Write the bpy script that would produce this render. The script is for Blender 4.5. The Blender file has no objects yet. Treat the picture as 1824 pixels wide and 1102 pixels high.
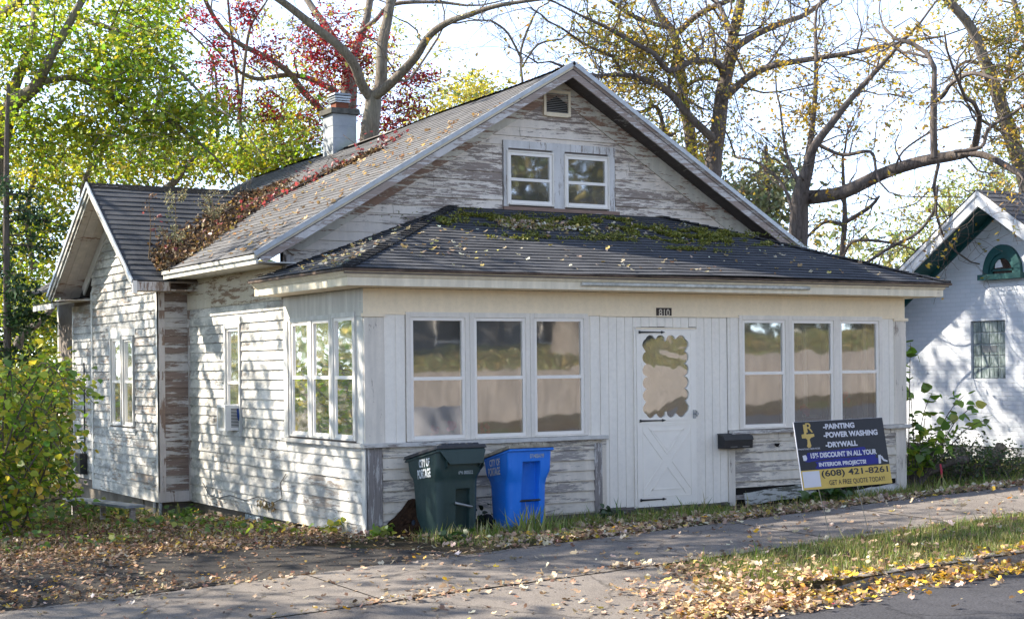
import bpy, bmesh, math, random
import numpy as np
from mathutils import Vector, Matrix, noise as mn
random.seed(7); rng = np.random.default_rng(7)
S = bpy.context.scene
COL = S.collection
rad = math.radians

# ------------------------------------------------------------------ camera
CF = 2775.88; CCX, CCY = 912.1, 654.19
CYAW = -.5314; CROLL = .0103
CAMP = Vector((-6.828, -14.597, 1.613))
_c, _s = math.cos(CYAW), math.sin(CYAW)
_R = Vector((_c, _s, 0)); _F = Vector((-_s, _c, 0)); _U = Vector((0, 0, 1))
_cr, _sr = math.cos(CROLL), math.sin(CROLL)
cam = bpy.data.cameras.new("camera"); camo = bpy.data.objects.new("camera", cam); COL.objects.link(camo)
ex = _R*_cr-_U*_sr; ey = _R*_sr+_U*_cr; ez = -_F
M = Matrix((ex, ey, ez)).transposed().to_4x4(); M.translation = CAMP
camo.matrix_world = M
cam.sensor_width = 36; cam.lens = CF/1824*36
cam.shift_x = 0; cam.shift_y = (CCY-551)/1824
cam.clip_start = .1; cam.clip_end = 3000
S.camera = camo
# ------------------------------------------------------------------ world, sun
SUN_EL = rad(36); SUN_ROT = rad(-48)           # measured clockwise from +Y
w = bpy.data.worlds.new("World"); S.world = w; w.use_nodes = True
nt = w.node_tree; bg = nt.nodes["Background"]
sky = nt.nodes.new("ShaderNodeTexSky"); sky.sky_type = 'NISHITA'; sky.sun_disc = False
sky.sun_elevation = SUN_EL; sky.sun_rotation = SUN_ROT % (2*math.pi); sky.air_density = .55; sky.dust_density = 0.0; sky.ozone_density = 3.0
hs = nt.nodes.new('ShaderNodeHueSaturation'); hs.inputs['Saturation'].default_value = .68; nt.links.new(sky.outputs[0], hs.inputs['Color']); nt.links.new(hs.outputs[0], bg.inputs[0]); bg.inputs[1].default_value = .15
sd = Vector((math.sin(SUN_ROT)*math.cos(SUN_EL), math.cos(SUN_ROT)*math.cos(SUN_EL), math.sin(SUN_EL)))
sl = bpy.data.lights.new("sun", 'SUN'); sl.energy = 3.8; sl.angle = rad(.53); sl.color = (1, .91, .78)
so = bpy.data.objects.new("sun", sl); COL.objects.link(so)
so.rotation_euler = sd.to_track_quat('Z', 'Y').to_euler()
S.view_settings.view_transform = 'Standard'; S.view_settings.look = 'None'
S.view_settings.exposure = 1.92; S.view_settings.gamma = 1
S.cycles.max_bounces = 8; S.cycles.transparent_max_bounces = 12; S.cycles.diffuse_bounces = 4
S.cycles.use_denoising = True

def at(u, v, D):
    """point seen at photo position (u, v), D metres deep"""
    a = u-CCX; b = v-CCY
    A = a*_cr-b*_sr; B = a*_sr+b*_cr
    return CAMP+(_R*A/CF-_U*B/CF+_F)*D

# ------------------------------------------------------------------ materials
class NT:
    def __init__(s, name):
        s.m = bpy.data.materials.new(name); s.m.use_nodes = True
        s.t = s.m.node_tree; s.b = s.t.nodes["Principled BSDF"]; s.out = s.t.nodes["Material Output"]
        s.tc = None
    def n(s, typ, **kw):
        nd = s.t.nodes.new("ShaderNode"+typ)
        for k, v in kw.items():
            if k.startswith('i_'):
                nd.inputs[k[2:].replace('_', ' ')].default_value = v
            else: setattr(nd, k, v)
        return nd
    def l(s, a, b): s.t.links.new(a, b)
    def co(s, kind='Object', scale=(1, 1, 1), loc=(0, 0, 0)):
        if s.tc is None: s.tc = s.n('TexCoord')
        mp = s.n('Mapping'); mp.inputs['Scale'].default_value = scale; mp.inputs['Location'].default_value = loc
        s.l(s.tc.outputs[kind], mp.inputs[0]); return mp.outputs[0]
    def noise(s, vec, scale=5, detail=4, rough=.5, dist=0):
        nd = s.n('TexNoise'); nd.inputs['Scale'].default_value = scale; nd.inputs['Detail'].default_value = detail
        nd.inputs['Roughness'].default_value = rough; nd.inputs['Distortion'].default_value = dist
        s.l(vec, nd.inputs['Vector']); return nd.outputs['Fac']
    def ramp(s, fac, stops):
        r = s.n('ValToRGB'); e = r.color_ramp.elements
        while len(e) < len(stops): e.new(.5)
        for i, (p, c) in enumerate(stops):
            e[i].position = p; e[i].color = (c if len(c) == 4 else (*c, 1)) if not isinstance(c, (int, float)) else (c, c, c, 1)
        s.l(fac, r.inputs[0]); return r.outputs[0]
    def math(s, op, a, b=None, c=None, clamp=False):
        m = s.n('Math', operation=op); m.use_clamp = clamp
        for i, x in enumerate((a, b, c)):
            if x is None: continue
            if isinstance(x, (int, float)): m.inputs[i].default_value = x
            else: s.l(x, m.inputs[i])
        return m.outputs[0]
    def mix(s, fac, a, b, blend='MIX'):
        m = s.n('MixRGB', blend_type=blend)
        for i, x in enumerate((fac, a, b)):
            if isinstance(x, (int, float)): m.inputs[i].default_value = x
            elif isinstance(x, tuple): m.inputs[i].default_value = (*x, 1) if len(x) == 3 else x
            else: s.l(x, m.inputs[i])
        return m.outputs[0]
    def bump(s, h, strength=.4, dist=.01):
        b = s.n('Bump'); b.inputs['Strength'].default_value = strength; b.inputs['Distance'].default_value = dist
        s.l(h, b.inputs['Height']); s.l(b.outputs[0], s.b.inputs['Normal']); return b.outputs[0]
    def col(s, c):
        if isinstance(c, tuple): s.b.inputs['Base Color'].default_value = (*c, 1)
        else: s.l(c, s.b.inputs['Base Color'])
    def rgh(s, r, spec=.3, metal=0):
        if isinstance(r, (int, float)): s.b.inputs['Roughness'].default_value = r
        else: s.l(r, s.b.inputs['Roughness'])
        s.b.inputs['Specular IOR Level'].default_value = spec; s.b.inputs['Metallic'].default_value = metal

def peel(name, paint, wood, amt, axis='x', board=.115, streak=1.0, seed=0, grime=(.30, .29, .26), grime_amt=.35, coarse=1.0, weather=.0):
    """old paint flaking off wood along the boards"""
    amt += .095
    s = NT(name)
    a, b = 2.2*coarse, 17*coarse
    sc = {'x': (a, a*3, b), 'y': (a*3, a, b), 'z': (b, b, a)}[axis]
    off = (seed*3.7, seed*1.9, seed*5.1)
    v = s.co('Object', sc, off)
    n1 = s.noise(v, 1.6, 12, .72, .25)
    n2 = s.noise(s.co('Object', (1, 1, 1), off), .9, 3, .5)
    n3 = s.noise(s.co('Object', tuple(k*2.2 for k in sc), off), 3.5, 6, .7)
    sep = s.n('SeparateXYZ'); s.l(s.co('Object'), sep.inputs[0])
    fl = s.math('FLOOR', s.math('DIVIDE', sep.outputs[2], board))
    cx = s.n('CombineXYZ'); s.l(fl, cx.inputs[2])
    sx = s.math('MULTIPLY', sep.outputs[0 if axis == 'x' else 1], .45)
    s.l(s.math('ADD', sx, s.math('MULTIPLY', fl, 7.31)), cx.inputs[0])
    bn = s.noise(cx.outputs[0], 1.2, 1, .5)
    val = s.math('ADD', s.math('MULTIPLY', n1, .62), s.math('MULTIPLY', n2, .22))
    val = s.math('ADD', val, s.math('MULTIPLY', bn, .35)); val = s.math('ADD', val, s.math('MULTIPLY', n3, .16))
    mask = s.ramp(val, [(max(0, amt-.012), 0), (min(1, amt+.012), 1)])     # 1 = paint left
    # wood under it
    gv = s.co('Object', {'x': (3, 3, 90), 'y': (3, 3, 90), 'z': (90, 90, 3)}[axis])
    g = s.noise(gv, 1.5, 6, .65)
    wc = s.ramp(g, [(.25, tuple(k*.62 for k in wood)), (.55, wood), (.8, tuple(min(1, k*1.5) for k in wood))])
    # paint tone: broad stains and fine vertical run-off
    st = s.noise(s.co('Object', (7, 7, .9), off), 1.3, 5, .6)
    pc = s.mix(s.math('MULTIPLY', s.ramp(st, [(.42, 1), (.72, 0)]), grime_amt*streak), paint, grime)
    pn = s.noise(s.co('Object', (1, 1, 1)), 22, 5, .7)
    pc = s.mix(s.math('MULTIPLY', s.ramp(pn, [(.35, 1), (.6, 0)]), .25), pc, tuple(k*.7 for k in paint))
    if weather > 0:
        wn = s.noise(s.co('Object', (1.1, 1.1, 3), off), 1.7, 8, .75)
        pc = s.mix(s.math('MULTIPLY', s.ramp(wn, [(.44, 1), (.56, 0)]), weather), pc, (.25, .25, .235))
    c = s.mix(mask, wc, pc)
    s.col(c); s.rgh(.72, .25)
    h = s.math('ADD', s.math('MULTIPLY', mask, .8), s.math('MULTIPLY', g, .25))
    s.bump(h, .5, .004)
    return s.m

def plain(name, c, r=.6, spec=.3, metal=0, var=.12, nscale=8, bump=.1, bscale=60):
    s = NT(name)
    n = s.noise(s.co(), nscale, 5, .6)
    s.col(s.mix(s.ramp(n, [(.3, 1), (.7, 0)]), c, tuple(k*(1-var*2) for k in c))); s.rgh(r, spec, metal)
    if bump: s.bump(s.noise(s.co(), bscale, 4, .6), bump, .004)
    return s.m

M_ = {}
M_['sid_side'] = peel('siding paint side', (.76, .72, .65), (.30, .255, .215), .485, 'y', seed=1, grime_amt=.2, weather=.7)
M_['sid_wing'] = peel('siding paint wing', (.70, .67, .61), (.31, .25, .20), .53, 'y', seed=2, grime_amt=.35, weather=.85)
M_['sid_brown'] = peel('siding paint return', (.62, .58, .54), (.25, .185, .15), .61, 'x', seed=3, coarse=.7)
M_['sid_gable'] = peel('siding paint gable', (.84, .74, .63), (.31, .25, .21), .545, 'x', seed=4, grime_amt=.2, coarse=1.35)
M_['sid_front'] = peel('siding paint front', (.76, .68, .56), (.33, .30, .27), .55, 'x', seed=5, grime_amt=.3)
M_['trim_clean'] = peel('trim white', (.86, .79, .69), (.30, .25, .2), .30, 'z', seed=6, grime_amt=.22)
M_['trim_side'] = peel('trim side', (.70, .69, .65), (.30, .25, .2), .44, 'z', seed=7, grime_amt=.4)
M_['trim_worn'] = peel('trim worn', (.82, .74, .63), (.30, .24, .20), .50, 'z', seed=8)
M_['trim_brown'] = peel('trim brown', (.68, .62, .58), (.28, .20, .155), .54, 'z', seed=9, coarse=.6)
M_['beam'] = peel('beam cream', (.92, .78, .57), (.30, .22, .16), .40, 'x', seed=10, grime=(.62, .54, .40), grime_amt=.22)
M_['fascia'] = peel('fascia cream', (.88, .78, .60), (.28, .20, .15), .45, 'x', seed=11, grime=(.36, .32, .24))
M_['fascia_y'] = peel('fascia side', (.68, .66, .60), (.26, .19, .14), .47, 'y', seed=12, grime=(.36, .32, .24))
M_['frieze_y'] = peel('frieze side', (.62, .57, .47), (.26, .175, .115), .535, 'y', seed=13, grime=(.42, .32, .2), coarse=.7)
M_['rake'] = peel('rake weathered', (.68, .64, .61), (.34, .27, .23), .575, 'x', seed=14, coarse=1.2)
M_['rake_frieze'] = peel('rake frieze', (.78, .72, .60), (.32, .20, .14), .55, 'x', seed=15, coarse=1.1)
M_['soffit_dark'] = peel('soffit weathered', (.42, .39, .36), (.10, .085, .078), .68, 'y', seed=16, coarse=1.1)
M_['soffit_wing'] = peel('soffit wing', (.74, .66, .58), (.30, .185, .125), .53, 'x', seed=17, coarse=.55)
M_['sill'] = peel('sill weathered', (.66, .63, .58), (.32, .28, .25), .58, 'x', seed=18)
M_['boards'] = peel('porch boards white', (.90, .83, .72), (.3, .27, .24), .33, 'z', seed=19, grime=(.58, .58, .55), grime_amt=.2)
M_['vinyl'] = plain('storm frame white', (.88, .82, .74), .45, .4, var=.03, bump=.03)
M_['door'] = plain('storm door white', (.90, .84, .74), .4, .4, var=.03, bump=.04)
M_['found'] = plain('foundation stucco', (.30, .26, .21), .9, .1, var=.25, nscale=3, bump=.5, bscale=25)
M_['dark'] = plain('dark interior', (.02, .018, .016), .9, .1)
M_['inner'] = plain('porch interior wall', (.22, .19, .17), .9, .1)
M_['black'] = plain('black enamel', (.012, .014, .018), .4, .5, var=.1)
M_['metal'] = plain('galvanised metal', (.42, .44, .46), .4, .5, .8)
M_['drip'] = plain('drip edge metal', (.50, .52, .54), .45, .5, .3)
M_['concrete_cap'] = plain('chimney cap concrete', (.13, .125, .11), .9, .1, var=.3, nscale=12, bump=.6)
M_['flue'] = plain('clay flue', (.20, .07, .04), .8, .2)
M_['window_backing'] = plain('window_backing', (.45, .47, .45), .9, .1, var=.2, nscale=3)  # curtain cloth hung behind the panes

def shingle_mat(name, c1, c2, fleck, patch):
    s = NT(name)
    at_ = s.n('Attribute', attribute_name='col')
    n = s.noise(s.co(), 55, 4, .8); n2 = s.noise(s.co(), 1.1, 6, .65)
    base = s.mix(s.ramp(n2, [(.35, 0), (.65, 1)]), c1, c2)
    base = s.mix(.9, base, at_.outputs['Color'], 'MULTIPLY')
    base = s.mix(s.math('MULTIPLY', s.ramp(n, [(.5, 0), (.75, 1)]), .55), base, fleck)  # paler flecks scattered by fine noise
    if patch:
        p = s.noise(s.co('Object', (1, 1, 1)), 2.3, 8, .7)
        base = s.mix(s.math('MULTIPLY', s.ramp(p, [(.52, 0), (.66, 1)]), patch), base, (.14, .145, .155))
    s.col(base); s.rgh(.9, .15); s.bump(n, .5, .006); return s.m
M_['shingle'] = shingle_mat('asphalt shingle dark', (.064, .068, .078), (.10, .104, .114), (.18, .178, .178), .15)
M_['shingle_old'] = shingle_mat('asphalt shingle weathered', (.10, .10, .108), (.185, .182, .182), (.30, .29, .28), .6)

def glass_mat(name, refl, wav=.02, wscale=2.0, tint=(.75, .77, .76), dist=.0):
    m = bpy.data.materials.new(name); m.use_nodes = True; t = m.node_tree; t.nodes.clear()
    o = t.nodes.new('ShaderNodeOutputMaterial'); mx = t.nodes.new('ShaderNodeMixShader'); tr = t.nodes.new('ShaderNodeBsdfTransparent')
    gl = t.nodes.new('ShaderNodeBsdfGlossy'); gl.inputs['Roughness'].default_value = .03
    gl.inputs['Color'].default_value = (.95, .95, .96, 1); tr.inputs[0].default_value = (*tint, 1)
    tc = t.nodes.new('ShaderNodeTexCoord'); nz = t.nodes.new('ShaderNodeTexNoise'); nz.inputs['Scale'].default_value = wscale; nz.inputs['Detail'].default_value = 2.5
    nz.inputs['Distortion'].default_value = dist
    bp = t.nodes.new('ShaderNodeBump'); bp.inputs['Strength'].default_value = 1; bp.inputs['Distance'].default_value = wav
    t.links.new(tc.outputs['Object'], nz.inputs['Vector']); t.links.new(nz.outputs['Fac'], bp.inputs['Height']); t.links.new(bp.outputs[0], gl.inputs['Normal'])
    fr = t.nodes.new('ShaderNodeFresnel'); fr.inputs[0].default_value = 1.5
    ad = t.nodes.new('ShaderNodeMath'); ad.operation = 'ADD'; ad.use_clamp = True; ad.inputs[1].default_value = refl
    t.links.new(fr.outputs[0], ad.inputs[0]); t.links.new(ad.outputs[0], mx.inputs[0])
    t.links.new(tr.outputs[0], mx.inputs[1]); t.links.new(gl.outputs[0], mx.inputs[2]); du = t.nodes.new('ShaderNodeBsdfDiffuse'); du.inputs[0].default_value = (.55, .54, .50, 1); m3 = t.nodes.new('ShaderNodeMixShader')
    n4 = t.nodes.new('ShaderNodeTexNoise'); n4.inputs['Scale'].default_value = 3; n4.inputs['Detail'].default_value = 6; t.links.new(tc.outputs['Object'], n4.inputs['Vector'])
    ms = t.nodes.new('ShaderNodeMath'); ms.operation = 'MULTIPLY'; ms.inputs[1].default_value = .22; t.links.new(n4.outputs['Fac'], ms.inputs[0]); t.links.new(ms.outputs[0], m3.inputs[0])
    t.links.new(mx.outputs[0], m3.inputs[1]); t.links.new(du.outputs[0], m3.inputs[2]); t.links.new(m3.outputs[0], o.inputs[0])
    return m
M_['glass'] = glass_mat('window glass', .33, .0022, 1.3)
M_['acrylic'] = glass_mat('wavy door pane', .33, .010, 1.3, dist=.5)

# ------------------------------------------------------------------ object helpers
def tag(o, label=None, cat=None, group=None, kind=None):
    if label: o['label'] = label
    if cat: o['category'] = cat
    if group: o['group'] = group
    if kind: o['kind'] = kind
    return o
def empty(name, label, cat, loc=(0, 0, 0), group=None):
    o = bpy.data.objects.new(name, None); COL.objects.link(o); o.location = loc; o.empty_display_size = .3
    return tag(o, label, cat, group)
class MB:
    def __init__(s): s.v = []; s.f = []; s.c = None
    def add(s, vs, fs):
        n = len(s.v); s.v += [tuple(p) for p in vs]; s.f += [tuple(i+n for i in q) for q in fs]
    def hexa(s, p):     # 8 points: bottom loop 0-3, top loop 4-7
        s.add(p, [(0, 3, 2, 1), (4, 5, 6, 7), (0, 1, 5, 4), (1, 2, 6, 5), (2, 3, 7, 6), (3, 0, 4, 7)])
    def box(s, x0, x1, y0, y1, z0, z1):
        s.hexa([(x0, y0, z0), (x1, y0, z0), (x1, y1, z0), (x0, y1, z0), (x0, y0, z1), (x1, y0, z1), (x1, y1, z1), (x0, y1, z1)])
    def fbox(s, fr, u0, u1, n0, n1, z0, z1):
        O, U, N = fr
        P = lambda u, n, z: O+U*u+N*n+Vector((0, 0, z))
        p = [P(u0, n1, z0), P(u1, n1, z0), P(u1, n0, z0), P(u0, n0, z0), P(u0, n1, z1), P(u1, n1, z1), P(u1, n0, z1), P(u0, n0, z1)]
        s.hexa(p)
    def prism(s, poly, d):  # poly: list of Vector loop, d: extrude vector
        n = len(poly); vs = [Vector(p) for p in poly]+[Vector(p)+Vector(d) for p in poly]
        fs = [tuple(range(n))[::-1], tuple(range(n, 2*n))]+[(i, (i+1) % n, n+(i+1) % n, n+i) for i in range(n)]
        s.add(vs, fs)
    def tube(s, pts, rs, k=6, cap=True):
        pts = [Vector(p) for p in pts]; n = len(pts); b = len(s.v); up = None
        for i in range(n):
            d = (pts[min(i+1, n-1)]-pts[max(i-1, 0)])
            if d.length < 1e-9: d = Vector((0, 0, 1))
            d.normalize()
            if up is None: up = d.orthogonal().normalized()
            else:
                up = up-d*up.dot(d)
                up = up.normalized() if up.length > 1e-6 else d.orthogonal().normalized()
            q = d.cross(up); r = rs[i] if hasattr(rs, '__len__') else rs
            for j in range(k):
                a = 2*math.pi*j/k; s.v.append(tuple(pts[i]+(up*math.cos(a)+q*math.sin(a))*r))
        for i in range(n-1):
            for j in range(k):
                s.f.append((b+i*k+j, b+i*k+(j+1) % k, b+(i+1)*k+(j+1) % k, b+(i+1)*k+j))
        if cap:
            s.f.append(tuple(b+j for j in range(k))[::-1]); s.f.append(tuple(b+(n-1)*k+j for j in range(k)))
    def build(s, name, mat, parent=None, smooth=False, bevel=0, fix=True):
        if parent is not None and parent.name == 'house' and s.c is None and len(s.f) < 3000:
            g = s.groups()
            if len(g) > 1:
                o = None
                for vs, fs in g:
                    q = MB(); q.v = vs; q.f = fs; o = q.build1(name, mat, parent, smooth, bevel, fix)
                return o
        return s.build1(name, mat, parent, smooth, bevel, fix)
    def groups(s, e=.035):
        n = len(s.v); par = list(range(n))
        def fd(i):
            while par[i] != i: par[i] = par[par[i]]; i = par[i]
            return i
        for f in s.f:
            for k in f[1:]: par[fd(k)] = fd(f[0])
        comp = {}
        for i in range(n): comp.setdefault(fd(i), []).append(i)
        ks = list(comp); bb = []
        for k in ks:
            a = np.array([s.v[i] for i in comp[k]]); bb.append((a.min(0)-e/2, a.max(0)+e/2))
        m = len(ks); p2 = list(range(m))
        def f2(i):
            while p2[i] != i: p2[i] = p2[p2[i]]; i = p2[i]
            return i
        lo = np.array([x[0] for x in bb]); hi = np.array([x[1] for x in bb])
        for i in range(m):
            hit = np.where(np.all((lo <= hi[i]) & (hi >= lo[i]), axis=1))[0]
            for j in hit: p2[f2(int(j))] = f2(i)
        ci = {}
        for i, k in enumerate(ks):
            for v in comp[k]: ci[v] = f2(i)
        out = {}
        for f in s.f: out.setdefault(ci[f[0]], []).append(f)
        res = []
        for g, fs in out.items():
            idx = sorted({v for f in fs for v in f}); mp = {v: i for i, v in enumerate(idx)}
            res.append(([s.v[v] for v in idx], [tuple(mp[v] for v in f) for f in fs]))
        return res
    def build1(s, name, mat, parent=None, smooth=False, bevel=0, fix=True):
        me = bpy.data.meshes.new(name); me.from_pydata(s.v, [], s.f)
        if fix:
            bm = bmesh.new(); bm.from_mesh(me); bmesh.ops.recalc_face_normals(bm, faces=bm.faces)
            if bevel:
                bmesh.ops.bevel(bm, geom=[e for e in bm.edges], offset=bevel, segments=2, affect='EDGES', profile=.7, clamp_overlap=True)
            bm.to_mesh(me); bm.free()
        if s.c is not None:
            at_ = me.color_attributes.new('col', 'FLOAT_COLOR', 'CORNER')
            arr = np.empty((len(me.loops), 4), dtype=np.float32); arr[:, 3] = 1
            pc = np.array(s.c, dtype=np.float32); ls = np.zeros(len(me.polygons), dtype=np.int32); lt = ls.copy()
            me.polygons.foreach_get('loop_total', lt); arr[:, :3] = np.repeat(pc, lt, axis=0)
            at_.data.foreach_set('color', arr.ravel())
        if smooth: me.polygons.foreach_set('use_smooth', [True]*len(me.polygons))
        o = bpy.data.objects.new(name, me); COL.objects.link(o)
        if isinstance(mat, str): mat = M_[mat]
        me.materials.append(mat)
        if parent is not None: o.parent = parent; o.matrix_parent_inverse = Matrix()
        return o
def frame(O, U, N): return (Vector(O), Vector(U), Vector(N))
FR = frame((0, 0, 0), (1, 0, 0), (0, -1, 0))        # porch front, u = x
SD = frame((0, 0, 0), (0, 1, 0), (-1, 0, 0))        # left side wall, u = y
def sstep(a, b, x):
    t = min(1, max(0, (x-a)/(b-a))) if a != b else (x >= a)*1.
    return t*t*(3-2*t)

# ------------------------------------------------------------------ ground
def Sx(x): return -.05+.039*max(-25, min(x, 30))
def G(x, y):
    s = Sx(x)
    if y >= -2.4:
        H = -.10+.012*max(0, min(x, 8))-.04*max(0, min(y, 7))*sstep(3, -1, x)
        H += .02*max(0, x-8)
        far = max(0, y-9)
        H -= .045*min(far, 60)*sstep(14, -2, x)
        H -= .03*max(0, min(-x-3, 40))*sstep(-1, 6, y)
        t = sstep(-2.3, -.9, y)
        return s*(1-t)+H*t
    if y >= -4.0: return s+.02*(y+2.4)
    A = sstep(1.1, .3, x)
    z4 = s-.032
    if y >= -5.55:
        return z4+(.012*(y+4))*(1-A)-A*.14*(-4-y)/1.55
    st = z4-.12+.012*min(4, (-5.55-y))
    if y > -13.4: return st
    if y > -16.5: return st+.13
    if y > -16.9: return st+.13
    t = sstep(-16.9, -24, y)
    return st+1.25+.45*t
def patch(mb, xs, ys, dz=0, fn=G):
    n = len(mb.v); nx, ny = len(xs), len(ys)
    for y in ys:
        for x in xs: mb.v.append((x, y, fn(x, y)+dz))
    for j in range(ny-1):
        for i in range(nx-1):
            a = n+j*nx+i; mb.f.append((a, a+1, a+nx+1, a+nx))
def lin(a, b, n): return [a+(b-a)*i/(n-1) for i in range(n)]
def soil():
    s = NT('soil and thatch')
    n = s.noise(s.co(), 1.3, 8, .65); n2 = s.noise(s.co(), 38, 6, .8)
    c = s.ramp(n, [(.3, (.055, .045, .03)), (.5, (.10, .075, .045)), (.62, (.075, .08, .03)), (.8, (.13, .10, .06))])
    c = s.mix(s.ramp(n2, [(.35, .0), (.7, 1)]), s.mix(.6, c, (.4, .4, .4), 'MULTIPLY'), c)
    s.col(c); s.rgh(.95, .1); s.bump(n2, .9, .03); return s.m
def concrete(name, c, joint=0, aggr=110):
    s = NT(name)
    n = s.noise(s.co(), .8, 8, .7); n2 = s.noise(s.co(), aggr, 3, .8); n3 = s.noise(s.co(), 6, 6, .75)
    b = s.mix(s.ramp(n, [(.35, 0), (.7, 1)]), tuple(k*.72 for k in c), tuple(k*1.15 for k in c))
    b = s.mix(s.math('MULTIPLY', s.ramp(n3, [(.48, 0), (.66, 1)]), .5), b, tuple(k*.55 for k in c))
    ck = s.n('TexVoronoi', feature='DISTANCE_TO_EDGE'); ck.inputs['Scale'].default_value = .55; wv = s.n('MixRGB', blend_type='ADD'); wv.inputs[0].default_value = .35; s.l(s.co(), wv.inputs[1]); nn2 = s.n('TexNoise'); nn2.inputs['Scale'].default_value = 2.5; nn2.inputs['Detail'].default_value = 6; s.l(s.co(), nn2.inputs['Vector']); s.l(nn2.outputs['Color'], wv.inputs[2]); s.l(wv.outputs[0], ck.inputs['Vector'])
    b = s.mix(s.math('MULTIPLY', s.ramp(ck.outputs['Distance'], [(.004, 1), (.011, 0)]), .75), b, tuple(k*.25 for k in c))
    b = s.mix(s.math('MULTIPLY', s.ramp(n2, [(.45, 0), (.62, 1)]), .5), b, tuple(min(1, k*1.7) for k in c))
    b = s.mix(s.math('MULTIPLY', s.ramp(n2, [(.38, 1), (.48, 0)]), .6), b, tuple(k*.4 for k in c))
    s.col(b); s.rgh(.93, .15); s.bump(s.math('ADD', n2, n3), .5, .006); return s.m
m_soil = soil()
m_walk = concrete('sidewalk concrete', (.19, .168, .148)); m_street = concrete('street asphalt', (.058, .058, .064), aggr=60)
m_drive = concrete('driveway asphalt', (.05, .045, .041), aggr=70); m_curb = concrete('curb concrete', (.26, .24, .21))
m_wall = peel('retaining wall concrete', (.40, .35, .30), (.26, .22, .18), .46, 'z', board=9, coarse=.25, grime=(.16, .14, .12), grime_amt=.7)
mb = MB()
xs = [-900, -300, -120, -60, -40]+lin(-28, 30, 117)+[40, 60, 120, 300, 900]
ys = [-900, -300, -100, -60, -40, -30, -26, -24, -22, -20, -18.5, -17.2, -16.91, -16.89, -16.51, -16.49, -15, -13.41, -13.39, -11, -9, -7.5, -6.2, -5.56, -5.54]+lin(-5.4, 14, 98)+[18, 24, 30, 40, 60, 120, 300, 900]
patch(mb, xs, ys, -.004)
tag(mb.build('ground', m_soil, smooth=True, fix=False), kind='structure')
mb = MB(); patch(mb, [-200, -60]+lin(-28, 30, 59)+[60, 200], lin(-13.38, -5.56, 9), .004); tag(mb.build('street', m_street, fix=False), kind='structure')
# sidewalk slabs with open joints
mb = MB(); x = -15.2
while x < 24:
    j = random.uniform(-.004, .004)
    patch(mb, lin(x+.004, x+1.496, 4), lin(-3.99, -2.41, 3), .012+j)
    x += 1.5
tag(mb.build('sidewalk', m_walk, fix=False), kind='structure')
mb = MB(); patch(mb, lin(-7, -2.72, 8), lin(-5.54, -4.03, 7), .010); patch(mb, lin(-2.7, .72, 10), lin(-5.54, -4.03, 7), .012)
tag(mb.build('driveway_apron', m_walk, fix=False), kind='structure')
def drv(x, y): return G(x, y)+.010*mn.noise(Vector((x*1.3, y*1.3, 0)))
mb = MB(); n0 = 0
xs_ = lin(-8, 0, 24); ys_ = lin(-2.385, -.2, 10)
for j in range(9):
    y0, y1 = ys_[j], ys_[j+1]
    e = lambda y: -.15-.55*((y+2.4)/2.2)**1.5*1.8+.12*mn.noise(Vector((y*3, 2, 0)))
    X0 = lin(-8, e(y0), 20); X1 = lin(-8, e(y1), 20); b = len(mb.v)
    mb.v += [(x, y0, drv(x, y0)+.008) for x in X0]+[(x, y1, drv(x, y1)+.008) for x in X1]
    mb.f += [(b+i, b+i+1, b+21+i, b+20+i) for i in range(19)]
tag(mb.build('driveway', m_drive, fix=False), kind='structure')
mb = MB()                                           # curb: rounded top, real step
prof = [(-5.40, -.03), (-5.40, .004), (-5.50, .004), (-5.545, -.015), (-5.565, -.05), (-5.575, -.15)]
xs_ = lin(.75, 30, 62)
for i, x in enumerate(xs_):
    dz = 0 if x > 1.5 else -.10*(1.5-x)/.75
    for (yy, zz) in prof: mb.v.append((x, yy, Sx(x)-.05+zz+(dz if zz > -.1 else 0)))
k = len(prof)
for i in range(len(xs_)-1):
    for j in range(k-1): mb.f.append((i*k+j, (i+1)*k+j, (i+1)*k+j+1, i*k+j+1))
tag(mb.build('curb', m_curb, fix=True), kind='structure')
mb = MB()
for i in range(30):
    x0 = -30+i*2.4; z = Sx(x0+1.2)
    mb.hexa([(x0, -16.75, z-.5), (x0+2.39, -16.75, z-.5), (x0+2.39, -16.5, z-.5), (x0, -16.5, z-.5), (x0, -16.75, z+1.15), (x0+2.39, -16.75, z+1.2), (x0+2.39, -16.5, z+1.2), (x0, -16.5, z+1.15)])
tag(mb.build('retaining_wall', m_wall), 'low concrete retaining wall across the street, mirrored in the porch windows', 'wall')
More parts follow.
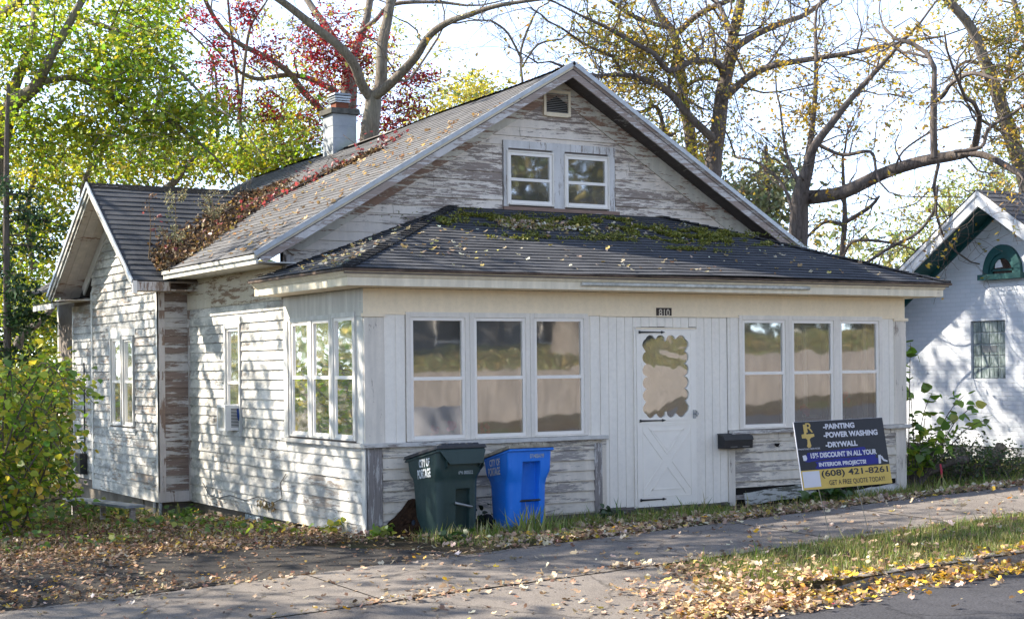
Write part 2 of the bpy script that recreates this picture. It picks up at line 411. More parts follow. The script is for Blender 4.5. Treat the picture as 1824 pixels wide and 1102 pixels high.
# ------------------------------------------------------------------ house
house = empty('house', 'weathered white one-storey house with a peeling gable, glazed front porch and mossy dark roofs', 'house')
EXP = .1155
def clap(mb, fr, ul, ur, z0, z1, ops=(), lip=.020, jit=.0025, seedo=0, skip=()):
    """clapboards: each course leans out to a shadow-casting lower edge"""
    O, U, N = fr; R_ = random.Random(seedo)
    k0 = math.floor(z0/EXP); z = k0*EXP
    P = lambda u, n, zz: O+U*u+N*n+Vector((0, 0, zz))
    while z < z1-1e-4:
        a, b = max(z, z0), min(z+EXP, z1)
        jz = R_.uniform(-.003, .003)
        cuts = sorted(set([a, b]+[t for op in ops for t in (op[2], op[3]) if a < t < b]))
        u = min(ul(a), ul(b)); joints = []
        e = max(ur(a), ur(b)); u += R_.uniform(.8, 3.6)
        while u < e: joints.append((u, R_.uniform(-jit, jit), R_.uniform(-.002, .002))); u += R_.uniform(1.6, 4.2)
        lj = R_.uniform(-jit, jit)
        for c0, c1 in zip(cuts[:-1], cuts[1:]):
            zc = (c0+c1)/2
            segs = [(-1e9, 1e9)]
            for op in ops:
                if op[2] < zc < op[3]:
                    ns = []
                    for s0, s1 in segs:
                        if op[1] <= s0 or op[0] >= s1: ns.append((s0, s1)); continue
                        if op[0] > s0: ns.append((s0, op[0]))
                        if op[1] < s1: ns.append((op[1], s1))
                    segs = ns
            js = [-1e9]+[j[0] for j in joints]+[1e9]
            for s0, s1 in segs:
                for i in range(len(js)-1):
                    q0, q1 = max(s0, js[i]+(.0025 if i else 0)), min(s1, js[i+1]-.0025)
                    L0, L1 = max(q0, ul(c0)), max(q0, ul(c1)); R0, R1 = min(q1, ur(c0)), min(q1, ur(c1))
                    if R0 <= L0+.003 and R1 <= L1+.003: continue
                    R0 = max(R0, L0); R1 = max(R1, L1)
                    off = joints[i-1][1] if i else lj
                    tilt = joints[i-1][2] if i else 0
                    f0 = (c0-z)/EXP; f1 = (c1-z)/EXP
                    n0 = lip*(1-f0)+.004+off*(1-f0); n1 = lip*(1-f1)+.004
                    zz0 = c0+(jz if c0 == z else 0)
                    vs = [P(L0, n0, zz0+tilt), P(R0, n0, zz0-tilt), P(R1, n1, c1), P(L1, n1, c1)]
                    fs = [(0, 1, 2, 3)]
                    if c0 <= a+1e-6:
                        vs += [P(L0, .0, zz0+tilt), P(R0, .0, zz0-tilt)]; fs.append((4, 5, 1, 0))
                    vs += [P(L0, 0, c0), P(L1, 0, c1), P(R0, 0, c0), P(R1, 0, c1)]; m = len(vs)
                    fs += [(m-4, 0, 3, m-3), (1, m-2, m-1, 2)]
                    mb.add(vs, fs)
        z += EXP
def sheath(mb, fr, ul, ur, z0, z1, ops=(), th=.10, nz=1):
    """the wall behind the boards, split round its openings"""
    zs = sorted(set([z0, z1]+[t for op in ops for t in (op[2], op[3]) if z0 < t < z1]+[z0+(z1-z0)*i/nz for i in range(nz)]))
    O, U, N = fr; P = lambda u, n, zz: O+U*u+N*n+Vector((0, 0, zz))
    for a, b in zip(zs[:-1], zs[1:]):
        zc = (a+b)/2
        cs = sorted([(op[0], op[1]) for op in ops if op[2] < zc < op[3]])
        segs = []; cur = None; edges = []
        lo = -1e9
        for c in cs: edges.append((lo, c[0])); lo = c[1]
        edges.append((lo, 1e9))
        for s0, s1 in edges:
            L0, L1, R0, R1 = max(s0, ul(a)), max(s0, ul(b)), min(s1, ur(a)), min(s1, ur(b))
            if R0 <= L0 and R1 <= L1: continue
            R0 = max(R0, L0); R1 = max(R1, L1)
            mb.hexa([P(L0, 0, a), P(R0, 0, a), P(R0, -th, a), P(L0, -th, a), P(L1, 0, b), P(R1, 0, b), P(R1, -th, b), P(L1, -th, b)])
K = lambda c: (lambda z: c)

# key levels
W = 7.54; PD = 2.19; ZSILL0, ZSILL1 = .80, .845; ZB0, ZB1 = 2.18, 2.445; SK = -.10
AX, AZ = 3.72, 5.40; EL, EZ = -.51, 2.91; SLP = (AZ-EZ)/(AX-EL)
YR = 1.75; YB = 12.4
# ---- windows: (u0,u1) glass extents
def window(fr, u0, u1, z0, z1, zr, casing=.055, depth=.035, mat='vinyl', cmat='trim_clean', opening=True, n0=0.0, name='window', inset=.0, backing=None, bar=.035):
    """casing > frame, two panes"""
    c = MB(); cw = casing
    for a, b, e, g in ((u0-bar-cw, u0-bar, z0-bar-.02, z1+bar+cw), (u1+bar, u1+bar+cw, z0-bar-.02, z1+bar+cw)): c.fbox(fr, a, b, n0-.02, n0+depth, e, g)
    c.fbox(fr, u0-bar, u1+bar, n0-.02, n0+depth+.003, z1+bar, z1+bar+cw)
    c.fbox(fr, u0-bar, u1+bar, n0-.02, n0+depth+.012, z0-bar-.02, z0-bar)
    w_ = c.build(name, cmat, house)
    f = MB(); nn = n0+depth-.012-inset
    f.fbox(fr, u0-bar+.001, u0, nn-.03, nn, z0-bar+.001, z1+bar-.001); f.fbox(fr, u1, u1+bar-.001, nn-.03, nn, z0-bar+.001, z1+bar-.001)
    f.fbox(fr, u0, u1, nn-.03, nn+.003, z1, z1+bar-.001); f.fbox(fr, u0, u1, nn-.03, nn+.005, z0-bar+.001, z0)
    f.fbox(fr, u0, u1, nn-.03, nn+.004, zr-.018, zr+.018)
    # inner sash shadow line
    f.fbox(fr, u0-.006, u0+.007, nn-.05, nn-.031, z0, z1); f.fbox(fr, u1-.007, u1+.006, nn-.05, nn-.031, z0, z1)
    f.build('frame', mat, w_)
    for k, (a, b) in enumerate(((z0, zr-.018), (zr+.018, z1))):
        p = MB(); t = -.020 if k else -.012
        p.add([fr[0]+fr[1]*uu+fr[2]*(nn+t)+Vector((0, 0, zz)) for uu, zz in ((u0, a), (u1, a), (u1, b), (u0, b))], [(0, 1, 2, 3)])
        p.build('pane', 'glass', w_, fix=False)
    if backing:
        p = MB(); p.fbox(fr, u0-.03, u1+.03, nn-.34, nn-.33, z0-.04, z1+.04); p.build('window_backing', backing, w_)  # curtain cloth, or near-black sheet whose colour stands for the unlit room
    return w_

front_glass = [(.543, 1.125, .905, 2.115), (1.303, 1.877, .905, 2.115), (2.056, 2.635, .905, 2.115), (4.951, 5.538, .905, 2.115), (5.714, 6.308, .905, 2.115), (6.482, 7.062, .905, 2.115)]
side_glass = [(.274, .703, .92, 2.125), (.881, 1.292, .92, 2.115), (1.464, 1.884, .92, 2.108)]
ops_front = [(a-.035, b+.035, c-.035, d+.035) for a, b, c, d in front_glass]+[(3.372, 4.220, -.5, 2.03)]
ops_side = [(a-.035, b+.035, c-.035, d+.035) for a, b, c, d in side_glass]
sw = (3.625, 4.02, .90, 2.10)                     # main side window
ww = [(6.60, 7.00, .90, 2.03), (7.17, 7.60, .90, 2.05)]     # wing window pair
# ---- porch walls
mb = MB(); sheath(mb, FR, K(0.0), K(W), SK, ZB1, [(a, b, c, d) for a, b, c, d in ops_front]); mb.build('porch_wall', 'inner', house)
mb = MB(); sheath(mb, frame((.004, 0, 0), (0, 1, 0), (-1, 0, 0)), K(.10), K(PD), SK, ZB1, ops_side); mb.build('porch_wall', 'inner', house)
FRR = frame((W-.004, 0, 0), (0, 1, 0), (1, 0, 0))
mb = MB(); sheath(mb, FRR, K(.10), K(PD), SK, ZB1, ops_side); mb.build('porch_wall', 'inner', house)
mb = MB(); clap(mb, FR, K(.18), K(2.895), -.02, ZSILL0, lip=.018, jit=.005, seedo=3); mb.build('siding', 'sid_front', house)
mb = MB(); clap(mb, FR, K(4.79), K(7.40), .16, ZSILL0-.03, lip=.018, jit=.006, seedo=4); mb.build('siding', 'sid_front', house)
mb = MB(); clap(mb, SD, K(.0), K(5.50), SK+.10, 2.42, ops_side+[(.10, 2.14, ZSILL0, ZB1), (sw[0]-.10, sw[1]+.10, sw[2]-.15, sw[3]+.14)], seedo=5)
mb.build('siding', 'sid_side', house)
mb = MB(); clap(mb, FRR, K(.0), K(5.5), SK, 2.42, ops_side, seedo=6); mb.build('siding', 'sid_side', house)
# main body sheathing (side walls, back)
mb = MB(); sheath(mb, frame((.003, 0, 0), (0, 1, 0), (-1, 0, 0)), K(PD+.001), K(YB), SK, 2.86, [(sw[0]-.035, sw[1]+.035, sw[2]-.035, sw[3]+.035)]); mb.build('side_wall', 'inner', house)
mb = MB(); mb.box(W-.10, W-.004, PD+.001, YB, SK, 2.86); mb.box(0, W, YB-.1, YB, SK, 2.85); mb.build('side_wall', 'trim_side', house)
# skirt board along the side
mb = MB(); mb.fbox(SD, -.012, 5.50, 0, .014, SK-.02, SK+.10); mb.build('skirt_board', 'sid_side', house)
# porch inside: floor, ceiling, back wall with a doorway
mb = MB(); mb.box(.1, W-.1, .1, PD, .0, .03); mb.build('porch_floor', 'inner', house)
mb = MB(); mb.box(.1, W-.1, .1, PD-.002, 2.35, 2.40); mb.build('porch_ceiling', 'inner', house)
mb = MB(); mb.box(.004, W-.11, PD+.002, PD+.10, SK, 3.2); mb.build('porch_back_wall', 'inner', house)
# ---- front trim, pilasters and board panels
mb = MB(); mb.fbox(FR, -.022, .20, 0, .03, ZSILL1, ZB0-.002)
mb.build('corner_pilaster', 'trim_worn', house)
mb = MB(); mb.fbox(FR, .20, .395, 0, .018, ZSILL1, ZB0); mb.fbox(FR, .205, .325, 0, .024, ZSILL1, ZB0-.001); mb.fbox(FR, .34, .445, 0, .023, ZSILL1, ZB0-.001)
mb.build('board_panel', 'boards', house)
mb = MB()
for a, b in ((2.727, 2.885), (2.757, 2.86)): mb.fbox(FR, a, b, 0, .018 if b > 2.87 else .026, ZSILL1, ZB0-.003)
for a, b in ((4.70, 4.862), (4.735, 4.84)): mb.fbox(FR, a, b, 0, .018 if b > 4.85 else .026, ZSILL1, ZB0-.003)
mb.build('board_panel', 'boards', house)
mb = MB()
for a, b in ((7.155, 7.27), (7.275, 7.355)): mb.fbox(FR, a, b, 0, .022, ZSILL1, ZB0-.001)
mb.build('board_panel', 'boards', house)
mb = MB(); mb.fbox(FR, 7.355, W+.02, 0, .03, ZSILL1, ZB0-.002); mb.build('corner_pilaster', 'trim_worn', house)
for (a, b, c, d) in front_glass: window(FR, a, b, c, d, 1.505 if a < 4 else 1.515, casing=.052)
# vertical matchboards beside and above the door
def vboards(x0, x1, n, z0, z1, m='boards'):
    q = MB(); wd = (x1-x0)/n
    for i in range(n):
        dd = random.uniform(0, .003)
        q.fbox(FR, x0+i*wd+.003, x0+(i+1)*wd-.003, 0, .012+dd, z0+random.uniform(-.006, .006), z1)
        q.fbox(FR, x0+i*wd-.002, x0+i*wd+.002, 0, .004, z0, z1)
    return q.build('board_panel', m, house)
vboards(2.892, 3.345, 4, .02, ZB0-.005); vboards(4.245, 4.69, 4, .0, ZB0-.005); vboards(3.345, 4.245, 8, 2.06, ZB0-.008)
# trim band, beam
mb = MB(); mb.fbox(FR, -.02, W+.02, -.0, .010, ZB0+.0, ZB1); mb.build('beam', 'beam', house)
mb = MB()
for a, b in ((-.045, .21), (7.345, W+.045)): mb.fbox(FR, a, b, 0, .048, ZB0-.030, ZB0+.006)
for a, b in ((.44, 2.74), (4.70, 7.27), (2.88, 4.70), (.21, .44), (7.27, 7.345)): mb.fbox(FR, a, b, 0, .032, ZB0-.005, ZB0+.010)
mb.fbox(FR, 3.35, 4.24, .012, .03, 2.035, 2.052)
mb.build('trim_band', 'beam', house, bevel=.003)
SB = frame((0, 0, 0), (0, 1, 0), (-1, 0, 0))
mb = MB(); mb.fbox(SB, .0005, 2.145, 0, .022, ZB0-.02, ZB1); mb.build('beam', peel('beam side', (.70, .68, .62), (.28, .2, .15), .40, 'y', seed=21, grime_amt=.5), house)
mb = MB(); mb.fbox(SB, .0, .10, 0, .026, ZSILL1, ZB0-.022); mb.fbox(SB, 2.03, 2.145, 0, .026, ZSILL1, ZB0-.022); mb.build('corner_trim', 'trim_side', house)
mb = MB(); mb.fbox(SB, .10, .21, 0, .012, ZSILL1, ZB0-.022); mb.fbox(SB, .10, 2.03, 0, .010, 2.235, 2.30); mb.build('corner_trim', 'trim_side', house)
for (a, b, c, d) in side_glass: window(SB, a, b, c, d, 1.525, casing=.05, cmat='trim_side')
for (a, b, c, d) in side_glass: window(FRR, a, b, c, d, 1.525, casing=.05, cmat='trim_side')
# sills
mb = MB(); mb.fbox(FR, -.055, 2.96, 0, .075, ZSILL0, ZSILL1); mb.fbox(FR, 4.715, W+.06, 0, .075, ZSILL0-.005, ZSILL1-.005)
mb.build('sill', 'sill', house, bevel=.005)
mb = MB(); mb.fbox(SB, -.02, 2.16, 0, .06, ZSILL0-.002, ZSILL1-.004); mb.build('sill', peel('sill side', (.60, .58, .54), (.30, .25, .21), .52, 'y', seed=22), house, bevel=.005)
# lower corner boards
mb = MB(); mb.fbox(FR, -.010, .17, 0, .026, -.10, ZSILL0); mb.fbox(FR, 2.80, 2.90, 0, .026, -.08, ZSILL0-.04); mb.build('corner_board', peel('corner worn', (.60, .57, .54), (.26, .235, .22), .62, 'z', seed=23, board=3), house)
mb = MB(); mb.fbox(FR, .17, 2.80, 0, .024, ZSILL0-.055, ZSILL0-.002); mb.fbox(FR, 2.90, 2.96, 0, .02, .0, ZSILL0-.002); mb.build('apron_board', 'sid_front', house)
mb = MB(); mb.fbox(FR, 7.38, W+.012, 0, .026, -.08, ZSILL0-.006); mb.fbox(FR, 4.695, 4.79, 0, .026, -.12, ZSILL0-.006); mb.fbox(FR, 4.79, 7.38, 0, .022, ZSILL0-.06, ZSILL0-.006)
mb.build('corner_board', 'trim_worn', house)
mb = MB(); mb.fbox(SD, -.026, .055, 0, .026, -.10, ZSILL0-.004); mb.build('corner_board', 'trim_side', house)
# broken bottom on the right: dark hole and loose lower boards
mb = MB(); mb.fbox(FR, 4.79, 7.38, -.02, .003, -.14, .17); mb.build('crawl_space', 'dark', house)
mb = MB(); mb.fbox(FR, 4.79, 6.1, .0, .02, -.12, -.045); mb.fbox(FR, 4.80, 5.02, .0, .02, .02, .075)
mb.fbox(FR, 6.9, 7.38, .0, .02, -.1, .05); mb.build('siding', 'sill', house)
mb = MB(); mb.tube([(5.42, -.024, .648), (5.46, -.022, .62), (5.49, -.022, .648)], .002, 4)
mb.add([(5.39, -.0235, .665), (5.48, -.0235, .667), (5.455, -.0235, .63), (5.43, -.0235, .625), (5.40, -.0235, .64)], [(0, 1, 2, 3, 4)]); mb.build('knot_hole', 'dark', house, fix=False)
# step ledge under the door
mb = MB(); mb.fbox(FR, 2.93, 4.70, 0, .03, -.10, -.005); mb.fbox(FR, 3.30, 4.66, .0, .05, -.028, -.008); mb.build('threshold', peel('threshold wood', (.3, .29, .27), (.10, .09, .08), .62, 'x', seed=24), house)

# ---- boolean helper: cutter is consumed
def cut(o, cutters):
    for c_ in cutters:
        m = o.modifiers.new('b', 'BOOLEAN'); m.operation = 'DIFFERENCE'; m.solver = 'EXACT'; m.object = c_
    bpy.context.view_layer.update()
    me = bpy.data.meshes.new_from_object(o.evaluated_get(bpy.context.evaluated_depsgraph_get()))
    o.modifiers.clear(); old = o.data; o.data = me; bpy.data.meshes.remove(old)
    for c_ in cutters: d = c_.data; bpy.data.objects.remove(c_); bpy.data.meshes.remove(d)
# ---- storm door
DX0, DX1 = 3.374, 4.218
def scallop(x0, x1, z0, z1, nx, nz):
    """outline of a panel edged with half-round lobes, traced from its centre"""
    rx = (x1-x0)/nx/2; rz = (z1-z0)/nz/2; cs = []
    for i in range(nx): cs += [(x0+rx+2*rx*i, z0+.03, rx), (x0+rx+2*rx*i, z1-.03, rx)]
    for i in range(nz): cs += [(x0+.03, z0+rz+2*rz*i, rz), (x1-.03, z0+rz+2*rz*i, rz)]
    cx, cz = (x0+x1)/2, (z0+z1)/2; pts = []
    for k in range(240):
        a = 2*math.pi*k/240; dx, dz = math.cos(a), math.sin(a); best = min((x1-x0-.07)/2/max(1e-6, abs(dx)), (z1-z0-.07)/2/max(1e-6, abs(dz)))
        for (u, v, r) in cs:
            t = (u-cx)*dx+(v-cz)*dz; q2 = (u-cx)**2+(v-cz)**2-t*t
            if q2 < r*r: best = max(best, t+math.sqrt(r*r-q2))
        pts.append((cx+dx*best, cz+dz*best))
    return pts
mb = MB(); mb.box(DX0+.004, DX1-.004, -.035, -.005, .004, 2.022); door = mb.build('door', 'door', house)
sc_ = scallop(3.50, 4.075, 1.06, 1.925, 4, 6)
q = MB(); q.prism([Vector((x, -.2, z)) for x, z in sc_], (0, .4, 0)); qo = q.build('c', 'dark'); cut(door, [qo])
q = MB(); q.box(3.43, 4.14, -.018, -.016, .98, 1.99); q.build('pane', 'acrylic', door)
mb = MB()
dn = -.035
for a, b, c, d, h in ((DX0+.03, DX1-.03, .985, 1.0, .006), (DX0+.03, DX1-.03, .955, .962, .004), (3.45, 3.456, .12, .94, .004), (4.13, 4.136, .12, .94, .004), (3.45, 4.136, .118, .124, .004), (3.45, 4.136, .936, .942, .004), (3.44, 3.446, 1.02, 1.985, .003), (4.140, 4.146, 1.02, 1.985, .003), (3.44, 4.146, 1.98, 1.986, .003)):
    mb.box(a, b, dn-h, dn+.001, c, d)
def bar(p, q_, wd, h):
    p = Vector((p[0], 0, p[1])); q_ = Vector((q_[0], 0, q_[1])); d = (q_-p).normalized(); nn = Vector((-d.z, 0, d.x))*wd/2
    mb.prism([p-nn+Vector((0, dn+.001, 0)), q_-nn+Vector((0, dn+.001, 0)), q_+nn+Vector((0, dn+.001, 0)), p+nn+Vector((0, dn+.001, 0))], (0, -h, 0))
for sgn in (1, -1):
    c = (3.793, .53)
    for o_ in (-.045, .045):
        a = (c[0]-.30, c[1]-sgn*.36+o_*0); b = (c[0]+.30, c[1]+sgn*.36)
        d = Vector((b[0]-a[0], b[1]-a[1])).normalized(); nn = Vector((-d.y, d.x))*o_
        for (t0, t1) in ((0, .44), (.56, 1)):
            p0 = (a[0]+(b[0]-a[0])*t0+nn.x, a[1]+(b[1]-a[1])*t0+nn.y); p1 = (a[0]+(b[0]-a[0])*t1+nn.x, a[1]+(b[1]-a[1])*t1+nn.y)
            bar(p0, p1, .012, .006)
bar((3.56, .20), (4.03, .20), .012, .006); bar((3.56, .875), (4.03, .875), .012, .006)
for x0_, z0_, x1_, z1_ in ((3.58, .21, 3.793, .44), (4.01, .21, 3.793, .44), (3.60, .865, 3.793, .65), (3.99, .865, 3.793, .65)): bar((x0_, z0_), (x1_, z1_), .010, .004)
mb.build('raised_panel', 'door', door)
for zz in (2.000, .990, .088):
    q = MB(); L = .36
    pr_ = [(0, -.011), (.0, .011), (.24, .007), (.30, .006), (.305, .016), (L, 0), (.305, -.016), (.30, -.006), (.24, -.007)]
    q.prism([Vector((3.415+px, -.040, zz+pz)) for px, pz in pr_], (0, -.005, 0))
    q.box(3.405, 3.425, -.048, -.038, zz-.016, zz+.016)
    for px in (.05, .13, .21): q.tube([(3.415+px, -.045, zz), (3.415+px, -.049, zz)], .005, 6)
    q.build('hinge', 'black', door)
q = MB(); q.box(4.165, 4.205, -.045, -.033, 1.00, 1.10); q.tube([(4.186, -.04, 1.055), (4.186, -.085, 1.055)], .010, 8); q.tube([(4.186, -.085, 1.055), (4.186, -.10, 1.055)], [.022, .018], 10); q.box(4.218, 4.235, -.03, -.0, 1.02, 1.09); q.build('handle', 'metal', door)
mb = MB(); mb.fbox(FR, 3.345, 3.3745, 0, .030, -.0, 2.055); mb.fbox(FR, 4.2175, 4.245, 0, .030, .0, 2.055); mb.fbox(FR, 3.3745, 4.2175, 0, .030, 2.024, 2.035); mb.build('door_frame', 'boards', house)

# ---- roofs
def shingles(mb, O, Sd, Td, poly, exp=.125, warp=None, tab=.30, lift=.011, seedo=0, cvar=.35):
    """overlapping courses clipped to a convex polygon (s along the eave, t up the slope)"""
    O, Sd, Td = Vector(O), Vector(Sd).normalized(), Vector(Td).normalized(); N = Sd.cross(Td)
    if N.z < 0: N = -N
    R_ = random.Random(seedo); tmin = min(p[1] for p in poly); tmax = max(p[1] for p in poly)
    def rng_(t):
        xs = []
        for i in range(len(poly)):
            (a, b), (c, d) = poly[i], poly[(i+1) % len(poly)]
            if (b-t)*(d-t) <= 0 and abs(b-d) > 1e-9: xs.append(a+(c-a)*(t-b)/(d-b))
            elif abs(b-t) < 1e-9: xs += [a]
        return (min(xs), max(xs)) if xs else None
    if mb.c is None: mb.c = []
    t = tmin; row = 0
    W_ = warp or (lambda p: p)
    while t < tmax-1e-4:
        t1 = min(t+exp, tmax); A = rng_(t+1e-6); B = rng_(t1-1e-6)
        if A and B:
            lo, hi = min(A[0], B[0]), max(A[1], B[1]); u = lo-R_.uniform(0, tab)
            while u < hi:
                v = u+tab/2; c0 = max(A[0], min(u, A[1])), max(A[0], min(v, A[1])); c1 = max(B[0], min(u, B[1])), max(B[0], min(v, B[1]))
                if c0[1]-c0[0] > 1e-4 or c1[1]-c1[0] > 1e-4:
                    j0 = .006*mn.noise(Vector((u*2.1, t*9, seedo))); j1 = .006*mn.noise(Vector((v*2.1, t*9, seedo)))
                    l0 = lift*(1+.5*mn.noise(Vector((u*3, t*7, 5)))); l1 = lift*(1+.5*mn.noise(Vector((v*3, t*7, 5))))
                    ps = [O+Sd*c0[0]+Td*(t-.004+j0)+N*l0, O+Sd*c0[1]+Td*(t-.004+j1)+N*l1, O+Sd*c1[1]+Td*t1+N*.001, O+Sd*c1[0]+Td*t1+N*.001, O+Sd*c0[0]+Td*(t+j0)-N*.004, O+Sd*c0[1]+Td*(t+j1)-N*.004]
                    mb.add([W_(p) for p in ps], [(0, 1, 2, 3), (4, 5, 1, 0)])
                    if True:
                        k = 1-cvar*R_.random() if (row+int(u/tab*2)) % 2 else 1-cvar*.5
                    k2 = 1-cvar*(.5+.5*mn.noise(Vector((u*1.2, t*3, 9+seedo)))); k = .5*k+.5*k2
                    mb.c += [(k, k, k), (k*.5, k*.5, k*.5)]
                u = v
        t = t1; row += 1
def deck(mb, pts, th, warp=None, gap=.008):
    pts = [Vector(p) for p in pts]; n = (pts[1]-pts[0]).cross(pts[2]-pts[0]).normalized()
    if n.z < 0: n = -n
    pts = [(warp(p) if warp else p) for p in pts]
    mb.prism([p-n*gap for p in pts], -n*th)
def mwarp(p):       # the main ridge sags towards the back
    k = max(0, 1-abs(p.x-AX)/4.2); y = max(0, p.y-YR)
    return Vector((p.x, p.y, p.z-k*(.030*min(y, 6)+.005*max(0, y-6))-.012*math.sin((p.y-YR)*1.3)*k))
sl_len = math.hypot(AX-EL, AZ-EZ)
Tl = Vector((AX-EL, 0, AZ-EZ)).normalized(); Tr = Vector((-(AX-EL), 0, AZ-EZ)).normalized()
Lm = YB+.3-YR
VA, VB = 5.12-YR, 9.25-YR; VR = 7.14-YR; TV = (4.235-EZ)/SLP*math.hypot(1, SLP)
mb = MB()
for k_, pl_ in enumerate(([(0, 0), (VA, 0), (VA, sl_len), (0, sl_len)], [(VA, 0), (VR, TV), (VR, sl_len), (VA, sl_len)], [(VR, TV), (VB, 0), (VB, sl_len), (VR, sl_len)], [(VB, 0), (Lm, 0), (Lm, sl_len), (VB, sl_len)])):
    shingles(mb, (EL, YR, EZ), (0, 1, 0), Tl, pl_, warp=mwarp, seedo=1, exp=.125, lift=.007, cvar=.55)
mb.build('main_roof', 'shingle_old', house, fix=False)
XR = 2*AX-EL
mb = MB(); shingles(mb, (XR, YR, EZ), (0, 1, 0), Tr, [(0, 0), (Lm, 0), (Lm, sl_len), (0, sl_len)], warp=mwarp, seedo=2)
mb.build('main_roof', 'shingle', house, fix=False)
mb = MB()
for k in range(int(Lm/.14)):
    y = YR+k*.14
    a = mwarp(Vector((AX, y, AZ+.016))); b = mwarp(Vector((AX, y+.16, AZ+.006)))
    for sx_ in (-1, 1):
        mb.add([a, b, b+Vector((sx_*.13, 0, -.13*SLP+.004)), a+Vector((sx_*.13, 0, -.13*SLP+.010))], [(0, 1, 2, 3)])
mb.build('ridge_cap', 'drip' if 0 else 'shingle', house, fix=False)
# deck: front overhang shows its underside
mb = MB()
xv_ = EL+(4.235-EZ)/SLP
deck(mb, [(XR, YR+.02, EZ), (XR, YB+.28, EZ), (AX, YB+.28, AZ), (AX, YR+.02, AZ)], .02, mwarp, .05)
deck(mb, [(EL, YR+.02, EZ), (EL, 5.1, EZ), (AX, 5.1, AZ), (AX, YR+.02, AZ)], .02, mwarp, .05)
deck(mb, [(EL, 5.1, EZ), (xv_, 7.14, 4.235), (AX, 7.14, AZ), (AX, 5.1, AZ)], .02, mwarp, .05)
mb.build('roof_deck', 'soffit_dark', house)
# soffit boards of the right rake
NL = Vector((-(AZ-EZ), 0, AX-EL)).normalized(); NR = Vector((AZ-EZ, 0, AX-EL)).normalized()
def along(x_e, T_, Nn, s0, s1, y0, y1, d0, d1, mb):
    """bar lying along a slope; d is depth below the roof plane"""
    O_ = Vector((x_e, 0, EZ))
    p = [O_+T_*s+Vector((0, y, 0))-Nn*d for d in (d1, d0) for (s, y) in ((s0, y0), (s1, y0), (s1, y1), (s0, y1))]
    mb.hexa(p)
mb = MB()
for i in range(4):
    y0 = YR+.045+i*.105
    for x_e, T_, Nn in ((EL, Tl, NL), (XR, Tr, NR)): along(x_e, T_, Nn, .0, sl_len-.02, y0, y0+.101, .074, .09+.004*(i % 2), mb)
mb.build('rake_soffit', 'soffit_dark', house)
for x_e, T_, Nn in ((EL, Tl, NL), (XR, Tr, NR)):
    mb = MB(); along(x_e, T_, Nn, -.01, sl_len+.012, YR-.014, YR+.006, -.022, .030, mb); mb.build('drip_edge', 'drip', house)
    mb = MB(); O_ = Vector((x_e, 0, EZ))
    # crown moulding leaning out, then the flat rake board
    L_ = sl_len
    prof = [(YR-.004, .028), (YR+.010, .042), (YR+.018, .058), (YR+.034, .068), (YR+.034, .028)]
    e = .085*(AZ-EZ)/(AX-EL)
    a = [O_+T_*0.0+Vector((0, y, 0))-Nn*d for y, d in prof]
    b = [O_+T_*(L_-d*SLP)+Vector((0, y, 0))-Nn*d for y, d in prof]
    n = len(prof); mb.add(a+b, [tuple(range(n))[::-1], tuple(range(n, 2*n))]+[(i, (i+1) % n, n+(i+1) % n, n+i) for i in range(n)])
    mb.build('rake_crown', 'fascia' if x_e < 0 else 'rake', house)
    mb = MB()
    p = [O_+T_*s+Vector((0, y, 0))-Nn*d for y in (YR+.022, YR+.045) for (s, d) in ((.02, .062), (L_-.062*SLP, .062), (L_-.15*SLP, .15), (.06, .15))]
    mb.hexa(p); mb.build('rake_board', 'rake', house)
# eave fascia along the side (with sloped soffit)
mb = MB(); mb.box(EL+.02, EL+.045, YR+.03, 5.06, EZ-.115, EZ-.018)
mb.hexa([(EL+.045, YR+.05, EZ-.10), (0, YR+.05, EZ-.10), (0, 5.3, EZ-.10), (EL+.045, 5.3, EZ-.10), (EL+.045, YR+.05, EZ-.085), (0, YR+.05, EZ-.085), (0, 5.3, EZ-.085), (EL+.045, 5.3, EZ-.085)])
mb.build('eave_fascia', 'fascia_y', house)
mb = MB(); mb.box(EL-.004, EL+.02, YR+.02, 5.06, EZ-.055, EZ-.012); mb.build('eave_crown', 'fascia_y', house)
mb = MB(); mb.fbox(SD, 2.19, 5.50, 0, .020, 2.62, EZ-.10); mb.fbox(SD, 2.19, 5.50, 0, .028, 2.42, 2.615); mb.build('frieze_board', 'frieze_y', house)
mb = MB(); mb.box(XR-.045, XR-.02, YR+.03, YB, EZ-.115, EZ-.018); mb.box(W, XR-.045, YR+.03, YB, EZ-.10, EZ-.085); mb.build('eave_fascia', 'fascia_y', house)
# ---- gable wall
GF = frame((0, PD, 0), (1, 0, 0), (0, -1, 0))
ztop = lambda x: EZ+SLP*(x-EL)
gl = lambda z: max(.0, EL+(z+.06-EZ)/SLP)
gr = lambda z: min(W, 2*AX-(EL+(z+.06-EZ)/SLP))
gw = [(3.021, 3.617, 3.70, 4.262), (3.868, 4.464, 3.70, 4.262)]
ops_g = [(2.95, 4.60, 3.60, 4.40), (3.53, 3.90, 4.80, 5.12)]
mb = MB(); sheath(mb, GF, gl, gr, 2.45, 5.30, [(g[0]-.035, g[1]+.035, g[2]-.035, g[3]+.035) for g in gw], nz=24); mb.build('gable_wall', 'inner', house)
mb = MB(); clap(mb, GF, gl, gr, 2.50, 5.28, [(2.92, 4.62, 3.60, 4.44)], seedo=9, jit=.006, lip=.015); mb.build('gable_siding', 'sid_gable', house)
mb = MB()                                          # frieze boards under both rakes
for x_e, T_, Nn in ((EL, Tl, NL), (XR, Tr, NR)):
    O_ = Vector((x_e, 0, EZ)); s0 = .45
    p = [O_+T_*s+Vector((0, y, 0))-Nn*d for y in (PD-.034, PD-.002) for (s, d) in ((s0, .06), (sl_len-.06*SLP, .06), (sl_len-.30*SLP, .30), (s0+.1, .30))]
    mb.hexa(p)
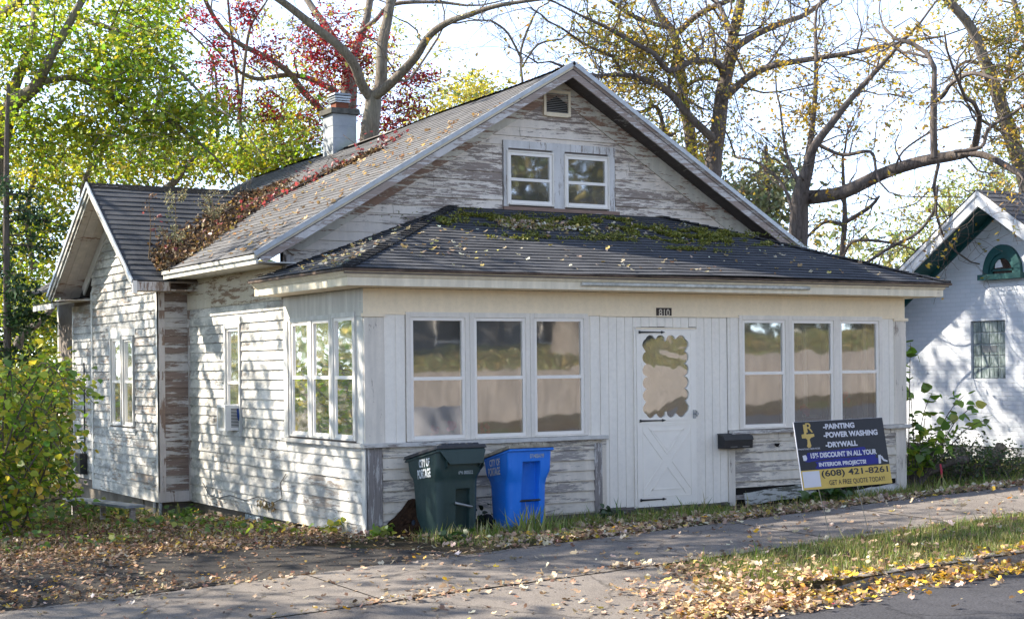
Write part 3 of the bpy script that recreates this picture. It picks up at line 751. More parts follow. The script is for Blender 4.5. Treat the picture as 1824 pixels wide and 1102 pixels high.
mb.build('rake_frieze', 'rake_frieze', house)
mb = MB()                                          # window surround
mb.fbox(GF, 2.935, 3.0, 0, .030, 3.62, 4.35); mb.fbox(GF, 3.655, 3.83, 0, .030, 3.62, 4.35); mb.fbox(GF, 4.50, 4.60, 0, .030, 3.62, 4.35)
mb.fbox(GF, 2.925, 4.61, 0, .033, 4.35, 4.445); mb.build('window_surround', peel('surround', (.74, .71, .68), (.32, .26, .22), .52, 'z', seed=25, board=3), house)
mb = MB(); mb.fbox(GF, 2.92, 4.66, 0, .05, 3.575, 3.62); mb.build('sill', peel('sill brown', (.5, .44, .4), (.26, .17, .13), .66, 'x', seed=26), house)
for g in gw: window(GF, g[0]+.015, g[1]-.015, g[2], g[3], (g[2]+g[3])/2-.02, casing=.02, depth=.045, backing='dark', n0=.0, bar=.04)
mb = MB(); v0, v1, z0, z1 = 3.555, 3.885, 4.835, 5.085    # vent
mb.fbox(GF, v0-.035, v0, 0, .05, z0-.04, z1+.03); mb.fbox(GF, v1, v1+.035, 0, .05, z0-.04, z1+.03); mb.fbox(GF, v0, v1, 0, .052, z0-.05, z0); mb.fbox(GF, v0, v1, 0, .05, z1, z1+.03)
vent = mb.build('vent', 'beam', house); q = MB(); q.fbox(GF, v0, v1, .018, .020, z0, z1); q.build('backing', 'dark', vent); q = MB()
for i in range(11):
    z = z0+.006+i*.0225
    q.hexa([GF[0]+Vector(p) for p in ((v0, -.048, z), (v1, -.048, z), (v1, -.022, z+.013), (v0, -.022, z+.013), (v0, -.048, z+.004), (v1, -.048, z+.004), (v1, -.022, z+.017), (v0, -.022, z+.017))])
q.build('louvre', plain('louvre grey', (.30, .28, .25), .7), vent)
# rusty gutter stub at the left foot of the gable
mb = MB(); mb.tube([(.03, PD-.05, 2.55), (.03, PD-.05, 2.93)], .028, 8); mb.box(-.012, .115, PD-.034, PD-.004, 2.48, 2.92); mb.build('corner_board', 'trim_brown', house)

# ---- porch roof (hip)
PE = -.42; PX0, PX1 = -.42, W+.42; PZ = 2.625; PS = (3.585-PZ)/(PD-PE)
run = PD-PE; plen = math.hypot(run, 3.585-PZ); Tf = Vector((0, run, 3.585-PZ)).normalized()
def pwarp(p): return Vector((p.x, p.y, p.z-.012*math.sin(p.x*.9)*(1-(p.y-PE)/run)+.006*mn.noise(p*1.7)))
proof = MB(); shingles(proof, (PX0, PE, PZ), (1, 0, 0), Tf, [(0, 0), (PX1-PX0, 0), (PX1-PX0-run, plen), (run, plen)], warp=pwarp, seedo=5, exp=.118, lift=.010, cvar=.5)
TsL = Vector((run, 0, 3.585-PZ)).normalized(); TsR = Vector((-run, 0, 3.585-PZ)).normalized()
shingles(proof, (PX0, PE, PZ), (0, 1, 0), TsL, [(0, 0), (run, 0), (run, plen)], warp=pwarp, seedo=6, exp=.118, lift=.010)
shingles(proof, (PX1, PE, PZ), (0, 1, 0), TsR, [(0, 0), (run, 0), (run, plen)], warp=pwarp, seedo=7, exp=.118, lift=.010)
proof.build('porch_roof', 'shingle', house, fix=False)
mb = MB()
for (hx, sg) in ((PX0, 1), (PX1, -1)):              # hip caps
    a = Vector((hx, PE, PZ)); b = Vector((hx+sg*run, PD, 3.585)); n = 29
    for i in range(n):
        p = a.lerp(b, i/n); q_ = a.lerp(b, (i+1.25)/n)
        h0, h1 = Vector((0, 0, .034)), Vector((0, 0, .018))
        for dv in (Vector((sg*.13, 0, 0)), Vector((0, .13, 0))):
            dn_ = Vector((0, 0, -.0)) ; down = Vector((-sg*0, 0, 0))
            side = Vector((sg*.13, 0, 0)) if dv.x else Vector((0, .13, 0))
            sidez = 0
            e0 = p+side+Vector((0, 0, 0)); e1 = q_+side
            mb.add([pwarp(p+h0), pwarp(q_+h1), pwarp(q_+side+h1*.8), pwarp(p+side+h0*.9)], [(0, 1, 2, 3)])
        mb.add([pwarp(p+h0), pwarp(p+h0+Vector((sg*.13, 0, 0))-Vector((0, 0, .003))), pwarp(p+Vector((sg*.13, 0, 0))), pwarp(p)], [(0, 1, 2, 3)])
mb.build('hip_cap', 'shingle_old', house, fix=False)
mb = MB()
q4 = [(PX0+.01, PE+.01, PZ-.006), (PX1-.01, PE+.01, PZ-.006), (PX1-run, PD, 3.575), (PX0+run, PD, 3.575)]
deck(mb, q4, .02, None, .035); deck(mb, [(PX0+.01, PE+.01, PZ-.006), (PX0+run, PD, 3.575), (PX0+.01, PD, PZ-.006)], .02); deck(mb, [(PX1-.01, PE+.01, PZ-.006), (PX1-run, PD, 3.575), (PX1-.01, PD, PZ-.006)], .02)
mb.build('roof_deck', 'inner', house)
# metal drip strip, crown and fascia round the porch eave
def ring_profile(name, prof, mat):
    """profile (outset, z) swept round the three open sides"""
    q = MB(); n = len(prof)
    cs = []
    for o_, z in prof:
        cs.append([Vector((0-o_, PD, z)), Vector((0-o_, 0-o_, z)), Vector((W+o_, 0-o_, z)), Vector((W+o_, PD, z))])
    for j in range(3):
        b = len(q.v); q.v += [tuple(cs[i][j]) for i in range(n)]+[tuple(cs[i][j+1]) for i in range(n)]
        q.f += [(b+i, b+(i+1) % n, b+n+(i+1) % n, b+n+i) for i in range(n)]
    return q.build(name, mat, house, fix=True)
ring_profile('drip_edge', [(.432, 2.618), (.432, 2.596), (.418, 2.592), (.40, 2.60), (.40, 2.615)], plain('rusty drip strip', (.16, .11, .08), .7, .3, .3, var=.4, nscale=6))
ring_profile('eave_crown', [(.405, 2.600), (.398, 2.585), (.372, 2.563), (.362, 2.545), (.345, 2.53), (.345, 2.60)], 'fascia')
ring_profile('eave_fascia', [(.352, 2.531), (.352, 2.452), (.338, 2.452), (.338, 2.531)], 'fascia')
mb = MB(); mb.box(-.338, W+.338, -.338, -.011, 2.449, 2.462); mb.box(-.338, -.023, -.0, PD, 2.449, 2.462); mb.box(W+.023, W+.338, 0, PD, 2.449, 2.462); mb.build('soffit', 'beam', house)
mb = MB(); mb.tube([(2.42, -.372, 2.512), (5.66, -.372, 2.520)], .021, 10); mb.box(2.42, 2.44, -.37, -.352, 2.50, 2.53); mb.build('eave_pipe', plain('old white pipe', (.66, .65, .58), .6, var=.25, nscale=14), house)

# ---- wing
WX = -.425; WY0, WY1 = 5.52, 8.64; RY, RZ = 7.14, 4.235; WE = -.90
EN, EF = 5.05, 9.40; WEZ = 2.775; sn = (RZ-WEZ)/(RY-EN); sf = (RZ-WEZ)/(EF-RY)
WF = frame((WX, 0, 0), (0, 1, 0), (-1, 0, 0))
wl = lambda z: max(WY0, EN+(z+.05-WEZ)/sn); wr = lambda z: min(WY1, EF-(z+.05-WEZ)/sf)
wops = [(ww[0][0]-.035, ww[1][1]+.035, ww[0][2]-.035, ww[1][3]+.05)]
mb = MB(); sheath(mb, WF, wl, wr, SK, 4.1, [(a-.035, b+.035, c-.035, d+.035) for a, b, c, d in ww], nz=30); mb.build('wing_wall', 'inner', house)
mb = MB(); clap(mb, WF, wl, wr, SK+.13, 4.1, [(ww[0][0]-.11, ww[1][1]+.11, ww[0][2]-.13, ww[1][3]+.14)], seedo=12, jit=.004); mb.build('wing_siding', 'sid_wing', house)
mb = MB(); mb.fbox(WF, WY0-.016, WY1, 0, .020, SK-.02, SK+.125); mb.build('skirt_board', 'sid_side', house)
WR = frame((0, WY0, 0), (1, 0, 0), (0, -1, 0))
mb = MB(); mb.fbox(WR, WX+.001, 0, -.1, 0, SK, 2.80); mb.build('wing_wall', 'inner', house)
mb = MB(); clap(mb, WR, K(WX+.085), K(0.0), SK+.13, 2.78, seedo=13, jit=.004); mb.build('wing_siding', 'sid_brown', house)
mb = MB(); mb.fbox(WR, WX-.018, WX+.085, 0, .024, SK+.12, 2.70); mb.build('corner_board', 'trim_brown', house)
mb = MB(); mb.fbox(WR, WX-.020, 0, 0, .018, SK-.02, SK+.122); mb.build('skirt_board', 'trim_brown', house)
mb = MB(); mb.fbox(WF, WY0-.024, WY0+.045, 0, .022, SK+.12, 2.80); mb.fbox(WF, WY1-.05, WY1+.02, 0, .026, SK-.02, 2.80); mb.build('corner_board', 'trim_side', house)
mb = MB(); mb.fbox(SD, 5.44, 5.50, 0, .026, SK, 2.42); mb.build('corner_board', 'trim_brown', house)
w1 = None
for (a, b, c, d) in ww: window(WF, a+.01, b-.01, c, d-.0, 1.47, casing=.04, cmat='trim_side', backing='window_backing' if a > 7.1 else 'dark', bar=.03, inset=.01)
mb = MB(); mb.fbox(WF, ww[0][0]-.14, ww[1][1]+.12, 0, .026, ww[1][3]+.06, ww[1][3]+.155); mb.fbox(WF, ww[0][0]-.14, ww[1][1]+.12, 0, .05, ww[0][2]-.115, ww[0][2]-.075); mb.fbox(WF, ww[0][0]-.12, ww[1][1]+.1, 0, .03, ww[0][2]-.16, ww[0][2]-.115); mb.build('window_trim', 'trim_side', house)
window(SD, sw[0], sw[1], sw[2], sw[3], 1.46, casing=.045, cmat='trim_side', backing='window_backing', inset=.01)
mb = MB(); mb.fbox(SD, sw[0]-.10, sw[1]+.10, 0, .028, sw[3]+.082, sw[3]+.17); mb.fbox(SD, sw[0]-.10, sw[1]+.10, 0, .05, sw[2]-.095, sw[2]-.055); mb.fbox(SD, sw[0]-.09, sw[1]+.09, 0, .026, sw[2]-.15, sw[2]-.095); mb.build('window_trim', 'trim_side', house)
# wing roof: near slope meets the main roof in a valley
sln = math.hypot(RY-EN, RZ-WEZ); slf = math.hypot(EF-RY, RZ-WEZ)
Tn = Vector((0, RY-EN, RZ-WEZ)).normalized(); Tfar = Vector((0, -(EF-RY), RZ-WEZ)).normalized()
xv0 = EL+(WEZ-EZ)/SLP; xv1 = EL+(RZ-EZ)/SLP
mb = MB(); shingles(mb, (WE, EN, WEZ), (1, 0, 0), Tn, [(0, 0), (max(.1, xv0-WE)+.4, 0), (xv1-WE+.15, sln), (0, sln)], seedo=20, exp=.13, warp=lambda p: p+Vector((0, 0, .012*mn.noise(p*1.5))), cvar=.4)
shingles(mb, (WE, EF, WEZ), (1, 0, 0), Tfar, [(0, 0), (.8, 0), (xv1-WE+.15, slf), (0, slf)], seedo=21, exp=.13)
mb.build('wing_roof', 'shingle', house, fix=False)
mb = MB()
for k in range(19):
    x = WE+k*.14
    for sy_, sl_ in ((-1, sn), (1, sf)): mb.add([(x, RY, RZ+.020), (x+.16, RY, RZ+.010), (x+.16, RY+sy_*.12, RZ+.008-.12*sl_), (x, RY+sy_*.12, RZ+.014-.12*sl_)], [(0, 1, 2, 3)])
mb.build('ridge_cap', 'shingle', house, fix=False)
mb = MB(); deck(mb, [(WE+.01, EN+.01, WEZ), (.3, EN+.01, WEZ), (xv1, RY, RZ), (WE+.01, RY, RZ)], .02); deck(mb, [(WE+.01, EF-.01, WEZ), (.3, EF-.01, WEZ), (xv1, RY, RZ), (WE+.01, RY, RZ)], .02); mb.build('roof_deck', 'inner', house)
Nn_ = Vector((0, -(RZ-WEZ), RY-EN)).normalized(); Nf_ = Vector((0, RZ-WEZ, EF-RY)).normalized()
def walong(far, s0, s1, x0, x1, d0, d1, mb, mit=True):
    O_ = Vector((0, EF if far else EN, WEZ)); T_ = Tfar if far else Tn; N_ = Nf_ if far else Nn_
    L_ = slf if far else sln; k = sf if far else sn
    e0, e1 = (s1-d0*k, s1-d1*k) if mit else (s1, s1)
    mb.hexa([O_+T_*s+Vector((x, 0, 0))-N_*d for d, e in ((d1, e1), (d0, e0)) for s, x in ((s0, x0), (e, x0), (e, x1), (s0, x1))])
for far, L_ in ((False, sln), (True, slf)):
    q = MB(); walong(far, -.01, L_+.0, WE-.014, WE+.004, -.022, .03, q); q.build('drip_edge', 'drip', house)
    q = MB(); walong(far, 0, L_, WE+.006, WE+.03, .024, .10, q); walong(far, 0, L_, WE+.030, WE+.05, .024, .15, q); q.build('rake_board', peel('wing rake', (.50, .50, .46), (.22, .2, .17), .54, 'y', seed=30+far, grime_amt=.5), house)
    q = MB()
    for i in range(3): walong(far, .0, L_, WE+.052+i*.142, WE+.052+i*.142+.138, .030, .045+.004*(i % 2), q)
    q.build('rake_soffit', 'soffit_wing', house)
    q = MB(); walong(far, .30, L_, WX-.026, WX-.002, .05, .20, q); q.build('rake_frieze', 'trim_side', house)
mb = MB(); mb.box(WE+.0, WE+.055, EN-.02, EN+.03, WEZ-.16, WEZ-.0); mb.build('rake_end', 'vinyl', house)
mb = MB(); mb.box(WE+.055, -.40, EN+.0, EN+.03, WEZ-.125, WEZ-.01); mb.box(WE+.055, -.0, EN+.03, WY0, WEZ-.12, WEZ-.105); mb.build('eave_fascia', 'trim_brown', house)
mb = MB(); mb.box(WE+.055, WX, EF-.75, EF-.03, WEZ-.10, WEZ-.085); mb.build('soffit', 'soffit_wing', house)
# ---- rear addition beyond the wing
RF = frame((WX, 0, 0), (0, 1, 0), (-1, 0, 0))
mb = MB(); mb.box(WX+.01, 3.0, WY1+.021, 9.70, SK, 2.70); mb.build('rear_wall', 'inner', house)
mb = MB(); clap(mb, RF, K(WY1+.02), K(9.66), SK+.10, 2.62, seedo=15); mb.build('rear_siding', 'sid_wing', house)
mb = MB(); mb.fbox(RF, 9.66, 9.72, 0, .024, SK, 2.62); mb.build('corner_board', 'trim_side', house)
mb = MB(); shingles(mb, (-.92, WY1+.4, 2.66), (0, 1, 0), Vector((1, 0, .16)), [(0, 0), (1.25, 0), (1.25, 3.4), (0, 3.4)], seedo=22); mb.build('rear_roof', 'shingle', house, fix=False)
mb = MB(); deck(mb, [(-.90, WY1+.41, 2.65), (-.90, 10.3, 2.65), (2.4, 10.3, 3.17), (2.4, WY1+.41, 3.17)], .03); mb.box(-.91, -.885, WY1+.41, 10.28, 2.565, 2.648); mb.build('eave_fascia', 'fascia_y', house)
# ---- foundation
mb = MB(); mb.box(.07, .25, 2.1, 5.6, -1.0, SK); mb.box(.06, .24, 2.9, 3.25, -1.0, SK-.01); mb.box(WX+.10, .15, 5.75, 6.5, -1.0, SK); mb.box(WX+.08, .3, 6.5, 9.66, -1.2, SK); mb.box(.15, W-.05, .3, .4, -.6, SK); mb.build('foundation', 'found', house)
mb = MB(); mb.box(.3, .35, .4, 2.1, -.8, SK); mb.box(.20, .3, 5.6, 5.76, -1, SK); mb.build('crawl_space', 'dark', house)
mb = MB(); mb.box(.02, .07, 3.05, 3.55, -.30, -.14)
for i in range(4): mb.box(.012, .02, 3.07+i*.12, 3.16+i*.12, -.285, -.155)
mb.build('foundation_vent', plain('vent pale blue', (.5, .55, .57), .6), house)
mb = MB()
for y_ in (5.62, 5.86): mb.tube([(WX+.05, y_, -.6), (WX+.05, y_, SK)], .03, 8)
mb.build('support_post', 'metal', house)
# ---- chimney
mb = MB(); C0 = (3.50, 3.92, 8.62, 9.02)
rc = random.Random(3)
for i in range(6):
    z = 4.56+i*.2
    mb.box(C0[0]+rc.uniform(-.003, .003), C0[1]+rc.uniform(-.003, .003), C0[2]+rc.uniform(-.003, .003), C0[3], z+.003, z+.197)
mb.box(C0[0]+.006, C0[1]-.006, C0[2]+.006, C0[3]-.006, 4.7, 5.745)
s = NT('chimney block'); n_ = s.noise(s.co('Object', (1, 1, 1)), 3.5, 6, .7); n2_ = s.noise(s.co('Object', (1, 1, .6)), 2.2, 3)
s.col(s.mix(s.ramp(n2_, [(.45, 0), (.62, 1)]), s.ramp(n_, [(.3, (.27, .29, .31)), (.7, (.37, .39, .41))]), (.30, .32, .25))); s.rgh(.9, .1); s.bump(s.noise(s.co(), 40, 5, .7), .4, .005)
ch = mb.build('chimney', s.m, house, bevel=.005)
q = MB(); q.hexa([(C0[0]-.05, C0[2]-.05, 5.76), (C0[1]+.05, C0[2]-.05, 5.76), (C0[1]+.05, C0[3]+.05, 5.76), (C0[0]-.05, C0[3]+.05, 5.76), (C0[0]-.04, C0[2]-.04, 5.85), (C0[1]+.04, C0[2]-.04, 5.85), (C0[1]+.04, C0[3]+.04, 5.85), (C0[0]-.04, C0[3]+.04, 5.85)]); q.build('cap_slab', 'concrete_cap', ch, bevel=.006)
q = MB(); q.box(3.60, 3.82, 8.71, 8.93, 5.85, 5.96); q.build('flue', 'flue', ch)
q = MB(); 
q.box(3.575, 3.845, 8.685, 8.955, 5.961, 5.98)
for z, e in ((5.995, .012), (6.035, .02)): q.box(3.59-e, 3.83+e, 8.70-e, 8.94+e, z, z+.028)
for x in (3.60, 3.81):
    for y in (8.71, 8.92): q.box(x, x+.012, y, y+.012, 5.98, 6.08)
q.hexa([(3.55, 8.66, 6.075), (3.87, 8.66, 6.075), (3.87, 8.98, 6.075), (3.55, 8.98, 6.075), (3.58, 8.69, 6.115), (3.84, 8.69, 6.115), (3.84, 8.95, 6.115), (3.58, 8.95, 6.115)])
q.build('rain_cap', 'metal', ch)

# ------------------------------------------------------------------ lettering
def text(body, O, U, V, w, h, mat, parent=None, bold=.0, name='lettering', thick=.0015):
    """letters centred on O, w along U, h along V"""
    c = bpy.data.curves.new(name, 'FONT'); c.body = body; c.offset = bold; c.extrude = 0.0
    o = bpy.data.objects.new('tmp', c); COL.objects.link(o); bpy.context.view_layer.update()
    me = bpy.data.meshes.new_from_object(o.evaluated_get(bpy.context.evaluated_depsgraph_get())); bpy.data.objects.remove(o); bpy.data.curves.remove(c)
    n = len(me.vertices); a = np.empty(n*3); me.vertices.foreach_get('co', a); a = a.reshape(-1, 3)
    mn_, mx = a.min(0), a.max(0); ctr = (mn_+mx)/2; sx, sy = w/(mx[0]-mn_[0]), h/(mx[1]-mn_[1])
    U, V, O = Vector(U).normalized(), Vector(V).normalized(), Vector(O); Nn = U.cross(V)
    X = (a[:, 0]-ctr[0])*sx; Y = (a[:, 1]-ctr[1])*sy
    P = np.outer(X, U)+np.outer(Y, V)+np.array(O)
    me.vertices.foreach_set('co', P.ravel()); me.name = name; me.materials.clear(); me.materials.append(M_[mat] if isinstance(mat, str) else mat)
    me.update(); r = bpy.data.objects.new(name, me); COL.objects.link(r)
    if parent: r.parent = parent
    return r
# house number
hn = empty('house_number', 'small dark number plaque reading 810 above the white door', 'number plate')
mb = MB(); mb.fbox(FR, 3.675, 3.885, .011, .022, 2.245-.075, 2.245+.035)
mb.build('plaque', plain('dark plaque', (.045, .03, .022), .5), hn)
M_['num'] = plain('number enamel', (.62, .55, .45), .5, bump=0)
text('810', (3.78, -.0235, 2.225), (1, 0, 0), (0, 0, 1), .155, .082, 'num', hn, .012)
# mailbox
mbx = empty('mailbox', 'black horizontal metal mailbox mounted on the wall right of the white door', 'mailbox')
q = MB(); x0, x1 = 4.53, 4.955
q.prism([Vector((x0, -.028, .635)), Vector((x0, -.15, .635)), Vector((x0, -.155, .735)), Vector((x0, -.13, .775)), Vector((x0, -.028, .80))], (x1-x0, 0, 0)); q.build('body', 'black', mbx, bevel=.004)
q = MB(); q.prism([Vector((x0-.006, -.024, .803)), Vector((x0-.006, -.133, .779)), Vector((x0-.006, -.162, .733)), Vector((x0-.006, -.167, .735)), Vector((x0-.006, -.137, .787)), Vector((x0-.006, -.024, .812))], (x1-x0+.012, 0, 0)); q.build('lid', plain('dusty black lid', (.06, .06, .058), .8), mbx)
q = MB(); q.box(4.62, 4.72, -.158, -.1525, .655, .659); q.box(4.80, 4.90, -.158, -.1525, .655, .659); q.build('slot', 'metal', mbx)
# window air conditioner
ac = empty('air_conditioner', 'white window air conditioner with side louvres, jutting from the narrow side window', 'air conditioner')
y0, y1 = 3.60, 3.90; xa = -.19; z0, z1 = .875, 1.19
mwh = plain('ac white', (.76, .76, .74), .5, bump=.05, var=.06)
q = MB(); q.box(xa, .0, y0, y1, z0, z1); q.build('body', mwh, ac, bevel=.006)
q = MB(); q.box(xa-.008, xa-.001, y0+.03, y1-.03, z0+.03, z1-.03); grille = q.build('coil', plain('ac coil', (.50, .48, .42), .7, bump=.6, bscale=300), ac)
q = MB()
for a, b, c, d in ((y0, y1, z1-.03, z1), (y0, y1, z0, z0+.03), (y0, y0+.03, z0+.03, z1-.03), (y1-.03, y1, z0+.03, z1-.03)): q.box(xa-.014, xa-.001, a, b, c, d)
q.build('frame', mwh, ac)
q = MB()
for i in range(13): z = z0+.045+i*.018; q.box(xa+.06, xa+.16, y0-.003, y0-.0, z, z+.009)
q.build('louvre', 'dark', ac)
q = MB(); q.tube([(xa+.15, y0-.004, z0+.26), (xa+.155, y0-.02, z0+.17), (xa+.16, y0-.012, z0+.12)], [.014, .022, .010], 7); q.build('blue_rag', plain('blue cloth', (.03, .07, .25), .9), ac, smooth=True)
# ------------------------------------------------------------------ neighbour house
nb = empty('neighbour_house', 'white painted brick house with dark green roof trim at the right edge', 'house', (0, 0, 0))
NX = 12.0; NA, NZA = 2.30, 4.20      # apex y, z of the rake
NSL = .665
def brick():
    s = NT('painted brick')
    sep = s.n('SeparateXYZ'); s.l(s.co(), sep.inputs[0]); cb = s.n('CombineXYZ'); s.l(sep.outputs[1], cb.inputs[0]); s.l(sep.outputs[2], cb.inputs[1])
    b = s.n('TexBrick'); b.inputs['Scale'].default_value = 1; b.inputs['Brick Width'].default_value = .21; b.inputs['Row Height'].default_value = .068
    b.inputs['Mortar Size'].default_value = .006; b.inputs['Mortar Smooth'].default_value = .6
    b.inputs['Color1'].default_value = (.68, .70, .74, 1); b.inputs['Color2'].default_value = (.61, .65, .69, 1); b.inputs['Mortar'].default_value = (.575, .605, .64, 1)
    s.l(cb.outputs[0], b.inputs['Vector'])
    n = s.noise(s.co(), 1.3, 6, .6)
    s.col(s.mix(s.ramp(n, [(.4, .25), (.7, 0)]), b.outputs['Color'], (.48, .50, .52))); s.rgh(.75, .2)
    n3 = s.noise(s.co(), 25, 4, .6)
    s.bump(s.math('ADD', s.math('MULTIPLY', b.outputs['Fac'], -.8), s.math('MULTIPLY', n3, .9)), .6, .009); return s.m
m_brick = brick()
NF = frame((NX, 0, 0), (0, 1, 0), (-1, 0, 0))
nl = lambda z: max(-3.5, NA-(4.05-z)/NSL); nr = lambda z: min(7.5, NA+(4.05-z)/NSL)
aw = (2.36, .33, 2.99)               # arch centre y, radius, springline z
gbk = (2.345, 3.045, 1.36, 2.27)
mb = MB(); sheath(mb, NF, nl, nr, .30, 4.0, [(gbk[0], gbk[1], gbk[2], gbk[3])], th=.2, nz=40); mb.build('brick_wall', m_brick, nb)
mb = MB(); mb.box(NX+.21, NX+8, -3.5, -3.3, .3, 2.8); mb.box(NX+.21, NX+8, 7.3, 7.5, .3, 2.8); mb.build('brick_wall', m_brick, nb)
s = NT('neighbour base'); n = s.noise(s.co(), 2.4, 5, .6); s.col(s.ramp(n, [(.46, (.012, .016, .022)), (.56, (.42, .43, .44))])); s.rgh(.8)
mb = MB(); mb.box(NX+.02, NX+8, -3.48, 7.48, -.6, .299); mb.build('foundation', s.m, nb)
m_green = plain('dark green paint', (.012, .085, .085), .5, .4, var=.15); m_white = plain('white trim', (.72, .73, .74), .5)
XO = NX-.62
def npt(x, y, d): return Vector((x, y, NZA-abs(y-NA)*NSL-d))
for sg in (1, -1):
    ye = NA+sg*3.6
    q = MB(); q.prism([npt(XO, NA, .0), npt(XO, ye, .0), npt(XO, ye, .20), npt(XO, NA, .20)], (.035, 0, 0)); q.build('rake_board', m_white, nb)
    q = MB(); q.prism([npt(XO-.02, NA, -.04), npt(XO-.02, ye, -.04), npt(XO-.02, ye, .035), npt(XO-.02, NA, .035)], (.02, 0, 0)); q.build('rake_trim', m_white, nb)
    q = MB(); q.prism([npt(XO+.036, NA, .10), npt(XO+.036, ye, .10), npt(XO+.036, ye, .125), npt(XO+.036, NA, .125)], (NX-XO-.04, 0, 0)); q.build('soffit', m_green, nb)
    q = MB(); q.prism([npt(NX-.05, NA, .126), npt(NX-.05, ye, .126), npt(NX-.05, ye, .20), npt(NX-.05, NA, .20)], (.048, 0, 0)); q.build('frieze_board', m_green, nb)
    q = MB(); T_ = Vector((0, -sg, NSL)).normalized(); L_ = 3.7*math.hypot(1, NSL); q.c = []
    shingles(q, (XO-.03, NA+sg*3.7, NZA+.05-3.7*NSL), (1, 0, 0), T_, [(0, 0), (8.6, 0), (8.6, L_), (0, L_)], seedo=31+sg, tab=.6, exp=.14); q.build('roof', 'shingle_old', nb, fix=False)
    q = MB(); deck(q, [npt(XO, NA, -.04), npt(XO, ye, -.04), npt(NX+8.4, ye, -.04), npt(NX+8.4, NA, -.04)], .03); q.build('roof_deck', m_green, nb)
# arched window
aa = MB(); yc, ra, zs = aw
def arch(r0, r1, x0, x1, q, n=20):
    for i in range(n):
        a0, a1 = math.pi*i/n, math.pi*(i+1)/n
        P = lambda r, a, x: Vector((x, yc+r*math.cos(a), zs+r*1.18*math.sin(a)))
        q.hexa([P(r0, a0, x0), P(r1, a0, x0), P(r1, a1, x0), P(r0, a1, x0), P(r0, a0, x1), P(r1, a0, x1), P(r1, a1, x1), P(r0, a1, x1)])
arch(ra-.07, ra+.05, NX-.06, NX+.01, aa); awd = aa.build('arched_window', m_green, nb)
q = MB(); arch(ra-.13, ra-.07, NX-.04, NX+.01, q); q.box(NX-.04, NX, yc-ra+.1, yc+ra-.1, zs+.04, zs+.07); q.build('frame', m_green, awd)
q = MB(); q.box(NX-.12, NX+.01, yc-ra-.10, yc+ra+.10, zs-.09, zs-.005); q.build('sill', m_green, awd)
q = MB(); q.add([(NX-.012, yc+(ra-.07)*math.cos(math.pi*i/16), zs+1.18*(ra-.07)*math.sin(math.pi*i/16)) for i in range(17)], [tuple(range(17))]); q.build('pane', plain('dark brown glass', (.03, .018, .015), .08, .6, bump=0), awd, fix=False)
q = MB(); q.add([(NX-.02, yc-.0, zs+.10), (NX-.02, yc+.16, zs+.09), (NX-.02, yc+.14, zs+.20), (NX-.02, yc+.05, zs+.22)], [(0, 1, 2, 3)]); q.build('paper', m_white, awd, fix=False)
# glass block window
gb = MB(); gb.fbox(NF, gbk[0], gbk[1], -.10, -.055, gbk[2], gbk[3]); gbw = gb.build('glass_block_window', plain('block mortar', (.5, .53, .53), .7), nb)
s = NT('glass block'); n = s.noise(s.co('Object', (1, 14, 3)), 2.2, 4, .6); s.col(s.ramp(n, [(.3, (.05, .07, .065)), (.52, (.20, .25, .24)), (.7, (.42, .46, .46))])); s.rgh(.12, .8); s.bump(n, .4, .02)
for j in range(5):
    for i in range(4):
        y = gbk[0]+.012+i*.172; z = gbk[2]+.010+j*.180
        q = MB(); q.fbox(NF, y, y+.158, -.06, -.035, z, z+.166); q.build('glass_block', s.m, gbw, bevel=.012)
q = MB()
for i in range(6): q.fbox(NF, gbk[0]+.20, gbk[0]+.50, -.030, -.026, 1.78+i*.018, 1.79+i*.018)
q.build('vent_slats', 'metal', gbw)

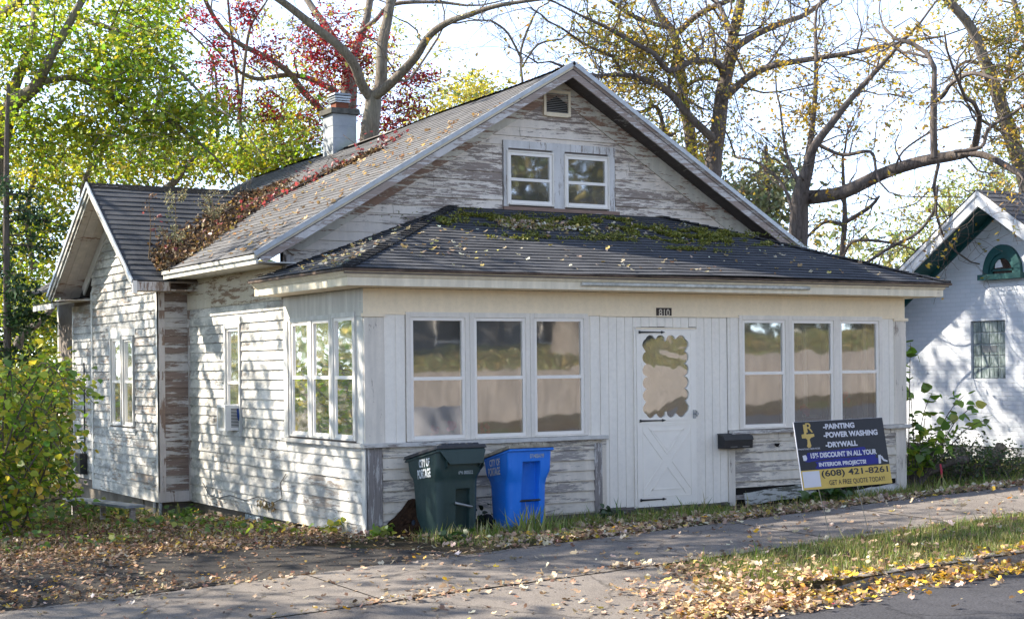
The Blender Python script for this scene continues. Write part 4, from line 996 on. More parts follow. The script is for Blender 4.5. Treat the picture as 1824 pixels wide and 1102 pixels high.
# ------------------------------------------------------------------ trash carts
def cart(name, label, cx, yf, gz, w, d, h, tip, body_m, lid_m, kind, lean=0):
    t = empty(name, label, 'trash cart', (0, 0, 0), 'wheeled carts standing by the front wall')
    NS = 12
    def ring(z, w_, d_, yoff, r, dz=0):
        out = []
        for q0, (sx, sy) in enumerate(((1, -1), (1, 1), (-1, 1), (-1, -1))):
            for i in range(NS//2+1):
                a = math.pi/2*(q0-1)+math.pi/2*i/(NS//2)
                x = sx*(w_/2-r)+r*math.cos(a); y = sy*(d_/2-r)+r*math.sin(a)
                yy = yoff+y+d_/2
                out.append((cx+x+lean*(z-gz)+tip[0]*(1-(z-gz)/h)*.0, yf+yy, z-dz*(yy/d)))
        return out
    slope = .13
    if kind == 'green':
        prof = [(0, .43, .44, .06, .06, 0), (.03, .45, .47, .05, .07, 0), (.55, .475, .55, .03, .08, .3), (.60, .485, .565, .025, .08, .35), (.655, .515, .60, .0, .06, .5), (.72, .52, .61, 0, .05, .7), (.86, .53, .63, -.005, .05, 1)]
    else:
        prof = [(0, .45, .42, .06, .08, 0), (.03, .47, .45, .05, .09, 0), (.50, .485, .51, .03, .10, .3), (.56, .495, .53, .02, .09, .4), (.645, .525, .56, .0, .05, .6), (.70, .53, .57, 0, .045, .8), (.86, .545, .60, -.005, .045, 1)]
    rings = [ring(gz+p[0]*h/.86, p[1]*w/.53, p[2]*d/.63, p[3], p[4], slope*p[5]) for p in prof]
    mb = MB(); n = len(rings[0])
    for r in rings: mb.v += r
    for k in range(len(rings)-1):
        for i in range(n): mb.f.append((k*n+i, k*n+(i+1) % n, (k+1)*n+(i+1) % n, (k+1)*n+i))
    mb.f.append(tuple(range(n))[::-1]); mb.f.append(tuple((len(rings)-1)*n+i for i in range(n)))
    b = mb.build('body', body_m, t, smooth=False)
    cs = []
    q = MB()
    if kind == 'green': rx0, rx1, rz0, rz1 = cx-.04, cx+.135, gz+.06, gz+.50
    else: rx0, rx1, rz0, rz1 = cx-.10, cx+.13, gz+.05, gz+.745
    q.hexa([(rx0, yf-.3, rz0), (rx1, yf-.3, rz0), (rx1-.01, yf+.13, rz0+.01), (rx0+.01, yf+.13, rz0+.01), (rx0, yf-.3, rz1), (rx1, yf-.3, rz1), (rx1-.01, yf+.10, rz1-.01), (rx0+.01, yf+.10, rz1-.01)])
    cs.append(q.build('c', 'dark'))
    cut(b, cs)
    bv = b.modifiers.new('bev', 'BEVEL'); bv.width = .006; bv.segments = 2; bv.limit_method = 'ANGLE'; bv.angle_limit = rad(40)
    b.data.polygons.foreach_set('use_smooth', [True]*len(b.data.polygons))
    em = b.modifiers.new('ws', 'WEIGHTED_NORMAL'); em.keep_sharp = True
    # catch bar
    q = MB()
    if kind == 'green': q.tube([(rx0-.01, yf+.02, gz+.355), (rx1+.0, yf+.0, gz+.305)], .014, 8); q.build('catch_bar', plain('grey bar', (.30, .31, .31), .4, .5, .6), t, smooth=True)
    else: q.tube([(rx0-.01, yf+.045, gz+.33), (rx1+.01, yf+.045, gz+.333)], .012, 8); q.build('catch_bar', 'black', t, smooth=True)
    # rim and lid, sloping down towards the wall
    def plate(z0, z1, ow, od, y0, m, nm, par=t, bev=.008, skew=0):
        q = MB(); zz = lambda z, y: z-slope*(y/d)
        pts = [(cx-w/2-ow, y0), (cx+w/2+ow, y0), (cx+w/2+ow, d+od), (cx-w/2-ow, d+od)]
        q.hexa([(x, yf+y, zz(z0, y)) for x, y in pts]+[(x+(.012 if x < cx else -.012), yf+y*(.97)+.008, zz(z1, y)) for x, y in pts]); return q.build(nm, m, par, bevel=bev)
    top = gz+h
    plate(top-.005, top+.022, .015, .02, -.035, body_m, 'rim')
    lid = plate(top+.023, top+.060, .022, .03, -.045, lid_m, 'lid')
    q = MB()
    for i in range(6):
        x0 = cx-w/2+.045+i*(w-.09)/6
        q.hexa([(x0, yf-.02, top+.058), (x0+.072, yf-.02, top+.058), (x0+.072, yf+d-.05, top+.058-slope), (x0, yf+d-.05, top+.058-slope), (x0+.01, yf+.0, top+.084), (x0+.062, yf+.0, top+.084), (x0+.062, yf+d-.08, top+.084-slope), (x0+.01, yf+d-.08, top+.084-slope)])
    q.build('rib', lid_m, lid, bevel=.004)
    if kind == 'green':
        q = MB(); q.prism([Vector((cx-w/2+.02, yf-.040, top+.01)), Vector((cx+w/2+.01, yf-.040, top+.01)), Vector((cx+w/2-.04, yf-.065, top-.125)), Vector((cx-w/2+.12, yf-.065, top-.125))], (0, .012, 0)); q.build('apron_flap', body_m, t, bevel=.003)
        q = MB()
        for x in (cx-w/2+.10, cx+w/2-.055, cx+w/2-.02): q.hexa([(x, yf-.035, top-.15), (x+.012, yf-.035, top-.15), (x+.012, yf+.03, top-.20), (x, yf+.03, top-.20), (x, yf-.04, top), (x+.012, yf-.04, top), (x+.012, yf+.03, top), (x, yf+.03, top)])
        q.build('gusset', body_m, t)
    for sx in (-1, 1):
        q = MB(); x = cx+sx*(w/2-.0); c = Vector((x, yf+d-.10, gz+.075))
        prof_ = [(.0, -.03), (.05, -.03), (.098, -.026), (.102, 0), (.098, .026), (.05, .03), (0, .03)]
        m_ = 20; b0 = 0
        for r, xx in prof_:
            for i in range(m_): a = 2*math.pi*i/m_; q.v.append((c.x+xx, c.y+max(r, .001)*math.cos(a), c.z+max(r, .001)*math.sin(a)))
        for k in range(len(prof_)-1):
            for i in range(m_): q.f.append((k*m_+i, k*m_+(i+1) % m_, (k+1)*m_+(i+1) % m_, (k+1)*m_+i))
        q.build('wheel', plain('tyre blue black', (.015, .02, .03), .7), t, smooth=True)
    return t, rings
def plastic(name, c, sun=None):
    s = NT(name); n = s.noise(s.co('Object', (3, 3, .8)), 3, 6, .65); n2 = s.noise(s.co(), 14, 5, .8)
    c2 = s.mix(s.ramp(n, [(.4, 0), (.75, .55)]), c, sun or tuple(k*1.4+.02 for k in c))
    c2 = s.mix(s.math('MULTIPLY', s.ramp(n2, [(.62, 0), (.72, 1)]), .4), c2, tuple(k*1.6+.03 for k in c))
    s.col(c2); s.rgh(s.ramp(n2, [(.3, .32), (.7, .55)]), .45); s.bump(s.noise(s.co(), 300, 2), .06, .001); return s.m
m_gc = plastic('green cart plastic', (.020, .043, .042), (.042, .075, .068)); m_bc = plastic('blue cart plastic', (.010, .17, .68), (.04, .23, .75))
m_lidb = plastic('black lid plastic', (.025, .027, .032), (.06, .06, .062)); m_lidt = plain('leaf-stained lid', (.42, .37, .28), .85, .15, var=.35, nscale=10, bump=.4)
gc, _ = cart('trash_cart', 'dark green wheeled cart with black lid and white lettering beside the brown slab', .685, -.76, -.10, .535, .68, .875, (0, 0), m_gc, m_lidb, 'green')
bc, _ = cart('trash_cart', 'bright blue wheeled cart with tan dusty lid, right of the dark green cart', 1.515, -.76, -.10, .52, .56, .85, (0, 0), m_bc, m_lidt, 'blue')
M_['ltr'] = plain('white stencil', (.70, .74, .76), .6, bump=0, var=.15, nscale=30); M_['ltrg'] = plain('pale stencil', (.42, .47, .48), .6, bump=0)
# side lettering: on the left faces (u runs towards the viewer, -y)
def sidetext(t, body, cx, yc, zc, w, h, x): text(body, (x, yc, zc), (0, -1, .14), (-.06, 0, 1), w, h, 'ltr', t, .035)
sidetext(gc, 'CITY OF', 0, -.50, .655, .24, .085, .413); sidetext(gc, 'PORTAGE', 0, -.475, .545, .29, .095, .421)
sidetext(bc, 'CITY OF', 0, -.49, .625, .22, .075, 1.242); sidetext(bc, 'PORTAGE', 0, -.47, .530, .25, .085, 1.2455)
text('696 000552', (.745, -.7685, .56), (1, 0, 0), (0, .0, 1), .165, .035, 'ltrg', gc, .01)
text('07140SA199', (1.59, -.7705, .695), (1, 0, 0), (0, -.02, 1), .17, .045, 'ltrg', bc, .02)
# brown slab beside the green cart
q = MB(); rs = random.Random(2)
s = NT('rotten bark'); n = s.noise(s.co('Object', (1, 1, 1)), 26, 8, .8); s.col(s.ramp(n, [(.3, (.012, .008, .006)), (.55, (.045, .024, .014)), (.75, (.10, .055, .03))])); s.rgh(.95, .1); s.bump(n, 1, .03)
nx_, ny_ = 14, 10
for j in range(ny_+1):
    for i in range(nx_+1):
        u = i/nx_; v = j/ny_
        x = .06+.62*u; z0 = -.14; zt = .27-abs(u-.68)*(.60 if u < .68 else .35); z = z0+(max(zt, -.1)-z0)*v
        y = -.34+.20*v+.025*rs.uniform(-1, 1)-.05*math.sin(u*3)*(1-v)
        q.v.append((x+rs.uniform(-.008, .008), y, z+rs.uniform(-.008, .008)*(v > 0)))
n_ = (nx_+1)*(ny_+1); q.v += [(x, y+.10+.0, z) for x, y, z in q.v]
for j in range(ny_):
    for i in range(nx_):
        a = j*(nx_+1)+i; q.f.append((a, a+1, a+nx_+2, a+nx_+1)); q.f.append((n_+a, n_+a+nx_+1, n_+a+nx_+2, n_+a+1))
for i in range(nx_): a = ny_*(nx_+1)+i; q.f.append((a, a+1, n_+a+1, n_+a))
for j in range(ny_): a = j*(nx_+1); q.f.append((a, a+nx_+1, n_+a+nx_+1, n_+a)); a += nx_; q.f.append((a, n_+a, n_+a+nx_+1, a+nx_+1))
tag(q.build('bark_slab', s.m, fix=True), 'dark brown rotten wedge leaning on the siding behind the green cart', 'wood slab')

# ------------------------------------------------------------------ yard sign
sg = empty('yard_sign', 'black and yellow painting-service yard sign tilted on two thin wire stakes', 'sign')
BLc = Vector((2.337, -4.05, .505)); BRc = Vector((3.396, -4.05, .520)); UU = BRc-BLc
VV = Vector((.012, .135, .595))
SN = UU.cross(VV).normalized()
if SN.y > 0: SN = -SN
def sp(u, v, o=.0): return BLc+UU*u+VV*(1-v)+SN*o     # v down from the top
q = MB(); q.prism([sp(0, 0, .004), sp(1, 0, .004), sp(1, 1, .004), sp(0, 1, .004)], -SN*.008)
M_['sgblk'] = plain('sign black', (.012, .012, .016), .45, .4, bump=0); M_['sgyel'] = plain('sign yellow', (.62, .44, .10), .5, bump=0, var=.06)
M_['sgblu'] = plain('sign blue', (.012, .015, .22), .5, bump=0); M_['sgwht'] = plain('sign white', (.62, .62, .66), .5, bump=0, var=.03); M_['sggld'] = plain('sign gold', (.60, .42, .12), .5, bump=0)
pan = q.build('panel', 'sgwht', sg)
q = MB(); q.prism([sp(-.001, -.004, .0035), sp(1.001, -.004, .0035), sp(1.001, -.001, .0035), sp(-.001, -.001, .0035)], -SN*.007); q.prism([sp(-.006, -.002, .0035), sp(-.001, -.002, .0035), sp(-.001, 1, .0035), sp(-.006, 1, .0035)], -SN*.007); q.build('edge', 'sgwht', pan)
def flat(pts, m, nm, o=.0046):
    q = MB(); q.add([sp(u, v, o) for u, v in pts], [tuple(range(len(pts)))]); return q.build(nm, m, pan, fix=False)
flat([(0, 0), (1, 0), (1, .72), (0, .72)], 'sgblk', 'black_face', .0042)
flat([(0, .718), (1, .712), (1, 1), (0, 1)], 'sgyel', 'yellow_band')
flat([(.012, .735), (.198, .733), (.198, .965), (.012, .968)], 'sgwht', 'white_square', .0052)
flat([(.10, .462), (.30, .452), (.50, .44), (.74, .425), (.76, .46), (.70, .49), (.82, .51), (.74, .545), (.30, .565), (.10, .60), (.06, .59), (.08, .52)], 'sgblu', 'blue_stroke')
flat([(.17, .60), (.40, .575), (.62, .565), (.86, .545), (.85, .60), (.90, .615), (.88, .69), (.60, .70), (.20, .712), (.16, .69), (.19, .65)], 'sgblu', 'blue_stroke', .0050)
UL, VL = UU.length, VV.length
def st(body, u, v, w, h, m='sgwht', b=.045): text(body, sp(u, v, .0062), UU, VV, w*UL, h*VL, m, pan, b)
st('-PAINTING', .487, .089, .355, .082); st('-POWER WASHING', .610, .2155, .615, .085); st('-DRYWALL', .489, .362, .36, .082)
st('15% DISCOUNT IN ALL YOUR', .50, .508, .745, .078); st('INTERIOR PROJECTS!', .47, .655, .53, .078)
st('(608) 421-8261', .596, .793, .755, .12, 'sgblk', .02); st('GET A FREE QUOTE TODAY!', .605, .927, .63, .085, 'sgblk', .01)
st('J', .090, .125, .055, .165, 'sggld', .012); st('R', .155, .092, .075, .14, 'sggld', .012)
st('PAINTING SERVICES', .125, .405, .235, .022, 'sgwht', .01)
flat([(.062, .19), (.20, .185), (.202, .225), (.15, .245), (.064, .245)], 'sggld', 'logo_brush'); flat([(.10, .24), (.165, .24), (.145, .265), (.15, .33), (.155, .36), (.138, .39), (.118, .39), (.105, .36), (.115, .33), (.12, .27)], 'sggld', 'logo_brush')
flat([(.040, .50), (.075, .49), (.082, .51), (.088, .545), (.075, .575), (.045, .575)], 'sgwht', 'paint_can', .0056)
flat([(.885, .565), (.915, .56), (.905, .69), (.878, .695)], 'sgwht', 'paint_roller', .0056); flat([(.915, .575), (.93, .585), (.945, .63), (.985, .655), (.98, .675), (.935, .655), (.918, .62)], 'sgwht', 'paint_roller', .0058)
for u, xg in ((.165, 2.72), (.60, 3.175)):
    q = MB(); a = sp(u*1.0+.0, .93, -.004); g = Vector((xg-.02, -4.02, G(xg, -4.02)-.05)); q.tube([a, a.lerp(g, .5), g], .0032, 5); q.build('wire_stake', 'metal', sg)

# ------------------------------------------------------------------ loose timber, debris
def plank(name, label, a, b, wd, th, up, mat, cat='board'):
    a, b = Vector(a), Vector(b); d = (b-a).normalized(); up = Vector(up); up = (up-d*up.dot(d)).normalized(); n = d.cross(up)
    q = MB(); k = 6; rs = random.Random(len(name)+int(a.x*10))
    for i in range(k):
        p0 = a.lerp(b, i/k); p1 = a.lerp(b, (i+1)/k)
    L = [a.lerp(b, i/k)+n*.01*math.sin(i*1.3) for i in range(k+1)]
    base = 0
    for i, p in enumerate(L):
        e = rs.uniform(-.006, .006) if 0 < i < k else 0
        for su, sn_ in ((-.5, -.5), (.5, -.5), (.5, .5), (-.5, .5)): q.v.append(tuple(p+up*(wd*su+e)+n*th*sn_))
    for i in range(k):
        for j in range(4): q.f.append((i*4+j, i*4+(j+1) % 4, i*4+4+(j+1) % 4, i*4+4+j))
    q.f += [(0, 1, 2, 3)[::-1], tuple(k*4+j for j in range(4))]
    return tag(q.build(name, mat), label, cat)
m_mossb = peel('mossy board', (.50, .50, .46), (.11, .11, .085), .60, 'x', seed=40)
plank('loose_board', 'mossy fallen siding board slanting below the right-hand porch windows', (4.87, -.10, .03), (5.98, -.07, .10), .15, .018, (0, .15, 1), m_mossb)
plank('loose_board', 'broken paint-flecked board lying behind the yard sign, near the porch corner', (6.6, -.12, .0), (7.35, -.08, .06), .10, .018, (0, .3, 1), 'sill')
q = MB(); q.box(-2.45, -1.9, 4.85, 4.95, -.12, -.02)
lb = empty('low_bench', 'low grey board resting on short legs by the left foundation', 'bench')
a, b = at(128, 890, 20.6), at(242, 904, 19.2)
q = MB(); d = (b-a).normalized(); n = Vector((d.y, -d.x, 0))*.13
q.hexa([a-n, b-n, b+n, a+n, a-n+Vector((0, 0, .03)), b-n+Vector((0, 0, .03)), b+n+Vector((0, 0, .03)), a+n+Vector((0, 0, .03))]); q.build('top_board', plain('grey weathered board', (.26, .29, .32), .6, var=.2), lb)
for t_ in (.04, .5, .95):
    p = a.lerp(b, t_); q = MB(); gz_ = G(p.x, p.y); q.box(p.x-.03, p.x+.03, p.y-.03, p.y+.03, gz_-.1, p.z-.001); q.build('leg', 'sill', lb)
# meter box, conduit and cable on the rear wall
mt = empty('meter_box', 'small black electric meter box with a thin pipe on the rear left wall', 'meter box')
q = MB(); q.box(WX-.13, WX-.025, 8.95, 9.22, .07, .38); q.build('box', 'black', mt, bevel=.006); q = MB(); q.tube([(WX-.04, 9.0, .38), (WX-.04, 9.0, 1.75)], .012, 6); q.build('conduit', 'black', mt)
q = MB(); pts = [(-.03, 4.95, .16), (-.035, 4.7, .02), (-.03, 4.35, .0), (-.04, 3.9, .06), (-.03, 3.4, .03), (-.035, 3.0, .10), (-.03, 2.55, .05), (-.04, 2.2, .14), (-.03, 2.28, .3), (-.03, 2.1, .42)]
q.tube(pts, .006, 5); tag(q.build('cable', plain('old grey cable', (.14, .14, .13), .8)), 'thin grey cable drooping along the bottom of the side siding', 'cable')
# distant shed below the left trees
sh = empty('shed', 'distant low shed with pale ribbed metal roof behind the left bushes', 'shed')
p0 = at(10, 735, 44); p1 = at(150, 742, 44)
zt = p0.z; xa_, ya_ = p0.x-3, p0.y
q = MB(); nrib = 44
ex_ = Vector((.862, -.507, 0)); ey_ = Vector((.507, .862, 0)); o_ = p0-ex_*4
for i in range(nrib):
    a0 = i*.25
    for (u0, u1, h0) in ((0, .19, 0), (.19, .25, .04)):
        A = o_+ex_*(a0+u0); B = o_+ex_*(a0+u1); dn = -ey_*3.2-Vector((0, 0, 2.05)); hz = Vector((0, 0, h0))
        q.hexa([A-Vector((0, 0, .05)), B-Vector((0, 0, .05)), B+dn-Vector((0, 0, .05)), A+dn-Vector((0, 0, .05)), A+hz, B+hz, B+dn+hz, A+dn+hz])
q.build('roof', plain('pale ribbed metal', (.50, .47, .55), .45, .5, .3), sh)
q = MB(); A = o_-ey_*3.0-Vector((0, 0, 2.05)); B = A+ex_*11
q.prism([A, B, B-Vector((0, 0, .9)), A-Vector((0, 0, .9))], ey_*3); q.build('wall', 'vinyl', sh)
# pink and red bits on the inner window shelf
mb = MB(); mb.box(.25, 2.75, .12, .34, .80, .83); mb.box(4.85, 7.2, .12, .34, .80, .83); mb.build('window_shelf', 'inner', house)
def posy(x, col, n, label, z=.95, r=.028):
    t = empty('artificial_flowers', label, 'flowers', (x, .22, .83)); q = MB(); rs = random.Random(int(x*100))
    for i in range(n):
        c = Vector((rs.uniform(-.05, .05), rs.uniform(-.03, .03), z-.83+rs.uniform(-.05, .05))); b0 = len(q.v)
        for a_ in range(6):
            an = a_*math.pi/3; q.add([c, c+Vector((math.cos(an)*r, -.012, math.sin(an)*r)), c+Vector((math.cos(an+1)*r, -.012, math.sin(an+1)*r))], [(0, 1, 2)])
    q.build('blossom', plain('petal '+str(x), col, .8), t, fix=False); q = MB()
    for i in range(3): q.tube([(rs.uniform(-.02, .02), 0, .03), (rs.uniform(-.04, .04), 0, z-.85)], .003, 4)
    q.build('stem', plain('stem '+str(x), (.03, .08, .02)), t); q = MB(); q.tube([(0, 0, 0), (0, 0, .07)], [.028, .036], 10); q.build('pot', 'inner', t, smooth=False); return t
posy(.90, (.40, .06, .10), 6, 'small red artificial flowers inside the first porch window'); posy(1.10, (.75, .10, .22), 9, 'pink artificial flowers at the right edge of the first porch window', .98)
posy(1.52, (.55, .07, .10), 9, 'dull red artificial flowers inside the second porch window'); posy(6.08, (.5, .04, .07), 9, 'red artificial flowers inside the middle right-hand window', 1.05, .04); posy(6.75, (.5, .04, .05), 6, 'red artificial flowers inside the last right-hand window', 1.2, .04)
# ------------------------------------------------------------------ leaves, grass: many small faces
def leaf_mat(name, trans=.5, gloss=.06):
    m = bpy.data.materials.new(name); m.use_nodes = True; t = m.node_tree; t.nodes.clear()
    o = t.nodes.new('ShaderNodeOutputMaterial'); a = t.nodes.new('ShaderNodeAttribute'); a.attribute_name = 'col'
    d = t.nodes.new('ShaderNodeBsdfDiffuse'); tr = t.nodes.new('ShaderNodeBsdfTranslucent'); mx = t.nodes.new('ShaderNodeMixShader'); mx.inputs[0].default_value = trans
    g = t.nodes.new('ShaderNodeBsdfGlossy'); g.inputs['Roughness'].default_value = .45; mx2 = t.nodes.new('ShaderNodeMixShader'); mx2.inputs[0].default_value = gloss
    t.links.new(a.outputs['Color'], d.inputs[0]); t.links.new(a.outputs['Color'], tr.inputs[0])
    t.links.new(d.outputs[0], mx.inputs[1]); t.links.new(tr.outputs[0], mx.inputs[2]); t.links.new(mx.outputs[0], mx2.inputs[1]); t.links.new(g.outputs[0], mx2.inputs[2]); t.links.new(mx2.outputs[0], o.inputs[0])
    return m
m_leaf = leaf_mat('foliage', .55); m_dry = leaf_mat('dry leaf', .25, .03); m_grass = leaf_mat('grass blade', .35, .04); m_needle = leaf_mat('needle foliage', .2, .03)
T_KITE = (np.array([(0, 0, 0), (.5, .28, .06), (1, 0, -.05), (.5, -.28, .06)]), [(0, 1, 2), (0, 2, 3)])
T_LOBE = (np.array([(0, 0, 0), (.30, .42, .05), (.42, .20, .03), (.72, .30, .02), (1, 0, -.08), (.72, -.30, .02), (.42, -.20, .03), (.30, -.42, .05)]), [(0, 1, 2), (0, 2, 3, 4), (0, 4, 5, 6), (0, 6, 7)])
T_CURL = (np.array([(0, 0, .10), (.25, .45, .22), (.40, .18, .05), (.75, .35, .20), (1, 0, .22), (.75, -.30, .03), (.42, -.18, .02), (.25, -.42, .16)]), [(0, 1, 2), (0, 2, 3, 4), (0, 4, 5, 6), (0, 6, 7)])
T_BLADE = (np.array([(0, -.035, 0), (0, .035, 0), (.10, .022, .6), (.10, -.022, .6), (.32, 0, 1.0)]), [(0, 1, 2, 3), (3, 2, 4)])
T_BIG = (np.array([(0, 0, 0), (.05, .30, .04), (.35, .48, .02), (.68, .30, 0), (1, 0, -.12), (.68, -.30, 0), (.35, -.48, .02), (.05, -.30, .04)]), [(0, 1, 2), (0, 2, 3, 4), (0, 4, 5, 6), (0, 6, 7)])
def pinnate(n=6):
    v = []; f = []
    for i in range(n):
        x = .12+.8*i/n
        for sy in (-1, 1):
            b = len(v); v += [(x, 0, 0), (x+.16, sy*.15, -.03), (x+.15, sy*.38, -.12), (x-.01, sy*.20, -.05)]; f.append((b, b+1, b+2, b+3))
    return (np.array(v), f)
T_PIN = pinnate()
def frames(nrm, spin):
    """rotation matrices with z along nrm, x spun about it"""
    n = nrm/np.maximum(1e-9, np.linalg.norm(nrm, axis=1))[:, None]
    a = np.where(np.abs(n[:, 2:3]) < .9, np.array([[0, 0, 1.]]), np.array([[1., 0, 0]]))
    x = np.cross(a, n); x /= np.linalg.norm(x, axis=1)[:, None]; y = np.cross(n, x)
    c, s = np.cos(spin)[:, None], np.sin(spin)[:, None]
    X = x*c+y*s; Y = -x*s+y*c
    return np.stack([X, Y, n], axis=2)
def scatter(name, mat, P, sz, C, tpl, R, parent=None, zs=None):
    tv, tf = tpl; n = len(P); k = len(tv)
    loc = tv[None]*sz[:, None, None]
    if zs is not None: loc = loc*np.stack([np.ones(n), np.ones(n), zs], 1)[:, None, :]
    V = np.einsum('nij,nkj->nki', R, loc)+P[:, None, :]
    lt = np.array([len(q) for q in tf], dtype=np.int32); li = np.concatenate([np.array(q) for q in tf]).astype(np.int32); nl_ = len(li)
    me = bpy.data.meshes.new(name); me.vertices.add(n*k); me.vertices.foreach_set('co', V.reshape(-1).astype(np.float32))
    me.loops.add(n*nl_); me.loops.foreach_set('vertex_index', (li[None]+(np.arange(n)*k)[:, None]).ravel().astype(np.int32))
    me.polygons.add(n*len(tf)); L = np.tile(lt, n); st_ = np.concatenate([[0], np.cumsum(L)[:-1]]).astype(np.int32)
    me.polygons.foreach_set('loop_start', st_); me.polygons.foreach_set('loop_total', L)
    me.update(calc_edges=True)
    at_ = me.color_attributes.new('col', 'FLOAT_COLOR', 'CORNER'); A = np.ones((n*nl_, 4), dtype=np.float32); A[:, :3] = np.repeat(C, nl_, axis=0); at_.data.foreach_set('color', A.ravel())
    me.materials.append(mat); o = bpy.data.objects.new(name, me); COL.objects.link(o)
    if parent: o.parent = parent
    return o
def pal(n, cols, wts, jit=.18):
    c = np.array(cols)[rng.choice(len(cols), n, p=np.array(wts)/sum(wts))]
    return np.clip(c*(1+jit*rng.standard_normal((n, 1)))*(1+.06*rng.standard_normal((n, 3))), .003, 1)
GREEN = [(.11, .23, .012), (.20, .35, .018), (.35, .46, .022), (.54, .52, .03), (.66, .48, .035)]
# ------------------------------------------------------------------ trees
def bark(name, c, lichen=(.22, .22, .18)):
    s = NT(name); n = s.noise(s.co('Object', (14, 14, 2.2)), 1.8, 7, .75, .4); n2 = s.noise(s.co(), 1.5, 4, .6)
    s.col(s.mix(s.math('MULTIPLY', s.ramp(n2, [(.45, 0), (.65, 1)]), .35), s.ramp(n, [(.3, tuple(k*.4 for k in c)), (.5, c), (.72, tuple(k*1.7 for k in c))]), lichen)); s.rgh(.95, .1); s.bump(n, .9, .04); return s.m
m_bark = bark('bark grey brown', (.19, .16, .13), (.32, .31, .26)); m_bark2 = bark('bark dark', (.15, .125, .11), (.22, .19, .165)); m_twig = m_bark
def grow(tubes, tips, p, d, L, r, lvl, maxl, rs, wander=.22, up=.03, kids=(5, 4, 3), spread=(30, 62), minr=.003):
    n = 6 if lvl < 2 else 4; pts = [p.copy()]; rr = [r]; dd = d.normalized(); q = p.copy()
    for i in range(n):
        dd = (dd+Vector((rs.gauss(0, wander), rs.gauss(0, wander), rs.gauss(0, wander)+up))).normalized(); q = q+dd*L/n; pts.append(q.copy()); rr.append(max(minr, r*(1-.72*(i+1)/n)))
    tubes.append((pts, rr, 6 if r > .03 else (4 if r > .012 else 3)))
    if lvl >= maxl: tips.append(pts); return
    for c in range(kids[min(lvl, len(kids)-1)]):
        t = rs.uniform(.25, 1); i = min(n-1, int(t*n)); b = pts[i].lerp(pts[i+1], t*n-i); dr = (pts[i+1]-pts[i]).normalized()
        ax = dr.orthogonal().normalized(); ax = Matrix.Rotation(rs.uniform(0, 6.28), 3, dr) @ ax
        nd = Matrix.Rotation(rad(rs.uniform(*spread)), 3, ax) @ dr
        grow(tubes, tips, b, nd, L*rs.uniform(.45, .75), max(minr, rr[i]*.6), lvl+1, maxl, rs, wander, up, kids, spread, minr)
def smooth(pts, rs_, n=4):
    P = [pts[0]]+list(pts)+[pts[-1]]; R_ = [rs_[0]]+list(rs_)+[rs_[-1]]; o = []; q = []
    for i in range(1, len(P)-2):
        for k in range(n):
            t = k/n; a, b, c, d = P[i-1], P[i], P[i+1], P[i+2]
            o.append(.5*((2*b)+(c-a)*t+(2*a-5*b+4*c-d)*t*t+(3*b-a-3*c+d)*t**3)); q.append(R_[i]+(R_[i+1]-R_[i])*t)
    o.append(P[-2]); q.append(R_[-2]); return o, q
def limbed(name, label, limbs, D, seed, ddepth=2.5, spacing=.55, tl=1.5, kids=(3, 3), maxl=2, cat='tree', group='trees round the house', mat=None, base=None, skip_below=None, up=.03, wander=.24, minr=.003, dense=1):
    """limbs: list of (px points [(u,v,r_px)...], depth offset at the far end, spawn twigs)"""
    rs = random.Random(seed); tubes = []; tips = []
    t = empty(name, label, cat, (0, 0, 0), group)
    for pts, dd, sp_ in limbs:
        n = len(pts); d0 = dd[0] if isinstance(dd, tuple) else 0; d1 = dd[1] if isinstance(dd, tuple) else dd
        P = []; R_ = []
        for i, (u, v, r) in enumerate(pts):
            z = D+d0+(d1-d0)*i/(max(1, n-1)); P.append(at(u, v, z)); R_.append(r*z/CF)
        P, R_ = smooth(P, R_); tubes.append((P, R_, 10 if max(R_) > .05 else 6))
        if not sp_: continue
        acc = 0
        for i in range(1, len(P)):
            seg = P[i]-P[i-1]; acc += seg.length
            while acc > spacing/(dense*sp_):
                acc -= spacing/(dense*sp_); dr = seg.normalized(); ax = Matrix.Rotation(rs.uniform(0, 6.28), 3, dr) @ dr.orthogonal().normalized()
                nd = Matrix.Rotation(rad(rs.uniform(35, 80)), 3, ax) @ dr
                Lx = tl*rs.uniform(.5, 1.2); grow(tubes, tips, P[i].copy(), nd, Lx, max(minr*1.5, min(R_[i]*.45, .012*Lx+.006)), 0, maxl, rs, wander, up, kids, minr=minr)
        e = (P[-1]-P[-2]).normalized(); grow(tubes, tips, P[-1].copy(), e, tl*1.4, max(minr*2, R_[-1]*.9), 0, maxl, rs, wander, up, kids, minr=minr)
    q = MB()
    for pts, rr, k in tubes: q.tube(pts, rr, k, cap=False)
    q.build('trunk', mat or m_bark, t, smooth=True, fix=False)
    return t, tips
def tipleaves(parent, tips, per, size, cols, wts, tpl, mat=None, frac=1.0, name='crown', spread=.12, clumpy=None, hang=.5, keep=None, jit=.2):
    P = []
    for pts in tips:
        if rng.random() > frac: continue
        if keep and not keep(pts[-1]): continue
        k = rng.poisson(per)
        for _ in range(k):
            t = rng.uniform(.2, 1)*(len(pts)-1); i = min(len(pts)-2, int(t)); b = pts[i].lerp(pts[i+1], t-i); P.append(b)
    if not P: return
    P = np.array([tuple(p) for p in P])+rng.normal(0, spread, (len(P), 3)); n = len(P)
    nr_ = rng.normal(0, 1, (n, 3)); nr_[:, 2] += hang*1.2
    return scatter(name, mat or m_leaf, P, size*rng.uniform(.6, 1.25, n), pal(n, cols, wts, jit), tpl, frames(nr_, rng.uniform(0, 6.28, n)), parent)
